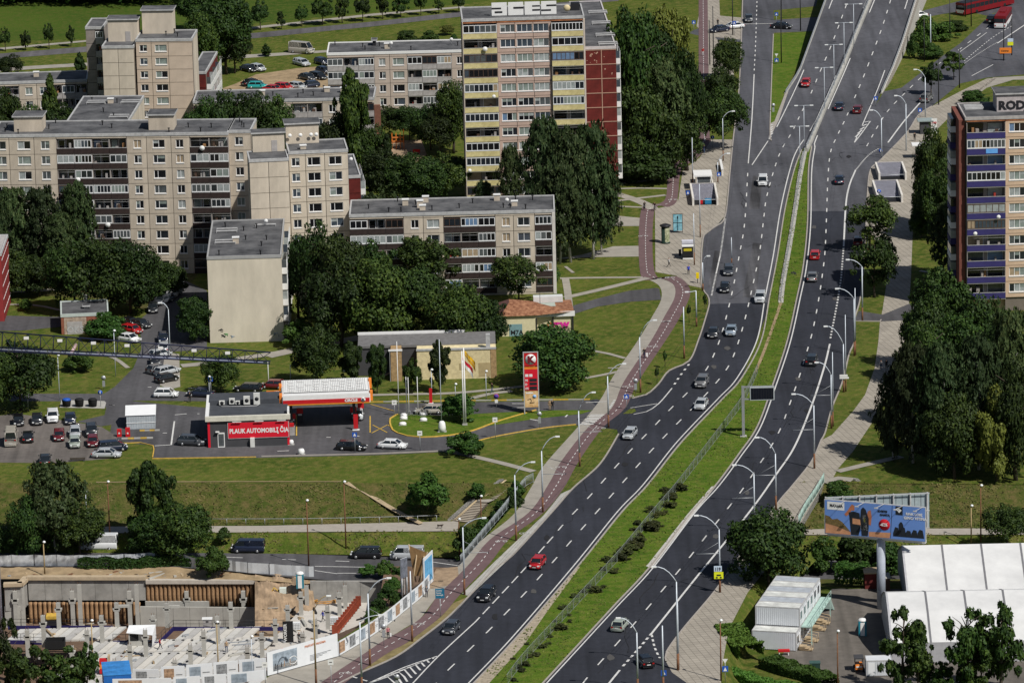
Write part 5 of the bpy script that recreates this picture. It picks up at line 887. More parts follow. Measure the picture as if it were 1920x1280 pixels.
for x, y in ((1.2, 2), (1.2, 8), (w_-2.4, 3), (w_-2.4, 8)): bx('column', r, (x-.2, y-.2, 0, x+.2, y+.2, 5.2, CHAR))
for i, (px, py) in enumerate([(663, 788), (677, 780), (549, 800), (563, 790)]):
    p = thing('fuel_pump', ['fuel pump on the island below the lettered end of the canopy', 'fuel pump beside the silver car under the canopy', 'fuel pump in the shade beside the shop', 'second fuel pump in the shade beside the shop'][i], 'fuel pump', W(px, py)); bx('pump_body', p, (-.5, -.3, 0, .5, .3, 1.7, CHAR), (-.5, -.32, 1.4, .5, .32, 2.2, REDP)); bx('display', p, (-.3, -.34, 1.1, .3, -.31, 1.35, WPAINT))
# price pylon
base = W(983, 776); hz = top_z(base, 661); r, w_ = frame('price_pylon', 'tall red petrol price pylon with a white round K logo and orange poster', 'price sign', (982.5, 776), (1011, 785)); r.location = base; r.rotation_euler.z = 0; w_ = 2.45
q = (hz)/115.0
def zy(y): return (776-y)*q
PY = [('top_panel', 662, 686, REDP), ('orange_band', 688, 692, ORNG), ('price_panel', 692, 731, SIGNR), ('poster', 733, 763, mat('poster_orange', (.75, .38, .10), .6, var=.35, scale=1.2, c2=(.85, .62, .35)))]
bx('leg', r, (0, -.1, -.1, .16, .1, zy(661), RIM)); bx('leg', r, (w_-.16, -.1, -1.0, w_, .1, zy(661), RIM)); bx('cap', r, (0, -.12, zy(661), w_, .12, zy(661)+.1, RIM))
for nm, a, b_, mt in PY: bx(nm, r, (.17, -.12, zy(b_), w_-.17, .12, zy(a), mt))
m = MB(); m.lathe([(.86, -.02), (.86, .02)], WPAINT, 28, (w_/2, -.15, zy(673.5)), axis='y'); o = ob('logo', m, r); text('K', 1.5, mat('logo_maroon', (.16, .01, .02)), o, (w_/2-.5, -.19, zy(673.5)-.53), bold=.07)
bx('price_row', r, (.3, -.14, zy(706), .8, -.125, zy(701), WPAINT), (.95, -.14, zy(706), 1.45, -.125, zy(701), WPAINT), (.95, -.14, zy(715), 2.15, -.125, zy(709.5), DARK), (.95, -.14, zy(722), 2.15, -.125, zy(716.5), DARK), (.95, -.14, zy(730), 2.15, -.125, zy(724), DARK))
for y, t in ((714.5, '95'), (722, 'D'), (729.5, 'LPG')): text(t, .5, WPAINT, r, (.27, -.15, zy(y)), bold=.03, sx=.9 if t != 'LPG' else .6)
m = MB(); m.lathe([(.3, -.02), (.3, .02)], mat('poster_blue', (.25, .45, .75)), 14, (1.7, -.14, zy(743)), axis='y'); m.tube([(.6, -.14, zy(749)), (1.1, -.14, zy(747)), (1.2, -.14, zy(752)), (.9, -.14, zy(755)), (1.7, -.14, zy(754))], .05, DARK, 4); m.box(.35, -.14, zy(737.5), 1.5, -.125, zy(735), WPAINT); ob('poster_art', m, r)
# yellow brick building
YB = mat('yellow_brick', (.70, .60, .36), .9, var=.2, scale=1.5); OB_ = mat('ochre_brick', (.36, .24, .12), .9, var=.3, scale=2)
r, w_ = frame('brick_utility_building', 'long low building with a pale yellow brick wall and flat grey roof, behind the flags', 'building', (672, 715), (931, 708)); H = 5.2; D = 11
sx = w_/259
bx('wall', r, (0, 3.5, 0, w_, D, H-.5, CHAR), (111*sx, 0, 0, w_, 3.49, H-.3, YB), (w_-.9, -.06, 0, w_+.05, .3, H-.1, OB_), (62*sx, -.5, 0, 82*sx, 3.49, H-.1, OB_)); bx('roof', r, (0, 3.3, H-.5, w_, D, H-.1, mat('grey_flat_roof', (.16, .155, .155), .9, var=.2)), (-.1, D-.25, H-.1, w_-5, D+.1, H+.3, WPAINT), (111*sx-.1, -.12, H-.3, w_+.06, .2, H, RIM), (58*sx, -.6, H-.1, 84*sx, -.2, H+.15, WPAINT), (w_-1.6, .5, H-.1, w_-.9, 1.5, H+2, RIM))
bx('bricked_up_opening', r, (w_-2.9, -.03, .3, w_-1, .0, 2.6, mat('tan_brick', (.42, .33, .18), .9))); bx('bricked_up_opening', r, (190*sx, -.03, 1.5, 203*sx, .0, 2.6, mat('tan_brick', (.42, .33, .18), .9))); bx('door', r, (45*sx, 3.4, 0, 52*sx, 3.48, 2.4, GREYB)); bx('drainpipe', r, (60*sx, -.62, 0, 60.8*sx, -.55, H-.2, RIM))
rb = MB()
for k in range(24): rb.box(111*sx, -.012, .25+k*.2, w_-.95, -.002, .26+k*.2, OB_)
ob('brick_course', rb, r)
# rusty kiosk
r, w_ = frame('rusty_kiosk', 'pale yellow kiosk with a patchwork rusty roof and bright graffiti', 'kiosk', (942, 631), (1078, 626)); H = 3.9; PY_ = mat('pale_yellow_wall', (.62, .56, .36), .9, var=.1, scale=1.5); RUR = mat('rusty_roof_sheet', (.22, .065, .03), .85, var=.5, scale=1.6, c2=(.40, .20, .11)); 
k = 5.8
bx('wall', r, (0, .0, 0, k, 9, H-.3, PY_), (k, 1.2, 0, w_-.2, 9, H-.4, PY_)); bx('door', r, (1.2, -.05, 0, 3.4, -.01, 2.1, mat('teal_shutter', (.18, .30, .32), .7)))
m = MB(); m.add([(-.3, -.4, H-.3), (k, -.4, H-.3), (k-1, 4, H+1.1), (1.5, 4, H+1.1)], [(0, 1, 2, 3)], RUR); m.add([(-.3, -.4, H-.3), (1.5, 4, H+1.1), (1.5, 6, H+1.1), (-.3, 9.4, H-.3)], [(0, 1, 2, 3)], mat('dull_red_sheet', (.17, .08, .07), .8)); m.add([(k-1, 4, H+1.1), (k, -.4, H-.3), (w_, .9, H-.2), (w_, 9.2, H-.2), (k, 9.3, H-.2), (1.5, 6, H+1.1), (1.5, 4, H+1.1)], [(0, 1, 2, 3, 4, 5, 6)], RUR); ob('roof', m, r)
bx('roof_sheet', r, (k-1, 3.1, H+.3, w_-3, 5.6, H+.36, mat('pale_green_sheet', (.42, .46, .40), .6)), (k, 7.5, H-.1, w_-1.5, 9, H+.9, WCORR)); bx('fascia', r, (k-.1, .8, H-.95, w_+.1, 1.0, H-.1, WPAINT)); text('KIRPYKLA  AVALYNĖ', .5, mat('faded_print', (.45, .47, .55)), r, (k+.1, .78, H-.75), bold=.01)
text('SRW', 1.25, mat('pink_graffiti', (.65, .03, .30)), r, (w_-3.6, 1.15, .9), name='graffiti', bold=.1); text('OX', 1.1, mat('orange_graffiti', (.75, .25, .08)), r, (k+1.9, 1.15, 1.1), name='graffiti', bold=.06)
text('M7A', 1.1, DARK, r, (1.4, -.08, .3), name='graffiti', bold=.02); m = MB(); m.tube([(k+.9, 3.5, H), (k+.9, 3.5, H+2.6)], .05, DARK); ob('flue', m, r)
for x in (k, 8.7, w_-.25): bx('pilaster', r, (x-.1, .9 if x > k else -.05, 0, x+.12, 1.19 if x > k else 0, H-.9, DARK))
# white marquee beside the parking lot
r, w_ = frame('small_white_tent', 'small white tent with a ridged roof beside the red gas cabinets', 'tent', (237, 805), (292, 803)); D = 6
WTENT = mat('tent_fabric', (.70, .71, .72), .6, var=.04, scale=.8); GTENT = mat('grey_tent_wall', (.38, .42, .45), .7, var=.12)
m = MB(); m.box(.05, .05, 0, w_-.05, D-.05, 2.3, GTENT); ob('tent_wall', m, r); m = MB(); m.add([(-.1, -.1, 2.3), (w_+.1, -.1, 2.3), (w_+.1, D/2, 3.2), (-.1, D/2, 3.2), (w_+.1, D+.1, 2.3), (-.1, D+.1, 2.3)], [(0, 1, 2, 3), (3, 2, 4, 5), (0, 3, 5), (1, 4, 2)], WTENT); ob('tent_roof', m, r)
m = MB()
for k in range(12): m.box(.1+k*.4, .0, .2, .12+k*.4, .045, 2.2, WTENT)
m.box(0, -.02, 1.0, w_, .045, 1.08, WTENT); ob('wall_seam', m, r)
for i, (x, y) in enumerate([(224, 818), (240, 818)]): r = thing('gas_cabinet', ['left one of the two red gas bottle cabinets beside the small tent', 'right one of the two red gas bottle cabinets beside the small tent'][i], 'cabinet', W(x, y)); bx('cabinet_body', r, (-.35, -.3, 0, .35, .3, 1.2+.25*i, REDP)); bx('label', r, (-.12, -.32, .5, .12, -.305, .75, WPAINT))
r = thing('kerb_block', 'yellow and grey striped kerb block at the tent side lane', 'kerb block', W(228, 823)); [bx('block', r, (i*1.0, -.2, 0, i*1.0+.98, .2, .2, YEL if i % 2 else CONC)) for i in range(5)]
r = thing('kerb_block', 'yellow and grey striped kerb block along the small tent front', 'kerb block', W(262, 808)); [bx('block', r, (i*.8, -.15, 0, i*.8+.78, .15, .2, YEL if i % 2 == 0 else CONC)) for i in range(4)]
# ---------------- marquees, containers, billboard
def marquee(label, y_eave, x0, x1, prof, n, zb=ZL):
    A, B = W(x0, y_eave, zb+3), W(x1, y_eave-(x1-x0)*.022, zb+3); r = thing('white_marquee', label, 'marquee', (A.x, A.y, zb), math.atan2(B.y-A.y, B.x-A.x)); L = (B-A).length
    full = prof+[(2*prof[-1][0]-a, b) for a, b in prof[-2::-1]]; bay = L/n
    TW_ = mat('marquee_fabric', (.60, .60, .60), .55, var=.12, scale=.22, c2=(.67, .67, .665)); TG = mat('marquee_gable', (.40, .40, .42), .7, var=.1)
    rp = None
    for i in range(n):
        if rp is None:
            m = MB()
            for a, b in zip(full, full[1:]): m.add([(.06, a[0], a[1]), (bay-.06, a[0], a[1]), (bay-.06, b[0], b[1]), (.06, b[0], b[1])], [(0, 1, 2, 3)], TW_)
            rp = m.mesh('roof_panel'); m = MB(); m.box(.03, -.02, 0, bay-.03, .05, 3, TG); wp = m.mesh('wall_panel')
        ob('roof_panel', rp, r, (i*bay, 0, 0)); ob('wall_panel', wp, r, (i*bay, 0, 0))
    for i in range(n+1):
        m = MB()
        for a, b in zip(full, full[1:]):
            d = Vector((0, b[0]-a[0], b[1]-a[1])).normalized(); nn = Vector((0, -d.z, d.y)); P = [Vector((x, a[0], a[1]))+nn*.04 for x in (-.14, .14)]+[Vector((x, b[0], b[1]))+nn*.04 for x in (.14, -.14)]; m.add(P, [(0, 1, 2, 3)], mat('seam_grey', (.16, .16, .17), .6) if 0 < i < n else TG); m.add([q-nn*.1 for q in P], [(3, 2, 1, 0)], TG)
        ob('roof_beam', m, r, (i*bay, 0, 0))
    for x in (0, L):
        m = MB(); m.add([(x, 0, 0)]+[(x, a, b) for a, b in full]+[(x, full[-1][0], 0)], [list(range(len(full)+2))], TG); ob('gable', m, r)
    return r
marquee('white marquee at the right edge with the billboard shadow on its roof, rear one', 1112, 1702, 2000, [(0, 3), (10.5, 6.9)], 4)
marquee('front white marquee with a two-slope roof behind the loose-crowned trees', 1205, 1672, 2040, [(0, 3), (6.2, 5.6), (10.8, 6.9)], 5)
A = W(1410, 1216, ZL); B = W(1495, 1220, ZL); yaw = -.26
CW = mat('white_container', (.62, .64, .67), .6, var=.06, scale=.6); CWR = mat('container_roof', (.62, .63, .60), .6, var=.3, scale=.5); CWB = mat('bluish_container_roof', (.38, .41, .45), .6, var=.15)
cm = None
def container_mesh(L, Wd, H, roofm):
    m = MB(); m.box(.02, .02, .1, L-.02, Wd-.02, H-.1, CW)
    for a in (0, L-.12):
        for b_ in (0, Wd-.12): m.box(a, b_, 0, a+.12, b_+.12, H, RIM)
    m.box(.12, 0, H-.16, L-.12, .12, H, RIM); m.box(.12, Wd-.12, H-.16, L-.12, Wd, H, RIM); m.box(0, .12, H-.16, .12, Wd-.12, H, RIM); m.box(L-.12, .12, H-.16, L, Wd-.12, H, RIM); m.box(.12, .12, H-.12, L-.12, Wd-.12, H-.05, roofm)
    for i in range(int((L-.4)/.28)): m.box(.2+i*.28, -.02, .15, .33+i*.28, .015, H-.18, CW)
    m.box(L-.015, .5, .9, L+.01, 1.6, 2.0, GL[1]); m.box(L-.016, .44, .84, L-.0, 1.66, 2.06, WFR); m.box(L-.015, 1.75, .1, L+.012, 2.3, 2.1, WFR); return m
cms = [container_mesh(6.3, 2.38, 2.75, x).mesh('container') for x in (CWR, CWB)]
ux, uy = Vector((math.cos(yaw), math.sin(yaw), 0)), Vector((-math.sin(yaw), math.cos(yaw), 0))
for lv in (0, 1):
    for i in range(7):
        if lv == 1 and i == 0: continue
        p = A+uy*(i*2.42)+Vector((0, 0, lv*2.78)); o = ob('site_container', cms[(i+lv) % 2], None, p, yaw, ('white site container, %s from the front in the %s storey' % (ORD[i if lv == 0 else i-1], ['lower', 'upper'][lv])), 'container', 'stacked white site containers')
        ob('door', bx('door', None, (6.3, 1.7, .1, 6.34, 2.3, 2.1, WFR)).data, o); bpy.data.objects.remove(bpy.data.objects[[q.name for q in bpy.data.objects if q.name.startswith('door') and q.parent is None][0]])
r = thing('access_walkway', 'pale green steel walkway along the upper containers', 'walkway', A+ux*6.35, yaw)
MINT = mat('mint_steel', (.36, .50, .45), .6, var=.15); bx('deck', r, (0, 3, 2.55, 1.5, 17, 2.7, MINT)); m = MB(); m.tube([(1.45, 3, 3.7), (1.45, 17, 3.7)], .04, MINT); m.tube([(1.45, 3, 3.25), (1.45, 17, 3.25)], .03, MINT)
for i in range(8): m.tube([(1.45, 3+i*2, 2.7), (1.45, 3+i*2, 3.7)], .04, MINT, 4)
ob('handrail', m, r); bx('post', r, (1.35, 3.2, 0, 1.5, 3.35, 2.55, MINT)); bx('post', r, (1.35, 16.5, 0, 1.5, 16.65, 2.55, MINT))
m = MB()
for k in range(10): m.box(.1, 17+k*.28, 2.45-k*.26, 1.4, 17.25+k*.28, 2.5-k*.26, MINT)
ob('stair', m, r)
WOOD = mat('raw_timber', (.42, .32, .20), .8, var=.2, scale=2)
for i, d in enumerate((.3, 4.2, 9.4, 12.4)):
    r = thing('wooden_steps', ORD[i]+' set of wooden steps from the front at the container doors', 'steps', A+ux*6.5+uy*d, yaw, 'wooden steps at the containers')
    for k in range(3): bx('step', r, (0, .1+k*0, .12+k*.2, 1.9-k*.45, 1.3, .18+k*.2, WOOD))
    m = MB(); m.tube([(.1, .1, 0), (.1, .1, 1.4), (1.8, .1, 1.1), (1.8, .1, 0)], .05, WOOD, 4); m.tube([(.1, 1.3, 0), (.1, 1.3, 1.4), (1.8, 1.3, 1.1), (1.8, 1.3, 0)], .05, WOOD, 4); ob('handrail', m, r)
# billboard
A = W(1546, 1000, 8.2); B = W(1736, 1016, 8.2); r = thing('billboard', 'big blue supermarket billboard with two people on it, on a thick grey post', 'billboard', (A.x, A.y, 0), math.atan2(B.y-A.y, B.x-A.x)); w_ = (B-A).length; h = 5.1; z0 = 8.2
SKYB = mat('billboard_blue', (.13, .25, .58), .6, var=.07, scale=.25); SANDB = mat('billboard_sand', (.52, .25, .13), .6, var=.2, scale=1); SKIN = mat('printed_skin', (.42, .15, .07)); 
s_ = bx('board', r, (0, 0, z0, w_, .25, z0+h, RIM), (.1, -.03, z0+.1, w_-.1, -.005, z0+h-.1, SKYB))
def flat(nm, pts, mt, y=-.045, par=s_): m = MB(); m.poly([(x*w_, y, z0+z*h) for x, z in pts], mt); return ob(nm, m, par)
flat('print', [(.01, .03), (.01, .31), (.12, .25), (.26, .11), (.26, .03)], SANDB); flat('print', [(.44, .03), (.44, .17), (.655, .19), (.645, .03)], SANDB); flat('print', [(.655, .03), (.675, .97), (.671, .97), (.651, .03)], DARK, -.047)
flat('print', [(.01, .31), (.01, .55), (.05, .52), (.08, .44), (.13, .47), (.18, .38), (.22, .25), (.26, .12), (.12, .25)], mat('printed_brush', (.16, .11, .04), var=.5, scale=4), -.05)
flat('print', [(.03, .72), (.03, .95), (.2, .95), (.2, .72)], WPAINT, -.05); text('MAXIMA', .62, DARK, s_, (.055*w_, -.06, z0+.80*h), bold=.03, sx=.8)
PH = mat('printed_dark', (.012, .016, .022))
for nm, P, c in [('print', [(.265, .04), (.25, .55), (.24, .68), (.29, .72), (.35, .68), (.36, .3), (.34, .04)], PH), ('print', [(.2, .62), (.23, .72), (.26, .86), (.285, .83), (.255, .66), (.22, .56)], SKIN), ('print', [(.265, .74), (.26, .86), (.275, .92), (.3, .88), (.3, .75)], SKIN), ('print', [(.28, .36), (.28, .52), (.36, .5), (.36, .34)], SANDB),
                 ('print', [(.37, .04), (.355, .5), (.365, .8), (.385, .86), (.41, .8), (.44, .55), (.44, .3), (.43, .04)], PH), ('print', [(.375, .62), (.372, .78), (.39, .82), (.4, .75), (.398, .62)], SKIN), ('print', [(.385, .3), (.38, .62), (.41, .64), (.42, .3)], WPAINT), ('print', [(.39, .42), (.388, .55), (.405, .56), (.41, .42)], mat('printed_yellow', (.6, .6, .05))), ('print', [(.36, .22), (.36, .32), (.43, .3), (.43, .2)], WPAINT), ('print', [(.42, .4), (.43, .75), (.46, .8), (.47, .6), (.46, .35)], SKIN)]: flat(nm, P, c, -.055+.002*random.Random(len(P)).random())
m = MB(); m.lathe([(.82, -.02), (.82, .0)], mat('badge_red', (.45, .01, .02)), 24, (.595*w_, -.06, z0+.41*h), axis='y'); o = ob('badge', m, s_); text('-62%', .62, WPAINT, o, (.553*w_, -.09, z0+.37*h), bold=.04, sx=.85)
text('KVIETIS', .42, PH, s_, (.53*w_, -.06, z0+.76*h), bold=.05); text('GAMTĄ', .42, PH, s_, (.55*w_, -.06, z0+.66*h), bold=.05); text('RINK LOBĮ', .5, WPAINT, s_, (.805*w_, -.06, z0+.74*h), bold=.03); text('GINO VITINA', .56, WPAINT, s_, (.785*w_, -.06, z0+.62*h), bold=.03)
flat('print', [(.705, .72), (.705, .97), (.775, .97), (.775, .72)], PH, -.05); flat('print', [(.715, .86), (.74, .78), (.765, .86), (.74, .92)], WPAINT, -.055)
for i, (x, a, b_) in enumerate([(.68, .07, .24), (.745, .15, .26), (.80, .09, .17), (.86, .1, .2), (.92, .13, .22)]): flat('print', [(x, .1), (x, .12+a), (x+.02, .13+b_), (x+.05, .13+b_*.9), (x+.065, .1)], PH, -.05)
flat('print', [(.735, .1), (.735, .45), (.75, .52), (.765, .52), (.78, .45), (.78, .1)], PH, -.052)
for i in range(5): m = MB(); x = w_*(.16+i*.19); m.tube([(x+.8, .2, z0+h), (x, -1.3, z0+h-.25)], .05, RIM, 4); m.box(x-.25, -1.5, z0+h-.35, x+.25, -1.25, z0+h-.22, RIM); ob('lamp_arm', m, r)
# the second face set at an angle behind, seen from its framed back
C = W(1744, 926, 13.3); ang = math.atan2(C.y-A.y, C.x-A.x)-r.rotation_euler.z; M2 = Matrix.Rotation(ang, 4, 'Z'); w2 = (Vector((C.x, C.y, 0))-Vector((A.x, A.y, 0))).length
m = MB(); MINTB = mat('board_back_sheet', (.30, .36, .38), .7, var=.12)
m.box(.2, .9, z0, w2, 1.0, z0+h, MINTB, M2); ob('rear_board', m, r)
for i in range(7): m = MB(); x = .3+i*(w2-.6)/6; m.box(x-.09, .55, z0-.1, x+.09, .88, z0+h+.1, RIM, M2); ob('frame_post', m, r)
for z in (z0, z0+h*.5, z0+h): m = MB(); m.box(.2, .5, z-.06, w2, .62, z+.06, RIM, M2); ob('frame_rail', m, r)
for i in range(16): m = MB(); x = .5+i*(w2-.8)/16; m.box(x, .87, z0+.1, x+.05, .895, z0+h-.1, CHAR, M2); ob('sheet_seam', m, r)
m = MB(); m.lathe([(.62, ZL), (.62, z0)], mat('grey_post_paint', (.33, .36, .42), .5, var=.12, scale=.8), 16, (.535*w_, 1.1, 0)); ob('post', m, r); bx('cross_beam', r, (.3, .6, z0-.45, w_-.3, 1.4, z0-.05, RIM))
# dark red shed, toilets, small cabins
r = thing('red_shed', 'dark red shed behind the billboard post', 'shed', W(1622, 1104, ZL)); bx('wall', r, (0, 0, 0, 2.8, 2.5, 2.3, mat('maroon_boards', (.12, .02, .018), .8, var=.2, scale=3))); bx('roof', r, (-.15, -.15, 2.3, 2.95, 2.65, 2.45, WOOD))
r = thing('wooden_cabin', 'brown boarded cabin right behind the billboard post', 'shed', W(1648, 1112, ZL)); bx('wall', r, (0, 0, 0, 1.6, 2.5, 2.2, mat('brown_boards', (.09, .05, .04), .8))); bx('roof', r, (-.1, -.1, 2.2, 1.7, 2.6, 2.3, CONC))
def toilet(x, y, z, label, blue):
    r = thing('portable_toilet', label, 'portable toilet', W(x, y, z)); bx('body', r, (-.55, -.55, 0, -.18, .55, 2.1, blue), (.18, -.55, 0, .55, .55, 2.1, blue), (-.18, -.5, 0, .18, .55, 2.1, blue)); bx('door', r, (-.3, -.6, .1, .3, -.555, 2.0, WPAINT)); m = MB(); m.lathe([(.62, 2.1), (.6, 2.25), (.45, 2.42), (.1, 2.5)], WPAINT, 10); ob('roof', m, r)
TEAL = mat('toilet_teal', (.02, .20, .27), .5)
toilet(1617, 1190, ZL, 'blue and white portable toilet on the container yard', TEAL); toilet(563, 1101, -6, 'blue and white portable toilet at the edge of the pit', TEAL)
r = thing('small_container', 'small white ribbed container in front of the marquee corner', 'container', W(1624, 1268, ZL)); m = container_mesh(3.6, 2.4, 2.3, CW); ob('body', m, r); bx('door', r, (.3, -.05, .1, 1.2, -.025, 2.0, WFR))
r = thing('waste_container', 'dark green waste container behind the bottom hedge', 'bin', W(1528, 1256, ZL)); bx('body', r, (-.7, -.5, 0, .7, .5, 1.1, mat('dark_green_plastic', (.02, .05, .04), .6))); bx('lid', r, (-.75, -.55, 1.1, .75, .55, 1.25, mat('green_lid', (.05, .10, .09), .5)))
r = thing('red_barrow', 'red cart with white legs in front of the white containers', 'cart', W(1470, 1227, ZL)); bx('tray', r, (-.8, -.3, .5, .8, .3, .8, REDP)); [bx('leg', r, (x, -.25, 0, x+.12, .25, .5, WPAINT)) for x in (-.7, .55)]
# bins in front of the meadow corner
for i, x in enumerate((125, 149, 174)):
    r = thing('waste_bin', ['left black waste bin with a blue lid on the concrete pad', 'middle black waste bin on the concrete pad', 'right black waste bin on the concrete pad'][i], 'bin', W(x, 762), group='waste bins on the pad'); m = MB(); m.lathe([(.62, 0), (.75, 1.0), (.75, 1.1)], BLACK, 8); ob('bin_body', m, r); m = MB(); m.lathe([(.78, 1.1), (.6, 1.35), (.2, 1.42)], BLUEP if i == 0 else BLACK, 8); ob('lid', m, r)
sheet('bin_pad', [(112, 764), (196, 766), (199, 755), (196, 752), (115, 750)], CONC, z=.045)
# ================================================================ CONSTRUCTION SITE
ZD, ZB, ZW = -8.0, -12.6, -6.0
PILE = mat('earth_pile', (.30, .18, .095), .95, var=.35, scale=2.5, bump=.4); DIRTD = mat('dark_earth', (.14, .09, .06), .95, var=.3, scale=.6); SLAB = mat('pale_floor_slab', (.50, .47, .43), .9, var=.12, scale=.4)
loft('site_bank', [(-80, 1058, ZU-.02), (400, 1062, ZU-.02), (600, 1082, ZU-.02)], [(-80, 1085, ZW), (400, 1085, ZW), (600, 1096, ZW)], DIRT, 4)
zsheet('pit_floor', [(-200, 1135), (600, 1140), (600, 1330), (-200, 1330)], DIRTD, ZB)
loft('sand_heap', [(478, 1072, -5.6), (585, 1086, -5.6)], [(478, 1176, -9.2), (592, 1150, -9.2)], SAND, 14)
for v in bpy.data.objects['sand_heap'].data.vertices: v.co.z += .35*math.sin(v.co.x*1.3)*math.cos(v.co.y*.8)+.15*math.sin(v.co.x*3.1+v.co.y*2)
zsheet('pit_ledge', [(478, 1150), (600, 1140), (600, 1230), (478, 1240)], SAND, -9.3)
zsheet('pale_floor', [(565, 1140), (590, 1128), (725, 1128), (690, 1180), (640, 1225), (600, 1262), (500, 1280), (478, 1230), (510, 1200)], SLAB, -8.7)
zsheet('inner_bank', [(722, 1060), (860, 1064), (838, 1100), (800, 1120), (640, 1232), (470, 1310), (470, 1290), (640, 1215), (690, 1170), (712, 1120)], DIRTD, -4.5)
loft('inner_slope', [(818, 1080, -.03), (790, 1108, -.03), (700, 1172, -.03), (640, 1208, -.03), (500, 1262, -.03), (440, 1290, -.03)], [(790, 1090, -3.5), (760, 1110, -3.5), (690, 1160, -4.5), (640, 1185, -5.5), (520, 1225, -7), (440, 1245, -7)], DIRTD, 5)
def wallrun(name, label, P, zt, zb, mt, th=.4, cap=None, group=None):
    """upright wall along photo pixels measured on its top edge at height zt"""
    Q = [W(x, y, zt) for x, y in P]; r = thing(name, label, 'wall', (Q[0].x, Q[0].y, zb), group=group)
    for i in range(len(Q)-1):
        a, b = Q[i], Q[i+1]; d = b-a; L = d.length; M = Matrix.Translation(a-Vector((Q[0].x, Q[0].y, zt-0))-Vector((0, 0, 0))) @ Matrix.Rotation(math.atan2(d.y, d.x), 4, 'Z'); n = max(1, int(L/2.4))
        for j in range(n): m = MB(); m.box(j*L/n+.02, 0, 0, (j+1)*L/n-.02, th, zt-zb, mt, M); ob('wall_panel', m, r)
        if cap: m = MB(); m.box(-.1, -.35, zt-zb, L+.1, th+.3, zt-zb+.5, cap, M); ob('capping_beam', m, r)
    return r
CAPM = mat('sandy_capping', (.44, .35, .24), .9, var=.15)
wallrun('retaining_wall', 'long grey concrete retaining wall with a sandy capping beam, upper left of the pit', [(52, 1086), (272, 1086)], ZW, ZW-3.2, CONCD, cap=CAPM); wallrun('retaining_wall', 'angled short capped wall at the left end of the pit', [(8, 1099), (40, 1098), (52, 1086)], ZW-.2, ZW-4, CONCD, cap=CAPM)
wallrun('retaining_wall', 'grey stained wall at the right side of the pit below the street', [(581, 1089), (738, 1089)], -5.4, -9.0, CONCD); wallrun('retaining_wall', 'low grey wall below the brown piles, rear one', [(272, 1127), (392, 1127)], -9.3, -10.4, CONC); wallrun('retaining_wall', 'long low grey wall across the pit behind the deck', [(262, 1137), (480, 1139)], -9.6, -12.6, CONC)
wallrun('retaining_wall', 'short grey wall at the left photo edge in the pit', [(8, 1136), (38, 1136)], -9.3, -12.6, CONC)
m = MB(); m.lathe([(.28, 0), (.30, 1.6), (.27, 3.2), (.29, 3.6)], PILE, 8); pm_ = m.mesh('pile')
def piles(label, x0, x1, y, zt, n, cap=False):
    A, B = W(x0, y, zt), W(x1, y, zt); r = thing('pile_wall', label, 'pile wall', (A.x, A.y, zt-3.6), math.atan2(B.y-A.y, B.x-A.x)); L = (B-A).length; bx('soil', r, (0, .3, -.5, L, .5, 3.5, DIRTD))
    for i in range(n): ob('pile', pm_, r, (.2+i*(L-.4)/(n-1), .12+.04*math.sin(i*2.1), 0))
    if cap: bx('capping_beam', r, (0, -.4, 3.61, L, .6, 4.2, mat('pale_capping', (.48, .43, .37), .9)))
piles('row of brown bored piles under a pale beam, upper right of the pit', 274, 482, 1093, ZW-.6, 26, True); piles('row of brown bored piles below the long grey wall', 54, 262, 1129, ZW-3.3, 24); piles('few brown bored piles at the left edge of the pit', 8, 40, 1102, ZW-.8, 5)
# hollow-core deck slabs
DK = [mat('deck_slab_a', (.50, .49, .465), .85, var=.12, scale=.8), mat('deck_slab_b', (.40, .39, .375), .85, var=.14, scale=.8), mat('deck_slab_c', (.54, .515, .47), .85, var=.1, scale=.8)]
r = thing('concrete_deck', 'white deck of long slabs with columns standing through it, at the bottom left', 'deck', W(60, 1262, ZD)); d_ = (W(325, 1200, ZD)-W(300, 1225, ZD)); d_.z = 0; rows = [(1288, 1262), (1262, 1226), (1224.5, 1201.5), (1200, 1177)]; xr = [(60, 520), (120, 520), (150, 505), (325, 478)]; dms = {}
for ri, ((ya, yb_), (xa, xb)) in enumerate(zip(rows, xr)):
    pa = W(xa, ya, ZD); L = (W(xa, yb_, ZD)-pa).y; sh = L*.30; n = int((W(xb, ya, ZD)-pa).x/1.2)
    for i in range(n):
        k = (ri, (i*7+ri*3) % 3)
        if k not in dms: m = MB(); m.prism([(.06, .07), (1.10, .07), (1.10+sh, L-.08), (.06+sh, L-.08)], -.25, .0+.015*k[1], DK[k[1]]); dms[k] = m.mesh('deck_slab')
        ob('deck_slab', dms[k], r, pa-r.location+Vector((i*1.2, 0, 0)))
pa = W(8, 1202, ZD); 
for i in range(13):
    k = (3, i % 3); ob('deck_slab', dms[k], r, pa-r.location+Vector((i*1.2, 0, .01)))
NAVY = mat('navy_edge_beam', (.02, .015, .09), .6)
def edge(P, h=.45): 
    Q = [W(x, y, ZD)-r.location for x, y in P]; m = MB()
    for a, b_ in zip(Q, Q[1:]): d = b_-a; m.box(0, -.1, -h, d.length, .1, .12, NAVY, Matrix.Translation(a) @ Matrix.Rotation(math.atan2(d.y, d.x), 4, 'Z'))
    ob('edge_beam', m, r)
    m = MB()
    for z in (.6, 1.15): m.tube([q+Vector((0, 0, z)) for q in Q], .03, DARK, 4)
    for p in resample(Q, 1.9): m.tube([p, p+Vector((0, 0, 1.15))], .03, DARK, 4)
    ob('edge_railing', m, r)
edge([(325, 1176), (534, 1176)]); edge([(325, 1176), (297, 1204)]); edge([(15, 1174), (212, 1174)]); edge([(212, 1202), (297, 1204)]); edge([(15, 1201), (82, 1202)])
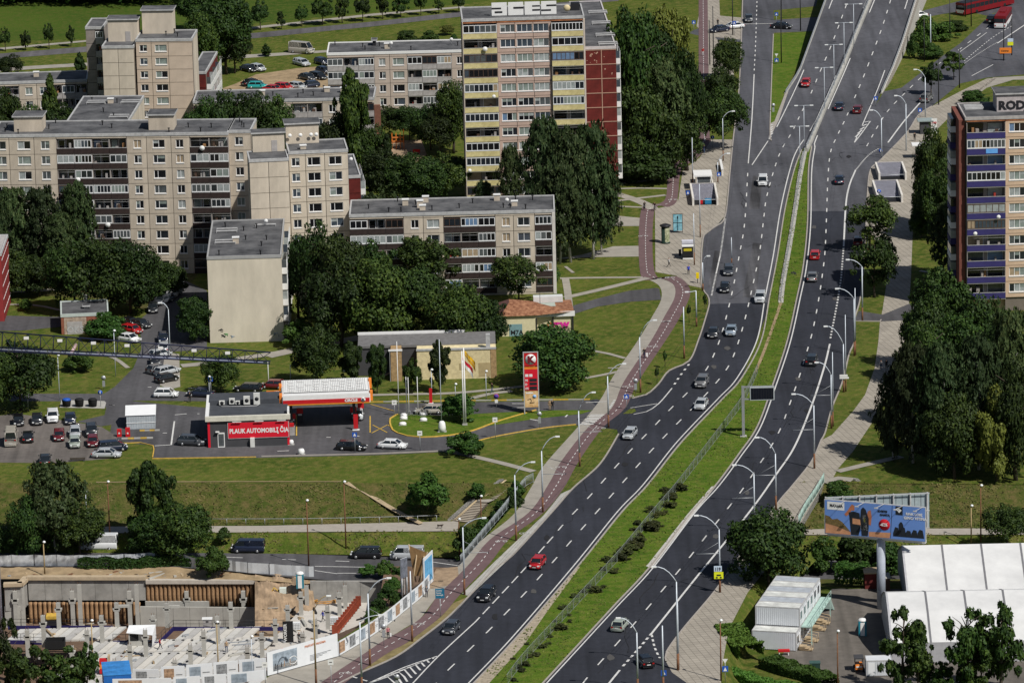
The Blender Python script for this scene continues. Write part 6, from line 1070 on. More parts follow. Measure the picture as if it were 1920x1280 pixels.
for i in range(40): m = MB(); m.box(0, 0, .02, .35, .2, .14, DARK); ob('slab_joint_block', m, r, W(160+i*8.6, (1200.5 if i % 2 else 1225.5), ZD)-r.location)
ccm = {}
def column(x, yt, yb, z, corb, label):
    b = W(x, yb, z); h = top_z(b, yt); r = thing('concrete_column', label, 'column', b, group='bare concrete columns of the site'); m = MB(); m.box(-.3, -.3, 0, .3, .3, h, CONC); ob('shaft', m, r)
    if corb: m = MB(); m.box(-.55, -.3, h*.72, .55, .3, h*.78, CONC); m.box(-.45, -.32, h*.66, .45, .32, h*.72, CONC); ob('corbel', m, r)
    if corb == 2: m = MB(); m.box(.3, -.2, h*.8, 1.9, .2, h*.9, CONC); ob('beam_stub', m, r)
    m = MB()
    for a in (-.18, .18): m.tube([(a, 0, h), (a, 0, h+.35)], .03, RUST, 4)
    ob('rebar', m, r)
ROWS = [('rear row, against the pit wall', -12.6, [(45, 1097, 1174), (152, 1095, 1174), (259, 1095, 1174), (364, 1095, 1150), (470, 1096, 1160), (576, 1097, 1139), (648, 1097, 1139)], 0), ('second row from the rear', -12.6, [(31, 1107, 1176), (138, 1107, 1176), (245, 1107, 1176), (352, 1107, 1166), (458, 1107, 1168), (565, 1109, 1152), (637, 1110, 1152)], 1), ('third row from the rear', ZD, [(111, 1129, 1177), (220, 1129, 1174), (434, 1128, 1178), (540, 1134, 1166), (615, 1136, 1178), (314, 1130, 1175)], 2),
        ('fourth row from the rear', ZD, [(83, 1153, 1212), (192, 1153, 1203), (288, 1153, 1190), (409, 1154, 1206), (517, 1160, 1203), (592, 1161, 1202)], 1), ('fifth row from the rear', ZD, [(53, 1180, 1231), (164, 1181, 1216), (274, 1181, 1230), (383, 1182, 1230), (492, 1186, 1232), (568, 1186, 1213)], 1), ('front row near the printed hoarding', ZD, [(136, 1210, 1250), (245, 1208, 1258), (358, 1209, 1250), (465, 1212, 1255), (215, 1237, 1252), (328, 1237, 1254)], 1)]
for nm, z, L, c in ROWS:
    for i, (x, a, b_) in enumerate(sorted(L)): column(x, a, b_, z if not (z < -12 and x > 540) else -8.7, c if (c != 2 or x in (220, 314)) else 1, 'grey concrete column, %s from the left in the %s' % (ORD[i], nm))
# odds and ends on the site
r = thing('covered_machine', 'white plastic-wrapped stack with a dark opening on the deck', 'covered machine', W(258, 1208, ZD)); bx('crate', r, (-1.2, -.6, 0, .7, .8, 2.0, CONC)); bx('opening', r, (-1.0, -.63, .8, .2, -.605, 1.8, BLACK)); m = MB(); m.add([(-1.5, -.7, 2.02), (2.3, -1.6, 1.9), (2.6, 1.8, 2.4), (-1.2, 1.2, 2.6), (2.2, -1.7, .3), (2.6, 1.7, .3)], [(0, 1, 2, 3), (1, 4, 5, 2)], WTENT); ob('cover', m, r)
r = thing('dark_skip', 'open dark skip on the left part of the deck', 'skip', W(104, 1214, ZD)); bx('skip_floor', r, (-1.3, -1, 0, 1.3, 1, .15, BLACK)); [bx('skip_side', r, q) for q in ((-1.4, -1.1, .15, 1.4, -1, 1.3, BLACK), (-1.4, 1, .15, 1.4, 1.1, 1.3, BLACK), (-1.4, -1, .15, -1.3, 1, 1.3, BLACK), (1.3, -1, .15, 1.4, 1, 1.3, BLACK))]
r = thing('yellow_tipper', 'yellow-topped machine between the piles and the deck', 'machine', W(99, 1172, ZB)); bx('machine_body', r, (-.7, -.8, 0, .7, .8, 1.2, DARK)); m = MB(); m.prism([(-.9, -.9), (.9, -.9), (.9, .9), (-.9, .9)], 1.2, 1.7, YEL); ob('hopper', m, r)
r = thing('grey_cabinet', 'grey steel cabinet with a white cap at the rear edge of the deck', 'cabinet', W(389, 1172, ZD)); bx('cabinet_body', r, (-.6, -.4, 0, .6, .4, 1.0, GREYB)); bx('cap', r, (-.75, -.5, 1.0, .75, .5, 1.15, WPAINT)); bx('vent', r, (-.2, -.42, .6, .2, -.405, .8, DARK))
r = thing('ladder', 'grey ladder leaning on the low pit wall', 'ladder', W(388, 1160, ZB)); m = MB(); m.tube([(-.2, -.6, 0), (.0, .3, 3.6)], .04, STEEL, 4); m.tube([(.25, -.6, 0), (.4, .3, 3.6)], .04, STEEL, 4); ob('rail', m, r); m = MB(); [m.tube([(-.2+.2*k/9, -.6+.9*k/9, .4+.35*k), (.25+.15*k/9, -.6+.9*k/9, .4+.35*k)], .025, STEEL, 4) for k in range(9)]; ob('rung', m, r)
for i, (x, y) in enumerate([(556, 1180), (627, 1170)]): r = thing('liquid_tank', ['caged white liquid tank beside the black banner', 'caged white liquid tank by the red shuttering'][i], 'tank', W(x, y, -8.7)); bx('tank_body', r, (-.55, -.5, .15, .55, .5, 1.1, WTENT)); m = MB(); [m.box(-.6+.24*k, -.53, .12, -.57+.24*k, -.505, 1.15, STEEL) for k in range(6)]; [m.box(-.6, -.545, .15+.25*k, .6, -.53, .18+.25*k, STEEL) for k in range(5)]; ob('cage', m, r); bx('pallet', r, (-.6, -.5, 0, .6, .5, .14, WOOD))
r = thing('banner_hoarding', 'tall black banner with white slanted lettering on the site floor', 'banner', W(531, 1204, -8.7)); bx('cloth', r, (0, 0, 0, 1.5, .1, 3.2, BLACK)); o = text('WORKER', .62, WPAINT, r, (.55, -.03, .2), rot=(R_(90), R_(-90), 0), bold=.02)
r = thing('red_shuttering', 'rust-red stair-like shuttering frame running down to the hoarding', 'shuttering', W(632, 1195, -8.7)); dv = W(676, 1140, -8.7)-W(632, 1195, -8.7); m = MB(); SH = mat('shuttering_red', (.25, .05, .025), .7, var=.2)
m.tube([(0, 0, .6), dv+Vector((0, 0, .6))], .12, SH, 5); m.tube([(0, 0, 1.8), dv+Vector((0, 0, 1.8))], .12, SH, 5); ob('rail', m, r)
for i in range(12): t = i/11; q = dv*t; m = MB(); m.box(q.x-.7, q.y-.12, .4, q.x+.1, q.y+.12, 1.9, SH); ob('rib', m, r)
r = thing('red_mesh_roll', 'red plastic mesh bundle behind the big white hoarding board', 'mesh bundle', W(545, 1222, -7.8)); m = MB(); m.prism([(-1.8, -.4), (1.4, -.6), (1.8, .3), (-1.2, .5)], 0, .5, mat('red_mesh', (.55, .05, .04))); ob('bundle', m, r); bx('pallet', r, (-1.9, -.6, -.15, 1.9, .6, -.01, WOOD))
r = thing('yellow_hose', 'coiled ochre hose on the pale floor under the grey wall', 'hose', W(609, 1131, -8.7)); m = MB(); m.tube([(1.6*math.cos(a*.5), .8*math.sin(a*.5)+.1*math.sin(a*3), .1+.02*a) for a in range(26)], .09, mat('ochre_hose', (.45, .22, .05)), 5); ob('coil', m, r); bx('reel', r, (-.2, -.2, 0, .2, .2, .3, WOOD))
r = thing('small_excavator', 'small excavator with a white cab on the sand heap', 'excavator', W(535, 1124, -8.2)); bx('tracks', r, (-1.0, -.7, 0, .9, -.35, .5, BLACK), (-1.0, .35, 0, .9, .7, .5, BLACK)); bx('cab', r, (-.8, -.4, .9, .2, .4, 1.9, mat('cab_white', (.6, .65, .6)))); bx('engine_cover', r, (.21, -.5, .5, 1.2, .5, 1.2, DARK), (-.9, -.5, .5, .2, .5, .9, DARK)); m = MB(); m.tube([(-.6, 0, 1), (-1.6, .1, 1.9), (-2.4, .2, .5)], .12, YEL, 5); ob('boom', m, r)
r = thing('blue_container', 'bright blue site container cut by the bottom photo edge', 'container', W(196, 1300, -5.5), .12); bx('body', r, (0, 0, 0, 3.8, 6, 2.6, mat('container_blue', (.015, .12, .42), .6, var=.15))); bx('roof', r, (-.05, -.05, 2.6, 3.85, 6.05, 2.7, mat('blue_roof', (.04, .20, .50), .6, var=.3, scale=1))); text('BIURAS', .5, WPAINT, r, (1.2, -.03, 1.7), bold=.03)
r = thing('red_toolbox_stack', 'stack of red crates left of the blue container', 'crates', W(187, 1262, -7.8)); [bx('crate', r, (0, 0, k*.7, 1.1, .8, k*.7+.66, [REDP, ORNG, REDP][k])) for k in range(3)]; bx('board', r, (1.2, 0, 0, 1.5, .8, 2.6, WOOD))
r = thing('debris_boards', 'heap of pale boards on the sand', 'timber', W(512, 1142, -8.6)); rd = random.Random(3); [bx('board', r, (a, b_, .1+i*.06, a+rd.uniform(1.5, 3), b_+.25, .15+i*.06, [WOOD, CONC][i % 2])) for i, (a, b_) in enumerate([(rd.uniform(-2, 0), rd.uniform(-1.5, 1.5)) for _ in range(9)])]
# draped fence along the street, white street barriers
def runfence(name, label, cat, P, z, h, mt, step, sag=.12, post=DARK, zb=None, group=None):
    Q = resample(smooth_line([W(x, y, z) for x, y in P], 1), step); r = thing(name, label, cat, Q[0], group=group); rd = random.Random(len(Q))
    for i in range(len(Q)-1):
        a, b = Q[i]-Q[0], Q[i+1]-Q[0]; m = MB(); n = 5; V = []; d = (b-a); nn = Vector((-d.y, d.x, 0)).normalized()
        for j in range(n+1):
            t = j/n; c = a.lerp(b, t)+nn*rd.uniform(-.08, .08)*(1 if sag else 0); V += [c+Vector((0, 0, .1+rd.uniform(0, sag))), c+Vector((0, 0, h-sag*4*t*(1-t)*rd.uniform(.6, 1)))]
        m.add(V, [(2*j, 2*j+2, 2*j+3, 2*j+1) for j in range(n)], mt); 
        m.add([q-nn*.03 for q in V], [(2*j+1, 2*j+3, 2*j+2, 2*j) for j in range(n)], mt); ob('panel', m, r)
        m = MB(); m.box(a.x-.05, a.y-.05, 0, a.x+.05, a.y+.05, h+.1, post); ob('post', m, r)
    return r
DRAPE = mat('draped_sheet', (.56, .58, .60), .8, var=.12, scale=.6)
runfence('draped_fence', 'site fence wrapped in wrinkled white sheeting along the underpass street', 'fence', [(-20, 1063), (60, 1062), (200, 1062), (330, 1056), (350, 1064), (395, 1075)], ZU-.2, 1.9, DRAPE, 3.4)
runfence('street_fence', 'pale panel fence between the street and the toilet', 'fence', [(428, 1070), (460, 1074), (590, 1082)], ZU-.1, 1.7, DRAPE, 3.4, .02)
# printed hoarding along the footway
HP = [mat('hoarding_white', (.68, .70, .72), .6, var=.04)]; PRT = [mat('print_grey', (.22, .23, .24), .6, var=.6, scale=2.2), mat('print_warm', (.34, .22, .14), .6, var=.6, scale=2), mat('print_sky', (.26, .31, .36), .6, var=.4, scale=1.2)]
Q = resample(smooth_line([W(x, y) for x, y in [(806, 1103), (790, 1121), (765, 1141), (735, 1166), (700, 1191), (665, 1213), (634, 1231)]], 1), 3.0); r = thing('printed_hoarding', 'long curved site hoarding of white printed panels along the footway', 'hoarding', Q[0])
for i in range(len(Q)-1):
    a, b = Q[i]-Q[0], Q[i+1]-Q[0]; d = b-a; L = d.length; rz = math.atan2(d.y, d.x)+math.pi; M = Matrix.Translation(b) @ Matrix.Rotation(rz, 4, 'Z'); m = MB(); m.box(.03, 0, .12, L-.03, .08, 2.15, HP[0], M); o = ob('panel', m, r); m = MB(); m.box(.2, -.02, .4, L*.62, -.005, 1.95, PRT[i % 3], M); m.box(L*.68, -.02, 1.2, L*.92, -.005, 1.3, PRT[0], M); m.box(L*.68, -.02, 1.0, L*.88, -.005, 1.06, PRT[0], M); ob('print', m, o)
def board(name, label, cat, pL, pR, z, h, arts, zb=.15, posts=True, group=None):
    A, B = W(*pL, z), W(*pR, z); r = thing(name, label, cat, A, math.atan2(B.y-A.y, B.x-A.x), group); w = (B-A).length; bx('panel', r, (0, 0, zb, w, .12, zb+h, HP[0]))
    for (x0, z0_, x1, z1_, mt) in arts: bx('print', r, (x0*w, -.02, zb+z0_*h, x1*w, -.005, zb+z1_*h, mt))
    if posts: [bx('post', r, (x, .13, -.3, x+.12, .25, zb+h*.9, RIM)) for x in (.1, w/2, w-.25)]
    return r, w
r, w_ = board('site_board', 'large white site board with a rendered street view, beside the pavement at lower left', 'sign board', (502, 1268), (634, 1231), 0, 3.25, [(.08, .12, .42, .88, PRT[2]), (.08, .12, .42, .34, mat('print_pale', (.5, .48, .45)))])
text('PASTATŲ NUOMA', .42, mat('print_orange', (.55, .22, .12)), r, (w_*.53, -.04, 2.65), bold=.03, sx=1.05); [bx('print', r, (w_*.11+i*.5, -.035, .8, w_*.11+i*.5+.12, -.022, 1.55+.1*(i % 2), [DARK, PRT[1]][i % 2])) for i in (0, 2, 3, 5)]
m = MB(); m.tube([(w_*.36+.7*math.cos(a*.4), -.035, 1.4+.55*math.sin(a*.4)) for a in range(16)], .05, WPAINT, 4); ob('print', m, r); [bx('print', r, (w_*.6, -.035, 1.3-.18*k, w_*(.9-.06*k), -.022, 1.36-.18*k, PRT[0])) for k in range(5)]
LH = [((250, 1283), (298, 1284), 0), ((303, 1279), (347, 1277), 1), ((350, 1276), (399, 1272), 2), ((401, 1271), (447, 1267), 0), ((449, 1266), (500, 1262), 2)]
for i, (a, b_, k) in enumerate(LH): board('hoarding_panel', 'white printed hoarding panel, %s from the left along the bottom edge' % ORD[i], 'hoarding', a, b_, -1.2, 2.1, [(.12, .15, .55, .85, PRT[k]), (.62, .4, .9, .46, PRT[0])], group='hoarding panels along the bottom edge')
for i, (a, b_, k) in enumerate([((212, 1302), (322, 1300), 1), ((326, 1299), (376, 1296), 2), ((380, 1295), (425, 1292), 0), ((427, 1291), (500, 1285), 2)]): board('hoarding_panel', 'printed hoarding panel cut by the bottom edge, %s from the left' % ORD[i], 'hoarding', a, b_, -.9, 2.1, [(.1, .3, .5, .9, PRT[k])], group='front hoarding panels')
r, w_ = board('tower_board', 'tall white advertising board with a blue picture leaning beside the wooden props', 'sign board', (796, 1107), (813, 1090), 0, 4.6, [(.08, .12, .9, .9, mat('print_blue', (.12, .36, .60), var=.3))])
r = thing('timber_propping', 'brown plywood sheets and raw props behind the tall white board', 'propping', W(781, 1098, -2)); PLY = mat('plywood', (.33, .20, .09), .8, var=.25, scale=1.5); m = MB(); m.add([(-1.0, 2.5, 5.4), (1.6, 1.0, 4.7), (1.9, .5, 1.5), (-.4, 1.6, 1.0)], [(0, 1, 2, 3), (3, 2, 1, 0)], PLY); ob('sheet', m, r)
for a, b_ in (((-.6, 0, 0), (.2, 2.0, 4.6)), ((.5, -.3, 0), (1.2, 1.1, 4.2)), ((-.1, 2, 0), (-1, 2.5, 5.6)), ((.3, 2, 0), (1.7, 1, 4.8))): m = MB(); m.tube([a, b_], .1, WOOD, 5); ob('prop', m, r)
r, w_ = board('notice_board', 'grey project notice board on two steel legs by the pit edge', 'sign board', (753, 1112), (765, 1108), 0, 2.9, [(.0, .0, 1, 1, mat('print_slate', (.14, .15, .18), var=.4, scale=2))], zb=2.2)
m = MB(); m.tube([(.15, 0, -1.2), (.15, 0, 2.2)], .08, STEEL); ob('leg', m, r); m = MB(); m.tube([(w_-.15, 0, -1.2), (w_-.15, 0, 2.2)], .08, STEEL); ob('leg', m, r)
# tower crane: mast at the left edge, jib across the street
NV = mat('crane_blue', (.006, .010, .038), .5); cb = W(-7, 1168, -8); r = thing('tower_crane', 'navy lattice crane jib crossing above the parked street, white mast at the left edge', 'crane', cb)
def lat(P0, P1, wd0, wd1, n, mt, rr, name, up=Vector((0, 0, 1)), tri=False):
    P0, P1 = Vector(P0), Vector(P1); d = (P1-P0).normalized(); s = d.cross(up).normalized(); u = s.cross(d)
    def sec(t):
        c = P0.lerp(P1, t); w = wd0+(wd1-wd0)*t
        return [c+s*w*.5, c-s*w*.5, c+u*w*1.15] if tri else [c+s*w*.5+u*w*.5, c-s*w*.5+u*w*.5, c-s*w*.5-u*w*.5, c+s*w*.5-u*w*.5]
    k = 3 if tri else 4
    for i in range(k): m = MB(); m.tube([sec(0)[i], sec(1)[i]], rr*1.7, mt, 5); ob('chord', m, r)
    m = MB()
    for j in range(n):
        a, b = sec(j/n), sec((j+1)/n)
        for i in range(k): m.tube([a[i], b[(i+1) % k]], rr*.7, mt, 4); m.tube([a[i], a[(i+1) % k]], rr*.7, mt, 4)
    ob(name, m, r)
lat((0, 0, -4), (0, 0, 60), 1.5, 1.5, 40, mat('mast_pale', (.50, .48, .55), .6), .09, 'mast_lattice', Vector((0, 1, 0)))
jz = top_z(cb, 640); sc_ = S(cb+Vector((0, 0, jz))); tip = Vector(((530+10)/sc_, 0, 0)); zt = top_z(cb+tip, 674)
lat((-8, -1.6, jz), (tip.x, -1.6, zt), 2.5, 1.3, 27, NV, .062, 'jib_lattice', tri=True)
for i in range(9): x = -3+i*4.8; z = jz+(zt-jz)*(x+8)/(tip.x+8)+2.5-(1.3*(x+8)/(tip.x+8)); bx('floodlight', r, (x-.35, -2.1, z-.35, x+.35, -1.8, z, WPAINT))
m = MB(); m.box(-8, -2.2, jz-.1, tip.x-2, -1.0, jz-.02, STEEL) if False else m.tube([(-8, -2.0, jz+.1), (tip.x-1, -2.0, zt+.1)], .12, mat('cable_tray', (.20, .22, .30)), 4); ob('catwalk', m, r)

rd = random.Random(21)
for nm, zq, bxs, n in (('site_debris', ZD+.02, (60, 1180, 500, 1275), 45), ('site_debris', -8.66, (500, 1140, 690, 1250), 60), ('site_debris', ZW+.02, (10, 1066, 470, 1082), 70), ('site_debris', ZB+.02, (20, 1150, 470, 1172), 60)):
    m = MB()
    for _ in range(n):
        p = W(rd.uniform(bxs[0], bxs[2]), rd.uniform(bxs[1], bxs[3]), zq); a = rd.choice([.2, .3, .5, 1.6]); m.box(-a, -.08, 0, a, .08+rd.uniform(0, .25), rd.uniform(.05, .3), rd.choice([WOOD, CONC, DARK, RUST, STEEL, DIRT]), Matrix.Translation(p) @ Matrix.Rotation(rd.uniform(0, 3), 4, 'Z'))
    ob(nm, m, kind='stuff')
# ================================================================ STREET FURNITURE, FENCES, STAIRS
LAMPW = mat('lamp_grey', (.55, .60, .66), .5, .2); CONP = mat('spun_concrete_pole', (.42, .42, .40), .8); BULB = mat('lamp_head', (.80, .82, .82), .4)
def lamp(bx_, by, ty, hx, hy, label, z=0.0, style='grey', group='street lamps', arm=0, rust=True, rad=.14):
    b = W(bx_, by, z); h = top_z(b, ty); t = thing('street_lamp', label, 'street lamp', b, group=group); pm = {'grey': LAMPW, 'rust': RUST, 'conc': CONP, 'dark': DARK, 'ochre': mat('ochre_pole', (.36, .27, .14), .8)}[style]; k = min(2.4, h*.25)
    m = MB(); m.tube([(0, 0, k if rust else -.1), (0, 0, h)], rad, pm, 7, rad*.62); ob('pole', m, t)
    if rust: m = MB(); m.tube([(0, 0, -.1), (0, 0, k)], rad*1.2, RUST, 7, rad*1.05); ob('pole_base', m, t)
    if hx is not None:
        tx, tyy = PXY(b+Vector((0, 0, h))); s = S(b); dx = (hx-tx)/s; dz = (tyy-hy)/s; m = MB(); m.tube([(dx*a, 0, h+dz*(1-(1-a)**2.2)) for a in (0, .15, .35, .6, .85, 1)], .07, pm, 5); ob('arm', m, t)
        m = MB(); sg = 1 if dx > 0 else -1; m.box(dx-.1 if sg > 0 else dx-.55, -.14, h+dz-.08, dx+.55 if sg > 0 else dx+.1, .14, h+dz+.10, BULB); ob('lamp_head', m, t)
    if arm: m = MB(); m.tube([(0, 0, h*.62), (arm, 0, h*.62)], .045, STEEL, 5); m.tube([(0, 0, h*.8), (arm*.8, 0, h*.63)], .025, STEEL, 4); m.box(arm-.1 if arm > 0 else arm, -.3, h*.62-.1, arm if arm > 0 else arm+.1, .3, h*.62+.05, DARK); ob('wire_bracket', m, t)
    return t
E = [(1527, 878, 760, 1491, 737), (1455, 955, 850, 1423, 818), (1415, 1005, 888, 1380, 870), (1350, 1110, 992, 1309, 964), (1271, 1256, 1090, 1230, 1060), (1196, 1300, 1185, 1163, 1156), (1559, 803, 702, 1534, 678), (1582, 735, 645, 1551, 610), (1602, 667, 560, 1572, 540), (1617, 602, 500, 1592, 486), (1627, 470, 433, 1604, 422)]
for i, q in enumerate(sorted(E, key=lambda a: -a[1])): lamp(*q, 'curved grey lamp on the east kerb, %s from the bottom of the photo' % ORD[i], arm=-3.4 if i in (2, 3, 4, 5, 6) else 0, group='curved lamps on the east kerb')
for i, (x, y, ty) in enumerate([(1272, 1255, 1128), (1244, 1300, 1172)]): lamp(x, y, ty, None, None, ['slanting grey trolley pole beside the curved lamp at the east corner', 'plain grey pole at the bottom corner of the side street'][i], group='plain wire poles')
for i, (x, y, ty) in enumerate([(1601, 666, 600), (1583, 735, 650), (1559, 800, 720)]): lamp(x+3, y-1, ty-60, None, None, 'slim wire pole close behind the east kerb lamp, %s from the top' % ORD[i], group='slim wire poles on the east kerb', rad=.1)
Wl = [(1018, 960, 845, 1043, 818), (968, 1013, 890, 997, 866), (871, 1114, 988, 905, 971), (773, 1202, 1070, None, None), (694, 1247, 1112, 727, 1083), (679, 1300, 1165, 710, 1153), (593, 1285, 1145, 614, 1116), (1087, 874, 770, 1111, 735), (1141, 801, 705, 1168, 682), (1201, 736, 632, 1226, 600), (1283, 672, 575, None, None), (1306, 612, 545, 1290, 547), (1318, 545, 492, 1326, 480), (1372, 498-2, 440, None, None)]
for i, q in enumerate(sorted(Wl[:13], key=lambda a: -a[1])): lamp(*q, 'lamp pole with a rusty foot, west side, %s from the bottom' % ORD[i], arm=3.6 if i in (2, 4, 6, 7) else 0, style='ochre' if i == 1 else 'grey', group='lamp poles along the west footway')
for i, (x, y, ty, hx, hy, st) in enumerate([(1356, 302, 222, 1373, 209, 'grey'), (1299, 348, 258, None, None, 'grey'), (1346, 342, 304, 1364, 288, 'grey'), (1372, 497, 445, None, None, 'grey'), (1313, 445, 345, None, None, 'grey'), (1302, 497, 400, None, None, 'grey')]): lamp(x, y, ty, hx, hy, ['tall grey lamp at the kerb above the bus stop', 'grey pole with a small blue sign left of the subway pavilion', 'curved lamp right above the subway pavilion', 'thin pole at the bus bay', 'grey wire pole with a rusty foot below the subway stairs', 'grey wire pole beside the advertising shelter'][i], style=st, group='poles around the bus stop', rad=.1)
for i, (x, y, ty, st) in enumerate([(1653, 296, 222, 'grey'), (1699, 283, 195, 'grey'), (1735, 220, 146, 'grey'), (1760, 197, 112, 'dark'), (1799, 165, 90, 'dark'), (1745, 105, 27, 'grey'), (1781, 77, 0, 'dark'), (1733, 116, 33, 'dark'), (1821, 50, -40, 'dark'), (1810, 32, -60, 'dark'), (1882, 114, 36, 'dark'), (1897, 104, 30, 'dark')]): lamp(x, y, ty, None if i > 2 else x-17, ty-16 if i < 3 else None, '%s pole along the slip road, %s from the bottom' % ('grey' if st == 'grey' else 'dark', ORD[i]), style=st, group='poles along the slip road', rust=False, rad=.13)
for i, (x, y, ty) in enumerate([(1374, 66, -30), (1338, 125, 12), (1331, 122, 38), (1465, 118, 12), (1501, 58, -30), (1465, 40, -60)]): lamp(x, y, ty, None, None, ['dark pole by the white car at the far crossing', 'tall dark pole left of the far crossing', 'dark signal pole left of the far crossing', 'dark pole on the grass wedge', 'dark pole behind the grass wedge', 'dark pole at the top edge beside the far street'][i], style='dark', group='dark poles at the far crossing', rust=False, rad=.13)
for i, (x, y, ty) in enumerate([(1583, 128, 43), (1564, 168, 84), (1546, 210, 127), (1508, 282, 198), (1500, 318, 237), (1601, 90, 8)]):
    z = zr(y) if y < 172 else 0; t = lamp(x, y, ty, None, None, 'thin twin-armed lamp in the flyover median, %s from the bottom' % ORD[i], z=z, group='twin-armed lamps in the flyover median', rust=False, rad=.08); h = top_z(Vector(t.location), ty); m = MB(); m.tube([(-1.3, 0, h), (1.3, 0, h)], .04, LAMPW, 4); ob('arm', m, t)
    for s in (-1, 1): m = MB(); m.box(s*1.5-.35, -.12, h-.08, s*1.5+.35, .12, h+.08, BULB); ob('lamp_head', m, t)
for i, (x, y, ty, z, st) in enumerate([(206, 1002, 905, ZP, 'rust'), (164, 1000, 925, ZP, 'grey'), (649, 1034, 905, ZU, 'rust'), (579, 1060, 940, ZU, 'rust'), (862, 1046, 975, ZU, 'rust'), (903, 1003, 932, ZP, 'rust'), (112, 750, 668, 0, 'grey'), (217, 706, 622, 0, 'grey'), (1839, 1014, 912, ZP, 'rust'), (1821, 1016, 950, ZP, 'ochre'), (84, 1074, 1018, ZU, 'ochre'), (1571, 1300, 1185, ZL, 'rust'), (1352, 1275, 1165, 0, 'rust'), (411, 1290, 1168, -4, 'ochre'), (475, 1300, 1195, -2, 'grey'), (176, 1272, 1165, -8, 'ochre'), (810, 750, 695, 0, 'grey'), (854, 745, 722, 0, 'grey'), (912, 748, 698, 0, 'grey'), (393, 745, 708, 0, 'grey'), (645, 720, 697, 0, 'grey')]):
    t = lamp(x, y, ty, None, None, 'white lamp globe on a %s post, %s' % ({'rust': 'rusty', 'grey': 'slim grey', 'ochre': 'ochre'}[st], ['on the left embankment', 'behind the tall embankment birch', 'at the top of the worn track', 'right of the draped fence', 'beside the bridge railing bottom', 'beside the long stairs', 'beside the big left tree', 'on the lawn under the jib', 'on the right embankment', 'right of the billboard', 'behind the pit wall, left', 'in the container yard', 'on the east pavement near the bottom', 'between the deck and the hoarding', 'left of the large site board', 'at the left end of the deck', 'near the yellow brick wall', 'low one near the shrub by the flags', 'right of the flags', 'left of the petrol shop', 'behind the canopy'][i]), z=z, style=st, group='lamps with small heads', rust=False, rad=.12 if st != 'grey' else .07)
    h = top_z(Vector(t.location), ty); m = MB(); m.lathe([(.05, -.2), (.22, -.08), (.24, .06), (.1, .18)], BULB, 8, (.12, 0, h+.2)); ob('lamp_head', m, t)
for i, (x, y, ty, hx, hy) in enumerate([(345, 545, 522, 331, 507), (319, 660, 580, 303, 567)]): lamp(x, y, ty, hx, hy, ['curved lamp at the end of the parked row', 'curved lamp over the parked street above the jib'][i], rust=False, group='lamps over the parked street', rad=.09)
for i, (x, y, ty) in enumerate([(873, 797, 652), (748, 779, 640), (763, 777, 706), (767, 778, 707), (784, 775, 706), (828, 800, 636), (504, 728, 677), (545, 712, 683)]):
    b = W(x, y); h = top_z(b, ty); r = thing('flagpole', ['thick white double flagpole on the petrol station island', 'tall thin white flagpole left of the island', 'short flagpole, left of the trio beside the trolleys', 'short flagpole, middle of the trio beside the trolleys', 'short flagpole, right of the trio beside the trolleys', 'tall grey pole behind the white stone on the island', 'thin pole behind the petrol shop roof', 'thin short pole left of the canopy'][i], 'pole', b); m = MB(); m.tube([(0, 0, 0), (0, 0, h)], .16 if i == 0 else .07, WPAINT if i != 5 else LAMPW, 7, .1 if i == 0 else .05); ob('pole', m, r)
    if i == 0:
        m = MB(); m.tube([(-.3, 0, 0), (-.3, 0, h-.5)], .12, WPAINT, 7, .08); ob('pole', m, r); bx('base', r, (-.5, -.2, 0, .3, .2, .3, CONC))
        for nm, lb, z0, x0, cc in (('flag', 'yellow flag folded on the white flagpole', h-.4, .1, (mat('flag_yellow', (.65, .38, .01)), mat('flag_ochre', (.50, .27, .01)))), ('flag', 'red and white flag hanging below the yellow one', h-1.5, -.3, (mat('flag_red', (.5, .01, .04)), WPAINT))):
            f = thing(nm, lb, 'flag', b+Vector((x0, -.05, z0)))
            for q in (0, 1):
                m = MB(); V = []
                for j in range(7): t = j/6; x = t*1.7; z = -t*1.9; ww = .5+.4*t; V += [(x+.06*math.sin(j*2), .15*math.sin(j*1.7), z-ww*q*.9), (x+.06*math.sin(j*2)+.05, .15*math.sin(j*1.7+.5), z-ww*(q+1)*.9)]
                m.add(V, [(2*j, 2*j+2, 2*j+3, 2*j+1) for j in range(6)], cc[q]); m.add([(a, b_+.02, c) for a, b_, c in V], [(2*j+1, 2*j+3, 2*j+2, 2*j) for j in range(6)], cc[q]); ob('cloth', m, f)
# white domes, trolleys and small fittings at the petrol station
for i, (x, y) in enumerate([(757, 780), (757, 785), (755, 796), (794, 778), (794, 788)]): r = thing('tank_cover', 'white round tank cover on the island, %s from the left' % ORD[i], 'tank cover', W(x, y), group='tank covers on the island'); m = MB(); m.lathe([(.55, 0), (.62, .25), (.45, .42), (.1, .48)], WPAINT, 12); ob('dome', m, r); bx('base', r, (-.6, -.6, 0, .6, .6, .05, CONC))
r = thing('white_stone', 'rounded white stone marker beside the tall grey pole', 'marker', W(829, 809)); m = MB(); m.lathe([(.62, 0), (.6, .8), (.5, 1.5), (.3, 1.75)], WPAINT, 12); ob('stone', m, r); bx('plinth', r, (-.7, -.5, 0, .7, .5, .1, CONC))
r = thing('white_stone', 'white dome-topped box on the grass verge below the forecourt', 'marker', W(565, 852)); m = MB(); m.lathe([(.5, 0), (.55, .6), (.4, .95)], WPAINT, 8); ob('stone', m, r); bx('plinth', r, (-.6, -.5, 0, .6, .5, .08, CONC))
r = thing('white_stone', 'white dome-topped box at the right corner of the petrol shop', 'marker', W(546, 833)); m = MB(); m.lathe([(.4, 0), (.42, .5), (.3, .75)], WPAINT, 8); ob('stone', m, r); bx('plinth', r, (-.5, -.4, 0, .5, .4, .08, CONC))
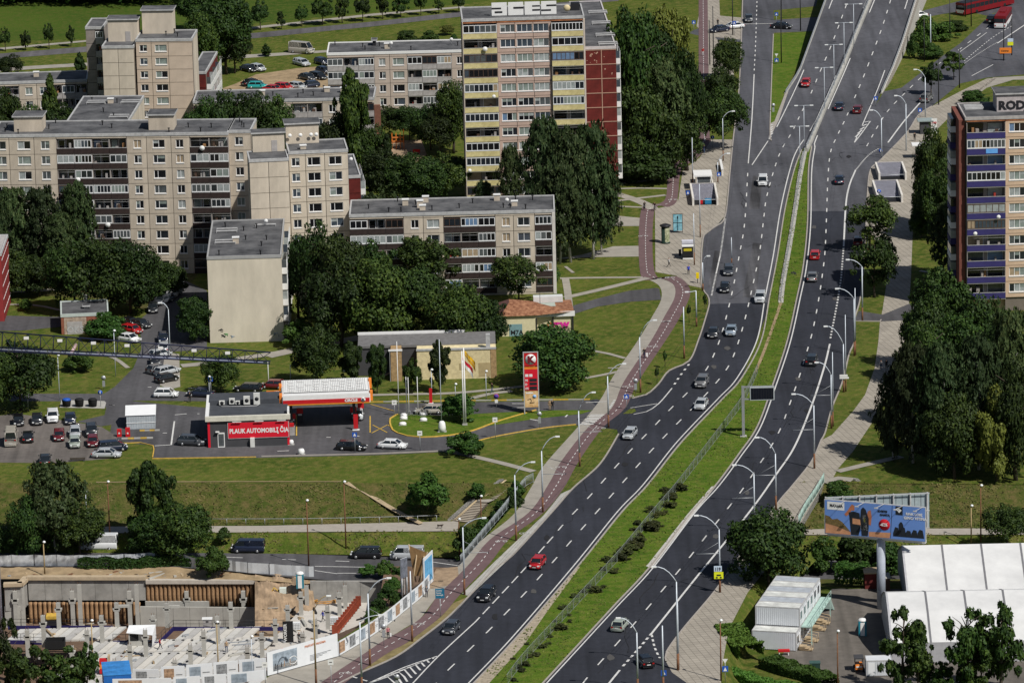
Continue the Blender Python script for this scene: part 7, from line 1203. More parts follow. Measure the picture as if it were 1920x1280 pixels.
r = thing('trolley_row', 'row of nested metal trolleys by the short flagpoles', 'trolleys', W(764, 781)); 
for k in range(5): m = MB(); m.tube([(k*.8, 0, .2), (k*.8, 0, 1), (k*.8+.5, 0, .9), (k*.8+.6, 0, .3), (k*.8, 0, .2)], .04, STEEL, 4); ob('trolley', m, r)
r = thing('red_post', 'red standing post sign by the yellow kerb', 'sign post', W(808, 757)); bx('panel', r, (-.25, -.1, .2, .25, .1, 2.6, REDP)); bx('foot', r, (-.4, -.3, 0, .4, .3, .2, WPAINT))
r = thing('pump_banner', 'red banner on a stand below the lettered end of the canopy', 'banner', W(667, 806)); bx('panel', r, (-.3, -.05, .3, .4, .05, 2.6, REDP)); bx('foot', r, (-.5, -.3, 0, .6, .3, .12, WPAINT))
r = thing('bottle_rack', 'grey bottle rack at the right side of the petrol shop', 'rack', W(547, 815)); bx('shelf', r, (-.4, -.3, 0, .5, .3, 1.4, GREYB)); bx('red_top', r, (-.3, -.32, 1.4, .4, .32, 1.9, REDP))
m = MB()
def sign(x, y, hgt, kind, label, z=0.0, size=.38, group=None):
    r = thing('road_sign', label, 'road sign', W(x, y, z), group=group); m = MB(); m.tube([(0, 0, -.1), (0, 0, hgt)], .05, STEEL, 5); ob('post', m, r)
    if kind == 'round_blue': m = MB(); m.lathe([(size, -.03), (size, .03)], BLUEP, 14, (0, -.08, hgt-.2), axis='y'); ob('plate', m, r); bx('symbol', r, (-.06, -.13, hgt-.42, .06, -.115, hgt+.02, WPAINT))
    elif kind == 'blue': bx('plate', r, (-size, -.1, hgt-size*1.2, size, -.06, hgt+size*.8, BLUEP)); m = MB(); m.poly([(-size*.6, -.11, hgt-size*.8), (size*.6, -.11, hgt-size*.8), (0, -.11, hgt+size*.5)], WPAINT); ob('symbol', m, r)
    elif kind == 'white': bx('plate', r, (-size, -.1, hgt-size, size, -.06, hgt+size, WPAINT)); bx('symbol', r, (-size*.5, -.115, hgt-.05, size*.5, -.105, hgt+.05, DARK))
    elif kind == 'no_stop': m = MB(); m.lathe([(size, -.03), (size, .03)], mat('sign_purple', (.08, .05, .3)), 14, (0, -.08, hgt-.2), axis='y'); ob('plate', m, r); m = MB(); m.lathe([(size*1.15, -.02), (size*1.15, .02)], REDP, 14, (0, -.045, hgt-.2), axis='y'); ob('rim', m, r); bx('plate_below', r, (-.25, -.1, hgt-1.3, .25, -.06, hgt-.75, WPAINT))
    elif kind == 'back': m = MB(); m.lathe([(size, -.03), (size, .03)], STEEL, 12, (0, -.08, hgt-.2), axis='y'); ob('plate', m, r); bx('plate_below', r, (-.22, -.1, hgt-1.7, .22, -.06, hgt-.7, STEEL))
    elif kind == 'yield': m = MB(); m.poly([(-size, -.1, hgt), (size, -.1, hgt), (0, -.1, hgt-size*1.6)], WPAINT); m.poly([(size, -.06, hgt), (-size, -.06, hgt), (0, -.06, hgt-size*1.6)], WPAINT); ob('plate', m, r); bx('crossing_plate', r, (-.4, -.1, hgt-1.8, .4, -.06, hgt-1.0, BLUEP)); m = MB(); m.poly([(-.25, -.115, hgt-1.7), (.25, -.115, hgt-1.7), (0, -.115, hgt-1.15)], WPAINT); ob('symbol', m, r)
    return r
for q in [(1336, 276, 2.2, 'round_blue', 'round blue cycle sign on the grass strip above the bus stop'), (1290, 372, 1.2, 'blue', 'blue square subway sign left of the subway stairs'), (1348, 345, 2.0, 'blue', 'blue square sign at the right wall of the pavilion'), (1651, 292, 1.2, 'round_blue', 'round blue sign at the east merge'), (1648, 382, 2.6, 'round_blue', 'round blue sign at the east subway stairs'), (1642, 200, 1.8, 'blue', 'small blue sign at the tip of the gore'), (1725, 222, 1.8, 'blue', 'blue sign beside the east bus stop'), (931, 765, 2.2, 'no_stop', 'round purple no-stopping sign with a white plate, at the island tip'), (740, 780, 2.3, 'white', 'white plate sign left of the island'), (396, 745, 3.2, 'blue', 'blue parking sign behind the petrol shop corner'), (189, 762, 2.6, 'round_blue', 'small round blue sign beside the bins'), (195, 730, 2.2, 'back', 'small white-backed sign on the lawn corner'), (1192, 738, 2.4, 'back', 'grey sign back on the cycle track verge'), (1245, 1290, 2.3, 'blue', 'blue crossing sign on the plain pole at the side street'), (1360, 1278, 3.3, 'yield', 'give-way sign over a blue crossing sign on the east pavement'), (1175, 768, 2.3, 'blue', 'small signal post with white plates on the road island'), (666, 848, 3.0, 'blue', 'blue arrow sign in front of the black estate car'), (788, 845, 2.9, 'white', 'thin sign post in front of the white saloon'), (929, 823, 3.2, 'white', 'thin sign post at the yellow kerb bend'), (1012, 803, 2.6, 'back', 'pair of grey sign backs below the price pylon'), (720, 1210, 3.0, 'back', 'round grey sign back beside the printed hoarding'), (745, 1300, 2.6, 'back', 'grey round sign back at the bottom chevrons'), (622, 1300, 4.5, 'white', 'thin post at the bottom edge of the footway'), (498, 1290, 3.4, 'white', 'dark rectangular sign left of the site board'), (1301, 60, 2.2, 'blue', 'blue arrow sign at the far left crossing'), (1377, 66, 2.8, 'blue', 'blue crossing sign in front of the white car'), (1456, 48, 2.6, 'blue', 'blue triangular crossing sign over the dark logo car'), (1456, 120, 2.2, 'yield', 'small give-way sign on the grass wedge'), (1450, 210, 1.6, 'back', 'tiny sign on the grass wedge tip')]: sign(*q)
r = thing('direction_sign', 'teal direction sign board on the grass by the footway', 'road sign', W(826, 1155)); m = MB(); m.tube([(0, 0, 0), (0, 0, 3)], .06, STEEL); ob('post', m, r); m = MB(); bx('plate', r, (-.65, -.1, 2.7, .65, -.04, 4.1, mat('sign_teal', (.015, .14, .24)))); [text(t, .26, WPAINT, r, (-.55, -.12, 3.75-.32*k), bold=.02) for k, t in enumerate(['Centras', 'Kaunas', 'Ukmergė'])]
b = W(1350, 1110); r = thing('bus_stop_sign', 'white and yellow trolleybus stop sign hung on the east lamp pole', 'sign', b+Vector((-.2, -.35, 0))); zz1 = top_z(b, 1083); q = .077; bx('upper_plate', r, (-.62, 0, zz1+.02+1.05, .5, .05, zz1+1.9, mat('pale_blue_plate', (.50, .60, .72)))); text('119', .7, DARK, r, (-.5, -.02, zz1+1.2), bold=.03, sx=.8); bx('lower_plate', r, (-.62, 0, zz1, .7, .05, zz1+1.0, mat('neon_yellow', (.68, .72, .02)))); bx('bus_symbol', r, (-.25, -.03, zz1+.45, .35, -.005, zz1+.65, DARK), (-.35, -.03, zz1+.1, -.1, -.005, zz1+.3, DARK), (.2, -.03, zz1+.1, .45, -.005, zz1+.3, DARK))
b = W(1897, 104); r = thing('bus_stop_sign', 'white and yellow stop sign on a dark pole at the slip road', 'sign', b+Vector((-.3, -.3, 0))); zz1 = top_z(b, 85); bx('upper_plate', r, (-.6, 0, zz1+.8, .6, .05, zz1+1.5, mat('pale_blue_plate', (.50, .60, .72)))); bx('lower_plate', r, (-.6, 0, zz1, .6, .05, zz1+.75, mat('neon_yellow', (.68, .72, .02))))
b = W(1882, 114); r = thing('orange_sign', 'orange direction board on a dark pole at the slip road', 'road sign', b+Vector((.3, -.3, 0))); zz1 = top_z(b, 100); bx('plate', r, (-1.2, 0, zz1, 1.3, .06, zz1+1.2, ORNG)); text('Centras', .5, DARK, r, (-.9, -.02, zz1+.4), bold=.02)
b = W(1583, 735); r = thing('lamp_banner', 'small white name plates on an east kerb pole', 'sign', b+Vector((0, -.3, 0))); zz1 = top_z(b, 709); bx('plate', r, (-.75, 0, zz1+.35, .55, .05, zz1+.7, WPAINT)); bx('lower_plate', r, (-.75, 0, zz1, .75, .05, zz1+.3, WPAINT))
# gantry with the dark matrix sign
b = W(1394, 818); r = thing('sign_gantry', 'grey cantilever gantry holding a dark matrix sign over the median', 'gantry', b); h = top_z(b, 724); GG = mat('gantry_steel', (.30, .31, .32), .6, .3); m = MB(); m.box(-.22, -.22, 0, .22, .22, h, GG); ob('post', m, r); s = S(b); bx('arm', r, (.22, -.12, h-.25, 59/s, .12, h, GG), (.22, -.12, h-2.2, 14/s, .12, h-2.0, GG)); x0, x1 = 13/s, 59/s
bx('sign_frame', r, (x0, -.3, h-2.25, x1, .2, h-.1, mat('frame_silver', (.50, .54, .56), .5, .3))); bx('matrix_panel', r, (x0+.16, -.33, h-2.1, x1-.16, -.305, h-.28, mat('matrix_black', (.006, .008, .014), .3)))
for k in range(9): bx('panel_mullion', r, (x0+.16+k*.4, -.345, h-2.1, x0+.18+k*.4, -.332, h-.28, CHAR))
bx('foot', r, (-.5, -.5, 0, .5, .5, .15, CONC))
# bridge railings and mesh fence in the median
def railing(name, label, P, h, step, mt, zf=None, mesh=True):
    Q = resample(smooth_line([W(x, y, 0) for x, y in P], 1), step); r = thing(name, label, 'railing' if mesh else 'fence', Q[0]); 
    mm = mat('mesh_panel_'+name, (.20, .22, .24), .6, .3) 
    for i in range(len(Q)-1):
        a, b = Q[i]-Q[0], Q[i+1]-Q[0]; m = MB(); m.tube([a+Vector((0, 0, h)), b+Vector((0, 0, h))], .045, mt, 4); m.tube([a+Vector((0, 0, .15)), b+Vector((0, 0, .15))], .035, mt, 4); n = 14 if mesh else 4
        for j in range(1, n): c = a.lerp(b, j/n); m.tube([c+Vector((0, 0, .15)), c+Vector((0, 0, h))], .018, mt, 3)
        if not mesh: [m.tube([a+Vector((0, 0, h*k/5)), b+Vector((0, 0, h*k/5))], .012, mt, 3) for k in range(1, 5)]
        ob('bar_panel', m, r); m = MB(); m.box(a.x-.05, a.y-.05, 0, a.x+.05, a.y+.05, h+.05, mt); ob('post', m, r)
    return r
railing('bridge_railing', 'grey bar railing of the bridge footway, above the thicket and stairs', [(1000, 904), (985, 912), (940, 968), (862, 1061)], 1.5, 2.6, mat('railing_grey', (.34, .37, .39), .5, .4))
railing('bridge_railing', 'mint green railing at the east edge of the bridge', [(1545, 904), (1530, 930), (1510, 960), (1494, 992)], 1.5, 2.6, MINT)
railing('median_fence', 'mesh fence running along the grassy median through the juniper mounds', [(1420, 700), (1396, 752), (1362, 800), (1310, 868), (1268, 922), (1225, 972), (1160, 1050), (1100, 1115), (1040, 1180), (980, 1245), (950, 1285)], 1.5, 2.9, mat('fence_grey', (.20, .23, .20), .7, .2), mesh=False)
railing('lane_barrier', 'steel crash barrier in the upper grass median', [(1509, 284), (1500, 330), (1493, 380), (1482, 450), (1468, 530), (1464, 568)], .85, 2.0, STEEL)
rp = MB(); P = line([(1509, 284), (1500, 330), (1493, 380), (1482, 450), (1468, 530), (1464, 568)], z=0); ribbon(rp, [p+Vector((0, 0, .06)) for p in P], .9, CONC); ribbon(rp, [p+Vector((0, 0, .055)) for p in line([(1464, 568), (1450, 610), (1430, 665), (1415, 700)])], .5, DIRT); ob('median_strip', rp, kind='structure')
r = thing('path_railing', 'thin pipe railing along the lower path', 'railing', W(560, 983, ZP)); Q = resample(smooth_line([W(x, y, ZP) for x, y in [(390, 984), (600, 983), (840, 977)]], 1), 2.9)
m = MB(); m.tube([q-Q[0]+Vector((0, 0, 1)) for q in Q], .04, STEEL, 4); r.location = Q[0]; ob('rail', m, r); pmh = None
for q in Q:
    if not pmh: m = MB(); m.tube([(0, 0, 0), (0, 0, 1)], .04, STEEL, 4); pmh = m.mesh('post')
    ob('post', pmh, r, q-Q[0])
# abutments under the bridge
bx_ab = MB()
for P in ([(1000, 905), (862, 1060), (838, 1090), (820, 1085)], [(1546, 905), (1494, 992), (1442, 1060)]):
    Q = [W(x, y) for x, y in P]
    for a, b in zip(Q, Q[1:]): bx_ab.add([a+Vector((0, 0, -.02)), b+Vector((0, 0, -.02)), b+Vector((0, 0, -1.1)), a+Vector((0, 0, -1.1))], [(0, 1, 2, 3), (3, 2, 1, 0)], CONC)
ob('bridge_edge', bx_ab, kind='structure')
# stairs on both embankments
def stairs(label, tl, tr, bl, br, zt, zb, n, wallside):
    TL, TR, BL, BR = W(*tl, zt), W(*tr, zt), W(*bl, zb), W(*br, zb); r = thing('outdoor_stairs', label, 'stairs', BL); TRD = mat('stair_tread', (.42, .37, .30), .9, var=.1); RS = mat('stair_riser', (.10, .08, .065), .9)
    for i in range(n):
        t0, t1 = i/n, (i+1)/n; a, b = BL.lerp(TL, t0), BR.lerp(TR, t0); c, d = BL.lerp(TL, t1), BR.lerp(TR, t1); z = zb+(zt-zb)*t1; V = [Vector((a.x, a.y, z)), Vector((b.x, b.y, z)), Vector((d.x, d.y, z)), Vector((c.x, c.y, z))]; lo = [q-Vector((0, 0, (zt-zb)/n+.3)) for q in V]; m = MB()
        m.add([q-BL for q in V+lo], [(0, 1, 2, 3)], TRD); m.add([q-BL for q in V+lo], [(0, 4, 5, 1), (1, 5, 6, 2), (0, 3, 7, 4)], RS); ob('step', m, r)
    for (a, b) in (((BL, TL)) if wallside == 'l' else (BR, TR),):
        m = MB(); d = b-a; off = Vector((-.7 if wallside == 'l' else .7, 0, 0)); L = [a-BL+Vector((0, 0, .3)), b-BL+Vector((0, 0, .4))]; V = [L[0], L[1], L[1]+off, L[0]+off]; m.add(V+[q-Vector((0, 0, 2)) for q in V], [(0, 1, 2, 3), (3, 2, 1, 0), (0, 4, 5, 1), (1, 5, 4, 0), (3, 7, 6, 2), (0, 3, 7, 4)], CONCD); ob('side_wall', m, r)
    for q in (.12, .2): m = MB(); m.tube([BL.lerp(BR, q)-BL+Vector((0, 0, .25)), TL.lerp(TR, q)-BL+Vector((0, 0, .25))], .07, mat('ramp_rail', (.48, .38, .24), .8), 4); ob('ramp_rail', m, r)
stairs('long concrete stairs with rails up the left embankment beside the bridge, lower flight', (890, 940), (915, 941), (848, 976), (880, 980), -1.6, ZP, 13, 'l')
stairs('upper flight of the long concrete stairs on the left embankment', (945, 902), (968, 904), (905, 932), (930, 935), 0, -1.45, 11, 'l')
zsheet('stair_landing', [(890, 940), (916, 941), (930, 935), (905, 931)], PATHL, -1.5)
stairs('short east stairs with a side wall behind the billboard', (1578, 903), (1600, 901), (1602, 932), (1632, 928), 0, -1.9, 11, 'r')
stairs('bottom flight of the east stairs, behind the billboard top', (1604, 933), (1634, 929), (1625, 955), (1655, 950), -1.95, ZP, 10, 'r')
pth([(1545, 905), (1575, 897), (1600, 900)], 2.2, PAVE)
# bus stop and subway entrances
r = thing('advertising_column', 'dark round advertising column with green posters on the west paving', 'advertising column', W(1248, 456)); m = MB(); m.lathe([(.85, 0), (.85, .25), (.75, .3), (.75, 3.2)], mat('column_green', (.02, .04, .03), .4), 14); ob('drum', m, r); m = MB(); m.lathe([(1.0, 3.2), (1.05, 3.35), (.6, 3.55)], DARK, 14); ob('cap', m, r)
m = MB(); V = []
for k in range(5): a = math.radians(-98+k*20); V += [(.765*math.cos(a), .765*math.sin(a), .35), (.765*math.cos(a), .765*math.sin(a), 3.0)]
m.add(V, [(2*k, 2*k+2, 2*k+3, 2*k+1) for k in range(4)], mat('green_poster', (.20, .30, .07), .5, var=.6, scale=2.5, c2=(.55, .55, .40))); ob('poster', m, r)
r = thing('advertising_shelter', 'tall turquoise double poster stand on the west paving', 'poster stand', W(1271, 436)); PB = mat('turquoise_poster', (.05, .38, .55), .4, var=.5, scale=1.2, c2=(.35, .62, .70)); bx('upper_poster', r, (-.8, -.1, 1.9, .8, .1, 3.4, PB)); bx('lower_poster', r, (-.8, -.1, .35, .8, .1, 1.75, PB)); bx('frame', r, (-.9, -.06, .1, -.82, .06, 3.5, DARK), (.82, -.06, .1, .9, .06, 3.5, DARK), (-.9, -.06, 3.42, .9, .06, 3.5, DARK), (-.9, -.06, 1.76, .9, .06, 1.88, DARK)); bx('figure', r, (-.1, -.12, 2.6, .1, -.105, 3.1, DARK)); bx('foot', r, (-1.3, -.2, 0, .9, .2, .08, DARK))
r = thing('news_kiosk', 'small white-roofed news kiosk with a black and yellow front', 'kiosk', W(1290, 487)); bx('body', r, (-.95, 0, 0, .95, 2.2, 2.4, CHAR)); bx('front_panel', r, (-.9, -.05, .3, .9, -.01, 2.3, BLACK)); bx('yellow_print', r, (-.75, -.07, 1.6, .7, -.055, 2.1, mat('kiosk_yellow', (.45, .38, .02)))); bx('sill', r, (-.92, -.08, .1, .92, -.01, .35, WPAINT)); bx('front_roof', r, (-1.05, -.2, 2.42, 1.05, .9, 2.6, WPAINT)); bx('rear_roof', r, (-1.0, 1.7, 2.5, 1.05, 3.0, 3.0, mat('lilac_roof', (.55, .55, .62))))
r = thing('litter_bin', 'dark litter bin left of the news kiosk', 'bin', W(1275, 479)); bx('body', r, (-.22, -.2, 0, .22, .2, 1.0, DARK)); bx('lid', r, (-.25, -.23, 1.0, .25, .23, 1.1, CHAR))
r = thing('yellow_box', 'yellow post box on a dark leg at the corner of the paving', 'box', W(1308, 531)); bx('leg', r, (-.06, -.06, 0, .06, .06, .9, DARK)); bx('box', r, (-.25, -.2, .9, .25, .2, 1.9, mat('post_yellow', (.75, .55, .0))))
def subway(label, L, Rr, yb, yt, roof=False):
    """stairwell: flat black sheet as the shade of the opening, with sloping white parapets"""
    r = thing('subway_entrance', label, 'subway entrance', W(L, yb)); s = S(W(L, yb)); w = (Rr-L)/s; dep = (W(L, yt)-W(L, yb)).y
    bx('floor', r, (.3, 0, .07, w-.3, dep, .09, BLACK)); bx('left_parapet', r, (0, -.5, 0, .35, dep, 1.5, mat('white_parapet', (.66, .63, .58), .8))); bx('right_parapet', r, (w-.35, -.5, 0, w, dep, 1.5, mat('white_parapet', (.66, .63, .58), .8))); bx('back_wall', r, (.35, dep-.5, 0, w-.35, dep, 1.5, GREYB))  # black sheet at ground level stands in for the shade down the stairwell
    m = MB(); m.add([(.35, dep-.5, 1.45), (w-.35, dep-.5, 1.45), (w-.35, dep*.3, .12), (.35, dep*.3, .12)], [(0, 1, 2, 3), (3, 2, 1, 0)], mat('lavender_panel', (.34, .34, .40), .6)); ob('sloping_ceiling', m, r)
    m = MB(); m.tube([(.4, -.4, 0), (.4, -.4, 1.1), (w-.4, -.4, 1.1), (w-.4, -.4, 0)], .05, STEEL, 5); ob('handrail', m, r); return r, w, dep
r, w_, dp = subway('west subway stairwell with white sloping parapets and stacked goods inside', 1298, 1347, 385, 358); bx('goods', r, (1.4, .5, .1, 2.0, 1.0, .8, REDP), (2.4, .3, .1, 3.6, .8, 1.1, mat('goods_blue', (.02, .18, .35))))
r = thing('subway_pavilion', 'white-roofed glazed pavilion above the west subway stairs', 'pavilion', W(1306, 357)); bx('glass_wall', r, (.2, 0, .1, 2.6, .1, 2.6, GL[3])); [bx('post', r, (x, -.05, 0, x+.12, .15, 2.7, WPAINT)) for x in (.1, 2.6)]; bx('roof', r, (-.5, -.4, 2.7, 3.0, 4.2, 3.0, WPAINT)); bx('side_wall', r, (3.0, 1, 0, 3.2, 8, 1.1, mat('white_parapet', (.66, .63, .58), .8)), (-.3, 4.5, 0, .0, 9, 1.0, mat('white_parapet', (.66, .63, .58), .8)))
r = thing('low_wall', 'sloping white wall between the pavilion and the bus lane', 'wall', W(1353, 330)); m = MB(); m.box(0, 0, 0, .35, 9, 1.2, mat('white_parapet', (.66, .63, .58), .8)); ob('wall', m, r); bx('coping', r, (-.05, -.05, 1.2, .4, 9.05, 1.28, WPAINT))
subway('east subway stairwell with a dark opening, below the merge', 1644, 1693, 380, 352); subway('grey-roofed second stairwell above the east subway opening', 1647, 1700, 338, 318)
r = thing('bus_shelter', 'east bus shelter with a bright white roof', 'bus shelter', W(1716, 298)); bx('roof', r, (-.6, -.6, 2.6, 3.3, 2.2, 2.8, WPAINT)); bx('back_wall', r, (.3, 1.6, 0, 2.9, 1.7, 2.5, mat('shelter_glass', (.25, .27, .30)))); [bx('post', r, (x, 0, 0, x+.12, .12, 2.6, CHAR)) for x in (0, 2.8)]
r = thing('poster_kiosk', 'dark kiosk with a white lettered poster at the east bus stop', 'kiosk', W(1735, 252)); bx('body', r, (-1, 0, 0, 1.1, 2, 2.6, CHAR)); bx('roof', r, (-1.5, -.4, 2.6, 1.6, 2.5, 2.8, mat('grey_green_roof', (.25, .30, .30)))); bx('poster', r, (1.2, -.3, .2, 2.3, -.2, 3.2, WPAINT)); text('ŠOKIS', .5, REDP, r, (1.28, -.32, 2.2), bold=.04, sx=.7)
r = thing('climbing_frame', 'orange wooden playground frame on the sand', 'play frame', W(735, 280)); [bx('post', r, (x, y, 0, x+.12, y+.12, 3.0+.8*(x > 2), ORNG)) for x in (0, .8, 1.6, 2.3) for y in (0, 1.2)]; bx('platform', r, (0, 0, 1.3, 2.3, 1.3, 1.5, mat('play_orange', (.5, .16, .04)))); bx('rail', r, (0, -.05, 2.2, 2.3, .0, 2.5, mat('play_orange', (.5, .16, .04))))
r = thing('playground_bench', 'small red playground bench beside the dark shrubs', 'bench', W(781, 289)); bx('seat', r, (-.7, 0, .4, .7, .4, .5, REDP)); bx('backrest', r, (-.7, .35, .5, .7, .42, .9, REDP)); [bx('leg', r, (x, 0, 0, x+.1, .4, .4, REDP)) for x in (-.6, .5)]
r = thing('figure_sign', 'grey and red figure-shaped sign in front of the big left tree', 'sign', W(53, 770)); b = Vector(r.location); hh = top_z(b, 725); m = MB(); m.tube([(0, 0, 0), (0, 0, hh)], .05, STEEL, 5); ob('post', m, r); m = MB(); m.lathe([(.38, -.04), (.38, .04)], GREYB, 12, (0, -.1, hh+2.2), axis='y'); ob('round_top', m, r); bx('panel', r, (-.85, -.1, hh, .85, 0, hh+1.2, GREYB)); bx('red_panel', r, (-.3, -.13, hh+.2, .35, -.105, hh+.9, REDP)); bx('red_foot', r, (-.85, -.1, hh-.4, -.35, 0, hh-.05, ORNG), (.35, -.1, hh-.4, .85, 0, hh-.05, ORNG))
r = thing('garden_pipe', 'pale pink insulated pipe sloping down the lawn under the jib', 'pipe', W(133, 670)); m = MB(); m.tube([(0, 0, .6), (.5, 5, .9)], .3, mat('pipe_wrap', (.48, .34, .34))); ob('pipe', m, r); bx('support', r, (-.2, .2, 0, .2, .5, .4, CONC))
r = thing('bench_planter', 'long dark timber bench at the edge of the parking lot', 'bench', W(131, 865)); bx('seat', r, (0, 0, .3, 2.4, .5, .5, mat('dark_timber', (.05, .04, .03)))); [bx('leg', r, (x, 0, 0, x+.2, .5, .3, CHAR)) for x in (.1, 2.1)]
# trolley wires over both carriageways
for i, (P, n) in enumerate([([(1192, 1240), (1300, 1110), (1400, 985), (1470, 880), (1520, 780), (1550, 700), (1570, 620), (1585, 520), (1590, 420), (1600, 330)], 'over the east carriageway'), ([(850, 1230), (930, 1130), (1010, 1040), (1090, 945), (1160, 860), (1230, 775), (1290, 690), (1330, 620), (1350, 540), (1365, 440), (1378, 330)], 'over the west carriageway')]):
    Q = smooth_line([W(x, y) for x, y in P], 6); r = thing('trolley_wires', 'pair of thin trolleybus wires '+n, 'overhead wires', Q[0])
    for o_ in (0, .6): m = MB(); m.tube([q-Q[0]+Vector((o_, 0, 6)) for q in Q], .014, DARK, 3); ob('wire', m, r)
for i, (x, y) in enumerate([(1292, 605), (1247, 690), (1322, 585), (1232, 722)]): r = thing('sapling', 'thin staked sapling on the west verge, %s from the top' % ORD[i], 'tree', W(x, y), group='saplings on the west verge'); m = MB(); m.tube([(0, 0, 0), (.05, 0, 3)], .04, BARK, 4); ob('trunk', m, r); ob('crown', CR_['small'][i % 3], r, (0, 0, 1.2), scale=(.7, .7, 2.0))
# ================================================================ VEHICLES
PAINT = {}
def paint(c):
    k = {'black': (.008, .008, .010), 'dark': (.022, .024, .028), 'navy': (.012, .018, .040), 'grey': (.14, .14, .145), 'silver': (.42, .44, .46), 'white': (.70, .71, .72), 'red': (.42, .012, .015), 'dkred': (.13, .010, .014), 'teal': (.02, .33, .33), 'beige': (.40, .37, .32), 'silvergreen': (.33, .37, .32), 'steelblue': (.22, .27, .33), 'charcoal': (.05, .055, .065)}[c]
    if c not in PAINT:
        m = mat('car_paint_'+c, k, .28, .0, var=.04, spec=.6); m.node_tree.nodes['Principled BSDF'].inputs['Coat Weight'].default_value = .6; m.node_tree.nodes['Principled BSDF'].inputs['Coat Roughness'].default_value = .08; PAINT[c] = m
    return PAINT[c]
CGL = mat('car_glass', (.012, .016, .02), .08, var=.1, spec=.8); HEADL = mat('headlamp', (.72, .74, .74), .2, spec=.8); TAILL = mat('tail_lamp', (.35, .01, .01), .3); RIMM = mat('wheel_rim', (.45, .46, .47), .35, .6); PLATE = mat('number_plate', (.6, .6, .58), .5)
BASEP = paint('grey')
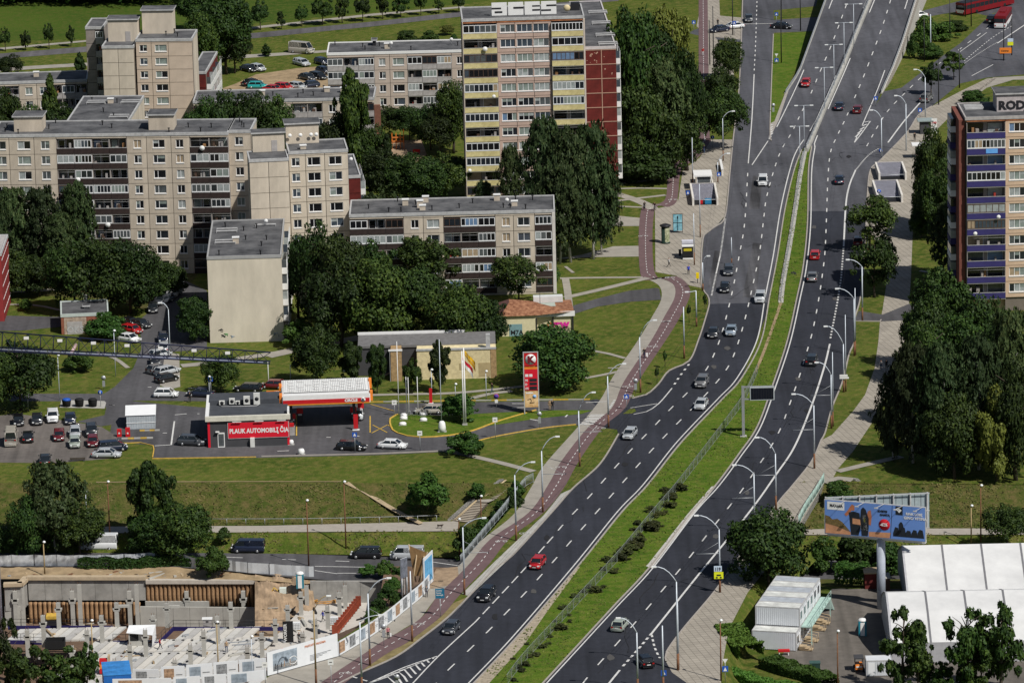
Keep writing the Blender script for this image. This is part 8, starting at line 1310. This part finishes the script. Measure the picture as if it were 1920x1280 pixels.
# type: length, width, belt z, roof z, windscreen foot, roof front, roof rear, rear foot, bonnet z, tail z
CT = {'saloon': (4.7, 1.8, .92, 1.44, 1.35, .55, -1.05, -1.75, .82, .92), 'hatch': (4.05, 1.74, .93, 1.48, 1.2, .55, -1.45, -1.95, .84, .95), 'estate': (4.75, 1.82, .93, 1.47, 1.3, .55, -1.9, -2.3, .82, .95), 'suv': (4.5, 1.86, 1.08, 1.68, 1.25, .6, -1.7, -2.15, 1.0, 1.1), 'mpv': (4.6, 1.84, 1.02, 1.72, 1.75, .75, -1.95, -2.25, .92, 1.05), 'van': (5.0, 1.95, 1.15, 1.95, 2.05, 1.35, -2.42, -2.48, 1.05, 1.15), 'bigvan': (5.6, 2.0, 1.35, 2.5, 2.2, 1.5, -2.74, -2.78, 1.15, 1.35)}
_cm = {}
def car_parts(ty):
    if ty in _cm: return _cm[ty]
    L, Wd, zb, zr_, wf, rf, rr, rb, zh, zt = CT[ty]; h = L/2; P = {}; w = Wd/2
    xs = [h, h-.06, h-.35, h-.9, wf+.12, wf-.1, 0, rb+.1, rb-.08, -h+.12, -h]
    zs = [.5, .66, zh-.1, zh-.02, zh+.06, zb, zb, zb, zt, zt-.06, .55]; ws = [w*.72, w*.82, w*.94, w*.985, w, w, w, w, w*.97, w*.9, w*.8]; zl = [.32, .24, .2, .2, .2, .2, .2, .2, .22, .26, .38]
    def prof(x, wd, z, lo): return [(x, -wd*.93, lo), (x, -wd, lo+(z-lo)*.35), (x, -wd*.985, lo+(z-lo)*.78), (x, -wd*.90, z), (x, 0, z+.03), (x, wd*.90, z), (x, wd*.985, lo+(z-lo)*.78), (x, wd, lo+(z-lo)*.35), (x, wd*.93, lo)]
    m = MB(); V = []
    for a in zip(xs, ws, zs, zl): V += prof(*a)
    n = 9; F_ = [(i*n+j, (i+1)*n+j, (i+1)*n+(j+1) % n, i*n+(j+1) % n) for i in range(len(xs)-1) for j in range(n)]+[list(range(n)), list(range(len(V)-1, len(V)-n-1, -1))]
    m.add(V, F_, BASEP, True); P['body'] = m.mesh('body')
    rw = w*.76; bw = w*.90; m = MB()      # cabin: glass sides, painted roof and pillars
    B_ = [(wf, -bw), (wf, bw), (rb, bw), (rb, -bw)]; T = [(rf, -rw), (rf, rw), (rr, rw), (rr, -rw)]
    V = [(x, y, zb-.02) for x, y in B_]+[(x, y, zr_-.05) for x, y in T]; m.add(V, [(0, 1, 5, 4), (1, 2, 6, 5), (2, 3, 7, 6), (3, 0, 4, 7)], CGL); P['windows'] = m.mesh('windows')
    m = MB(); xm = (rf+rr)/2; V = [(rf+.06, -rw-.02, zr_-.06), (rf+.06, rw+.02, zr_-.06), (rr-.05, rw+.02, zr_-.06), (rr-.05, -rw-.02, zr_-.06), (rf-.15, -rw*.85, zr_), (rf-.15, rw*.85, zr_), (rr+.12, rw*.85, zr_), (rr+.12, -rw*.85, zr_)]
    m.add(V, [(4, 5, 6, 7), (0, 1, 5, 4), (1, 2, 6, 5), (2, 3, 7, 6), (3, 0, 4, 7)], BASEP)
    for sy in (-1, 1):
        for (xb, xt, tk) in ((wf, rf, .05), ((wf+rb)/2+.1, (rf+rr)/2+.1, .05), (rb, rr, .07)) + (((rb*.62+wf*.38), rr+.55, .05),)*(ty in ('estate', 'mpv', 'suv')): m.tube([(xb, sy*bw*1.0, zb-.03), (xt, sy*(rw+.01), zr_-.05)], tk, BASEP, 5)
        if ty in ('van', 'bigvan'): m.add([(.4, sy*(bw+.015), zb-.02), (rb+.02, sy*(bw+.015), zb-.02), (rr+.02, sy*(rw+.02), zr_-.04), (.4, sy*(rw+.02), zr_-.04)], [(0, 1, 2, 3), (3, 2, 1, 0)], BASEP)
    P['roof'] = m.mesh('roof')
    m = MB(); m.lathe([(.31, -.1), (.33, -.07), (.33, .09), (.30, .11)], BLACK, 12, axis='y'); P['tyre'] = m.mesh('wheel'); m = MB(); m.lathe([(.20, .0), (.20, .125), (.07, .13)], RIMM, 8, axis='y'); m.lathe([(.20, 0), (.20, -.125), (.07, -.13)], RIMM, 8, axis='y'); P['rim'] = m.mesh('rim')
    m = MB(); m.box(h-.30, w*.52, zh-.27, h-.02, w*.86, zh-.13, HEADL); P['hl'] = m.mesh('headlight'); m = MB(); m.box(h-.30, -w*.86, zh-.27, h-.02, -w*.52, zh-.13, HEADL); P['hr'] = m.mesh('headlight')
    m = MB(); m.box(-h+.02, w*.60, zt-.28, -h+.2, w*.90, zt-.10, TAILL); P['tl'] = m.mesh('tail_light'); m = MB(); m.box(-h+.02, -w*.90, zt-.28, -h+.2, -w*.60, zt-.10, TAILL); P['tr'] = m.mesh('tail_light')
    m = MB(); m.box(h-.03, -w*.45, zh-.28, h+.005, w*.45, zh-.16, DARK); m.box(h-.04, -w*.6, .28, h+.01, w*.6, .4, DARK); P['gr'] = m.mesh('grille'); m = MB(); m.box(h-.0, -.26, .42, h+.02, .26, .53, PLATE); m.box(-h-.02, -.26, .56, -h+.0, .26, .68, PLATE); P['pl'] = m.mesh('number_plate')
    m = MB(); m.box(wf-.35, w, zb-.02, wf-.15, w+.17, zb+.13, BASEP); P['ml'] = m.mesh('mirror'); m = MB(); m.box(wf-.35, -w-.17, zb-.02, wf-.15, -w, zb+.13, BASEP); P['mr'] = m.mesh('mirror'); _cm[ty] = P; return P
def car(x, y, dx, dy, ty, col, label, z=0.0, group='cars on the main road', cat=None, small=False):
    p = W(x, y, z); q = W(x+dx, y+dy, z); a = math.atan2(q.y-p.y, q.x-p.x); P = car_parts(ty); p.z += .03
    r = thing('van' if 'van' in ty else 'car', label, cat or ('van' if 'van' in ty else 'car'), p, a, group); L = CT[ty][0]/2; w = CT[ty][1]/2; mt = paint(col)
    for k, nm in (('body', 'body'), ('windows', 'windows'), ('roof', 'roof'), ('hl', 'headlight'), ('hr', 'headlight'), ('tl', 'tail_light'), ('tr', 'tail_light'), ('gr', 'grille'), ('pl', 'number_plate'), ('ml', 'mirror'), ('mr', 'mirror')):
        if small and k in ('gr', 'pl', 'ml', 'mr'): continue
        o = ob(nm, P[k], r)
        if k in ('body', 'roof', 'ml', 'mr'): o.material_slots[0].link = 'OBJECT'; o.material_slots[0].material = mt
    for sx in (L*.62, -L*.60):
        for sy in (-1, 1): o = ob('wheel', P['tyre'], r, (sx, sy*(w-.11), .33)); (None if small else ob('rim', P['rim'], o))
    return r
D1 = (-18, 22); D2 = (-4, 24); U1 = (18, -22); U2 = (4, -24)
for a in [(1430, 346, -2, 25, 'mpv', 'white', 'white high-roofed car in the middle lane, level with the subway pavilion'), (1366, 513, -3, 24, 'estate', 'charcoal', 'dark grey car on the old asphalt beside the bus lane'), (1359, 546, -4, 24, 'hatch', 'black', 'black hatchback just before the fresh asphalt begins'), (1425, 565, -5, 24, 'suv', 'silver', 'silver off-roader in the inner lane, near the fresh asphalt edge'), (1337, 630, -7, 24, 'saloon', 'dark', 'dark saloon left of a pale silver one on the fresh asphalt'), (1371, 626, -7, 24, 'saloon', 'steelblue', 'pale silver-blue saloon beside the dark saloon'), (1316, 723, -14, 22, 'suv', 'grey', 'grey car, upper one of the close pair left of the matrix sign'), (1315, 764, -15, 22, 'saloon', 'silver', 'silver car, lower one of the close pair left of the matrix sign'), (1181, 820, -18, 22, 'hatch', 'silver', 'silver hatchback alone by the petrol station exit'), (1008, 1062, -19, 22, 'hatch', 'red', 'bright red hatchback on the west carriageway'), (912, 1122, -19, 21, 'suv', 'black', 'black car between the red hatchback and the last dark one'), (846, 1184, -19, 21, 'hatch', 'charcoal', 'dark hatchback nearest the bottom edge on the west carriageway')]: car(*a)
for a in [(1511, 161, -10, 22, 'hatch', 'red', 'small red car on the left flyover ramp'), (1574, 205, 8, -22, 'saloon', 'navy', 'dark blue car at the foot of the right ramp, left one of two'), (1608, 211, 9, -22, 'hatch', 'dkred', 'maroon car at the foot of the right ramp, right one of two'), (1574, 343, 1, -22, 'saloon', 'navy', 'dark blue saloon at the merge below the hatched gore'), (1528, 484, 3, -24, 'hatch', 'red', 'red hatchback driving away on the east carriageway'), (1523, 525, 4, -24, 'saloon', 'grey', 'grey saloon just behind the red hatchback'), (1609, 458, 2, -24, 'hatch', 'dkred', 'dark red car half under the kerbside tree, in the bus lane'), (1522, 682, 7, -24, 'suv', 'dark', 'dark car above the matrix sign on the east carriageway'), (1163, 1178, 18, -21, 'hatch', 'silvergreen', 'greenish silver hatchback behind the bottom curved lamp'), (1209, 1246, -20, -21, 'hatch', 'black', 'black hatchback turning into the bottom side street'), (1737, 190, 16, -12, 'suv', 'grey', 'grey car in the shade under the slip road tree'), (1404, 40, 1, 20, 'saloon', 'charcoal', 'dark car waiting at the far crossing')]: car(*a, z=zr(a[1]) if 1480 < a[0] < 1690 and a[1] < 172 else 0)
for a in [(1465, 54, 24, 1, 'saloon', 'black', 'black car with a white round mark, crossing right of the stop line'), (1376, 54, -24, 2, 'saloon', 'white', 'white saloon on the far cross street'), (1349, 60, -24, 3, 'saloon', 'navy', 'dark blue car left of the white one on the far cross street'), (1720, 34, -24, 2, 'saloon', 'white', 'white car emerging beside the flyover parapet'), (1860, 42, 14, -14, 'suv', 'black', 'black car left of the red and white trolleybus'), (1789, 265, 10, -24, 'hatch', 'white', 'white car half hidden by the indigo tower corner')]: car(*a, group='cars on the cross streets')
for a in [(465, 1034, -24, 0, 'van', 'navy', 'dark people carrier in the underpass street, leftmost of three'), (686, 1045, -24, 0, 'mpv', 'black', 'black car behind the silver van in the underpass street')]: car(*a, z=ZU, group='vehicles in the underpass street')
car(763, 1047, -24, 0, 'van', 'silver', 'silver van behind the propping in the underpass street', z=ZU, group='vehicles in the underpass street'); car(186, 1030, -24, 0, 'bigvan', 'white', 'white van hidden behind the tall embankment birch', z=ZU, group='vehicles in the underpass street')
for a in [(360, 834, 24, 1, 'suv', 'charcoal', 'dark grey off-roader left of the petrol shop'), (660, 843, 24, 1, 'estate', 'black', 'black estate car on the station access lane'), (736, 840, 24, 1, 'saloon', 'white', 'white saloon right of the black estate'), (671, 783, -1, 24, 'saloon', 'silver', 'silver car at the pumps under the canopy end'), (806, 775, -24, 0, 'estate', 'beige', 'beige estate car by the trolleys'), (312, 744, 24, 0, 'hatch', 'white', 'small white hatchback above the white tent'), (377, 743, -24, -1, 'saloon', 'navy', 'dark saloon with a person standing in front'), (465, 734, -24, -1, 'estate', 'black', 'black car parked behind the petrol shop roof'), (512, 728, -24, -1, 'hatch', 'dkred', 'dark maroon car beside the canopy corner')]: car(*a, group='cars around the petrol station')
for a in [(35, 795, 2, 24, 'hatch', 'black', 'black car, leftmost in the upper parking row'), (70, 792, -1, 24, 'saloon', 'dark', 'dark saloon, second in the upper parking row'), (99, 788, -1, 24, 'suv', 'white', 'bright white car in the upper parking row'), (132, 791, 0, 24, 'saloon', 'navy', 'dark blue saloon, right end of the upper parking row'), (53, 825, 1, -24, 'saloon', 'black', 'black saloon right of the white van'), (111, 823, -1, 24, 'hatch', 'dkred', 'dark cherry car in the middle parking row'), (141, 817, 0, 24, 'hatch', 'silver', 'silver car behind the pale green-silver one'), (140, 836, 2, 24, 'hatch', 'silvergreen', 'pale green-silver car at the front of the middle pair'), (172, 815, 2, 24, 'suv', 'dark', 'dark off-roader behind the small red car'), (174, 834, 1, 24, 'hatch', 'dkred', 'small red car in front of the dark off-roader'), (212, 845, 24, -2, 'mpv', 'navy', 'dark blue people carrier behind the silver saloon'), (200, 857, 24, 0, 'saloon', 'silver', 'silver saloon lying across the lot corner'), (85, 868, 2, -24, 'saloon', 'dark', 'dark car alone at the lower edge of the lot')]: car(*a, group='cars in the dusty parking lot')
car(21, 830, 2, -24, 'bigvan', 'beige', 'white and grey van seen from behind at the left of the lot', group='cars in the dusty parking lot')
for a in [(287, 584, 0, 24, 'hatch', 'dark', 'dark hatchback facing down at the start of the parked row'), (306, 569, -22, 8, 'estate', 'charcoal', 'grey estate behind the dark hatchback'), (312, 562, -22, 8, 'suv', 'white', 'white roofed car in the middle of the parked row'), (322, 555, -22, 8, 'saloon', 'silver', 'silver saloon further up the parked row'), (330, 548, -22, 8, 'saloon', 'dark', 'dark car at the far end of the parked row'), (243, 610, 24, 5, 'saloon', 'black', 'black car beside the bush of the transformer house'), (262, 613, 24, 5, 'saloon', 'dark', 'dark car poking out right of the first black one'), (247, 624, 24, 4, 'hatch', 'red', 'red car in the small row beside the brick house'), (241, 640, 24, 4, 'saloon', 'white', 'white car just above the crane jib'), (306, 640, 3, 24, 'hatch', 'navy', 'dark car under the crane jib'), (307, 657, 4, -24, 'saloon', 'silver', 'silver car just above the jib, parked row'), (301, 670, 22, -4, 'hatch', 'silver', 'silver hatchback directly below the jib'), (292, 682, 1, 24, 'hatch', 'dark', 'dark small car below the jib'), (296, 698, 24, -6, 'hatch', 'grey', 'grey hatchback in the angled row'), (314, 701, 24, -6, 'estate', 'silver', 'silver estate in the angled row'), (313, 715, 24, -5, 'hatch', 'black', 'black hatchback with red lamps, lowest of the angled row')]: car(*a, group='cars parked along the back street')
for a in [(466, 134, 24, 6, 'saloon', 'black', 'black car at the left end of the far car park'), (484, 133, 24, 6, 'hatch', 'silver', 'pale grey car at the left of the far car park'), (566, 123, 22, 6, 'estate', 'silver', 'silver car alone on the grass of the far car park'), (604, 121, 22, 6, 'hatch', 'navy', 'dark blue car upper right of the far car park'), (472, 160, 22, -4, 'saloon', 'black', 'black car behind the teal one'), (483, 166, 24, 0, 'hatch', 'teal', 'bright teal small car'), (576, 150, 22, 5, 'saloon', 'dark', 'dark saloon in the middle of the far car park'), (597, 148, 22, 5, 'estate', 'black', 'black estate in the middle of the far car park'), (608, 138, 22, 5, 'hatch', 'navy', 'dark car touching the back block corner'), (513, 172, 22, 2, 'saloon', 'red', 'red car, left one of two above the low roof'), (532, 168, 22, 2, 'hatch', 'red', 'red car, right one of two above the low roof'), (558, 167, 22, 3, 'hatch', 'silver', 'silver-blue car right of the red pair'), (581, 165, -22, 3, 'hatch', 'navy', 'dark blue car above the low roof')]: car(*a, group='cars in the far car park')
car(566, 100, 24, 2, 'bigvan', 'beige', 'brownish-grey van on the far side road', group='cars in the far car park')
# trolleybus and bus at the top right, little tractor in the yard
def bus(x, y, dx, dy, L, c1, c2, label, roofc):
    p = W(x, y); q = W(x+dx, y+dy); r = thing('bus', label, 'bus', p, math.atan2(q.y-p.y, q.x-p.x)); h = L/2
    bx('body', r, (-h, -1.25, .35, h, 1.25, 1.25, c1), (-h+.02, -1.24, 1.25, h-.02, 1.24, 1.4, c2), (-h, -1.25, 2.3, h, 1.25, 2.75, c2)); bx('windows', r, (-h+.02, -1.22, 1.4, h-.02, 1.22, 2.3, CGL)); bx('roof', r, (-h+.1, -1.15, 2.75, h-.1, 1.15, 2.9, roofc), (-1.5, -.6, 2.9, 1.5, .6, 3.15, roofc))
    for i in range(int(L/1.5)): bx('window_pillar', r, (-h+.75+i*1.5, -1.26, 1.4, -h+.87+i*1.5, 1.26, 2.3, c2))
    for sx in (h*.62, -h*.5): [ob('wheel', car_parts('bigvan')['tyre'], r, (sx, sy*1.15, .45), scale=(1.4, 1.2, 1.4)) for sy in (-1, 1)]
    bx('rear_panel', r, (-h-.03, -1.1, .6, -h-.005, 1.1, 1.3, WPAINT)); bx('rear_window', r, (-h-.03, -1.0, 1.5, -h-.005, 1.0, 2.2, CGL)); bx('tail_light', r, (-h-.05, -1.15, .6, -h-.03, -.9, .9, TAILL)); bx('tail_light', r, (-h-.05, .9, .6, -h-.03, 1.15, .9, TAILL)); return r
BR = mat('bus_red', (.17, .008, .012), .5, var=.1); bus(1847, 19, 26, -6, 17, BR, BR, 'long dark red articulated bus crossing at the top right', DARK); bus(1881, 46, 13, -20, 11, WPAINT, BR, 'red and white trolleybus seen from behind at the top right', BR)
r = thing('yard_tractor', 'small orange vehicle with a dark canopy in the container yard', 'tractor', W(1610, 1256, ZL), R_(-90)); bx('body', r, (-.9, -.5, .4, .9, .5, 1.0, ORNG)); bx('canopy', r, (-.8, -.65, 1.9, .9, .65, 2.05, CHAR)); [bx('pillar', r, (x, y, 1, x+.07, y+.07, 1.9, DARK)) for x in (-.75, .75) for y in (-.55, .5)]; [ob('wheel', car_parts('hatch')['tyre'], r, (x, y, .33)) for x in (-.6, .65) for y in (-.6, .6)]; bx('lamp', r, (.9, -.4, .7, .95, .4, .9, HEADL))
# ================================================================ PEOPLE
def skin_mesh(pose, cols, seated=False):
    """one continuous body: joints with radii grown into a skin, then coloured by height"""
    J = {'pel': (0, 0, .95), 'ch': (0, -.02, 1.28), 'nk': (0, 0, 1.48), 'hd': (0, -.03, 1.60), 'tp': (0, -.03, 1.72), 'sl': (.19, 0, 1.42), 'sr': (-.19, 0, 1.42), 'el': (.25, .03, 1.14), 'er': (-.25, .03, 1.14), 'hl': (.25, -.08, .90), 'hr': (-.25, -.08, .90), 'tl': (.26, -.11, .80), 'tr': (-.26, -.11, .80), 'pl': (.10, 0, .90), 'pr': (-.10, 0, .90), 'kl': (.11, -.02, .50), 'kr': (-.11, -.02, .50), 'al': (.11, .02, .09), 'ar': (-.11, .02, .09), 'fl': (.12, -.15, .04), 'fr': (-.12, -.15, .04)}
    if pose == 'walk': J.update(kl=(.10, -.18, .52), al=(.10, -.28, .12), fl=(.10, -.44, .08), kr=(-.10, .02, .5), ar=(-.10, .32, .14), fr=(-.10, .22, .04), el=(.25, .14, 1.16), hl=(.25, .10, .92), tl=(.25, .12, .84), er=(-.25, -.08, 1.15), hr=(-.25, -.26, .98), tr=(-.25, -.34, .93))
    if pose == 'ride': J.update(ch=(0, -.22, 1.30), nk=(0, -.34, 1.46), hd=(0, -.40, 1.56), tp=(0, -.42, 1.68), sl=(.19, -.3, 1.40), sr=(-.19, -.3, 1.40), el=(.24, -.45, 1.18), er=(-.24, -.45, 1.18), hl=(.22, -.62, 1.08), hr=(-.22, -.62, 1.08), tl=(.2, -.7, 1.06), tr=(-.2, -.7, 1.06), kl=(.10, -.32, .80), al=(.10, -.12, .42), fl=(.10, -.26, .36), kr=(-.10, -.25, .62), ar=(-.10, -.05, .22), fr=(-.10, -.2, .16))
    Rd = {'pel': .15, 'ch': .16, 'nk': .06, 'hd': .10, 'tp': .07, 'sl': .075, 'sr': .075, 'el': .05, 'er': .05, 'hl': .035, 'hr': .035, 'tl': .03, 'tr': .03, 'pl': .10, 'pr': .10, 'kl': .07, 'kr': .07, 'al': .045, 'ar': .045, 'fl': .04, 'fr': .04}
    E_ = [('pel', 'ch'), ('ch', 'nk'), ('nk', 'hd'), ('hd', 'tp'), ('ch', 'sl'), ('ch', 'sr'), ('sl', 'el'), ('sr', 'er'), ('el', 'hl'), ('er', 'hr'), ('hl', 'tl'), ('hr', 'tr'), ('pel', 'pl'), ('pel', 'pr'), ('pl', 'kl'), ('pr', 'kr'), ('kl', 'al'), ('kr', 'ar'), ('al', 'fl'), ('ar', 'fr')]
    K = list(J); me = bpy.data.meshes.new('body'); me.from_pydata([J[k] for k in K], [(K.index(a), K.index(b)) for a, b in E_], []); o = bpy.data.objects.new('body', me); COL.objects.link(o); md = o.modifiers.new('skin', 'SKIN'); md.use_smooth_shade = True
    for i, k in enumerate(K): v = me.skin_vertices[0].data[i]; v.radius = (Rd[k], Rd[k]*(.8 if k in ('pel', 'ch') else 1)); v.use_root = k == 'pel'
    o.modifiers.new('sub', 'SUBSURF').levels = 1; dg = bpy.context.evaluated_depsgraph_get(); m2 = bpy.data.meshes.new_from_object(o.evaluated_get(dg)); COL.objects.unlink(o); bpy.data.objects.remove(o)
    top, trs = [mat('cloth_'+c, {'black': (.012, .012, .014), 'navy': (.015, .02, .05), 'blue': (.02, .05, .45), 'white': (.55, .55, .55), 'pink': (.45, .16, .18), 'grey': (.14, .14, .15), 'tan': (.35, .24, .14), 'denim': (.05, .08, .15), 'red': (.4, .02, .02)}[c], .9) for c in cols[:2]]; sk = mat('skin', (.42, .24, .16), .6); hr = mat('hair', (.05, .03, .02), .8)
    m2.materials.clear(); [m2.materials.append(x) for x in (top, trs, sk, hr, BLACK)]; hd = Vector(J['hd'])
    for p in m2.polygons:
        c = p.center; near_hand = min((c-Vector(J[k])).length for k in ('tl', 'tr')) < .10
        p.material_index = 2 if near_hand else (3 if (c-hd).length < .24 and (c.z > hd.z+.05 or c.y > hd.y+.03) and c.z > hd.z-.06 else (2 if (c-hd).length < .17 else (4 if c.z < .10 and pose != 'ride' else (1 if c.z < .93 or (pose == 'ride' and c.y > -.5 and c.z < .98) else 0))))
    return m2
def person(x, y, az, pose, cols, label, z=0.0, group=None):
    r = thing('person', label, 'person', W(x, y, z)+Vector((0, 0, .05)), R_(az), group); ob('body', skin_mesh(pose, cols), r); return r
def bicycle(x, y, az, label):
    r = thing('bicycle', label, 'bicycle', W(x, y)+Vector((0, 0, .05)), R_(az))
    for s in (-.62, .42): m = MB(); m.tube([(0, s+.33*math.cos(a*math.pi/6), .34+.33*math.sin(a*math.pi/6)) for a in range(13)], .025, BLACK, 5); ob('wheel', m, r)
    m = MB(); m.tube([(0, .42, .34), (0, .1, .85), (0, -.45, .85), (0, -.1, .35), (0, .1, .85)], .025, DARK, 5); m.tube([(0, -.62, .34), (0, -.48, 1.02)], .025, DARK, 5); ob('frame', m, r); bx('saddle', r, (-.07, .02, .88, .07, .26, .94, BLACK)); m = MB(); m.tube([(-.25, -.62, 1.04), (0, -.5, 1.04), (.25, -.62, 1.04)], .02, DARK, 5); ob('handlebar', m, r)
person(1208, 394, 10, 'ride', ('black', 'navy'), 'cyclist in black, left one of two where the footpaths meet'); bicycle(1208, 394, 10, 'bicycle under the left of the two cyclists'); person(1228, 395, -20, 'ride', ('black', 'grey'), 'cyclist in black, right one of two where the footpaths meet'); bicycle(1228, 395, -20, 'bicycle under the right of the two cyclists')
for a in [(1254, 501, 90, 'walk', ('white', 'black'), 'person in a white top and black trousers striding over the west paving'), (1291, 515, 0, 'stand', ('blue', 'black'), 'person in a bright blue top standing below the news kiosk'), (1208, 671, -20, 'walk', ('black', 'navy'), 'person in black with a white bag on the cycle track'), (1652, 694, 0, 'walk', ('grey', 'denim'), 'person in grey, left one of the pair on the east pavement'), (1662, 693, 0, 'walk', ('black', 'black'), 'person in black, right one of the pair on the east pavement'), (1313, 288, 0, 'walk', ('black', 'navy'), 'dark-dressed person, left one of two in the tree shade on the cycle track'), (1320, 288, 0, 'walk', ('navy', 'denim'), 'person in jeans, right one of two in the tree shade on the cycle track'), (923, 737, -60, 'walk', ('black', 'denim'), 'person in a black top on the path right of the flags'), (356, 754, 0, 'stand', ('black', 'black'), 'person in black standing in front of the dark saloon'), (800, 1119, 20, 'stand', ('grey', 'navy'), 'person by the printed hoarding below the teal direction sign'), (728, 1196, 10, 'walk', ('pink', 'black'), 'person in pink with a white bag beside the round sign back'), (1031, 769, 0, 'stand', ('tan', 'tan'), 'person in tan right of the price pylon, left one'), (1036, 769, 0, 'stand', ('black', 'black'), 'person in black right of the price pylon, right one'), (672, 795, 90, 'stand', ('red', 'black'), 'person in red at the fuel pump under the canopy'), (1318, 105, 0, 'stand', ('red', 'white'), 'person in red at the far footway by the tree mass'), (1346, 50, 0, 'walk', ('black', 'black'), 'person in black behind the dark blue car at the far crossing'), (1715, 265, 0, 'stand', ('black', 'black'), 'person in black waiting at the east bus stop'), (561, 1206, 0, 'stand', ('black', 'black'), 'worker in black on the pale site floor'), (300, 1217, 90, 'walk', ('red', 'navy'), 'worker in red walking beside the covered machine on the deck'), (425, 1222, 0, 'stand', ('tan', 'denim'), 'worker in tan standing on the right half of the deck'), (606, 1165, -60, 'walk', ('blue', 'black'), 'worker in blue on the pale floor under the grey wall')]: person(*a[:6], z={561: -8.7, 606: -8.7, 300: -8, 425: -8}.get(a[0], 0))
r = thing('white_bag', 'white shopping bag carried by the person on the cycle track', 'bag', W(1211, 671)+Vector((.05, 0, .35))); bx('bag', r, (-.05, -.2, 0, .3, .1, .5, WPAINT)); r = thing('white_bag', 'white bag carried by the person in pink', 'bag', W(731, 1196)+Vector((.05, 0, .3))); bx('bag', r, (-.05, -.1, 0, .2, .1, .4, WPAINT))
r = thing('dog', 'small dark dog on the lower path near the stairs', 'dog', W(825, 990, ZP)+Vector((0, 0, .03)), R_(90))
me = bpy.data.meshes.new('body'); J = [(0, 0, .42), (0, -.3, .44), (0, -.42, .56), (0, -.58, .54), (0, .28, .46), (0, .42, .62), (.08, -.28, .22), (.08, -.28, .03), (-.08, -.28, .22), (-.08, -.28, .03), (.08, .32, .24), (.08, .28, .03), (-.08, .32, .24), (-.08, .28, .03)]; me.from_pydata(J, [(0, 1), (1, 2), (2, 3), (0, 4), (4, 5), (1, 6), (6, 7), (1, 8), (8, 9), (4, 10), (10, 11), (4, 12), (12, 13)], []); o = bpy.data.objects.new('body', me); COL.objects.link(o); o.modifiers.new('s', 'SKIN')
for i, q in enumerate([.13, .13, .08, .05, .11, .025, .045, .03, .045, .03, .05, .03, .05, .03]): me.skin_vertices[0].data[i].radius = (q, q)
o.modifiers.new('u', 'SUBSURF').levels = 1; m2 = bpy.data.meshes.new_from_object(o.evaluated_get(bpy.context.evaluated_depsgraph_get())); COL.objects.unlink(o); bpy.data.objects.remove(o); m2.materials.clear(); m2.materials.append(mat('dark_fur', (.03, .02, .015), .9)); ob('body', m2, r)
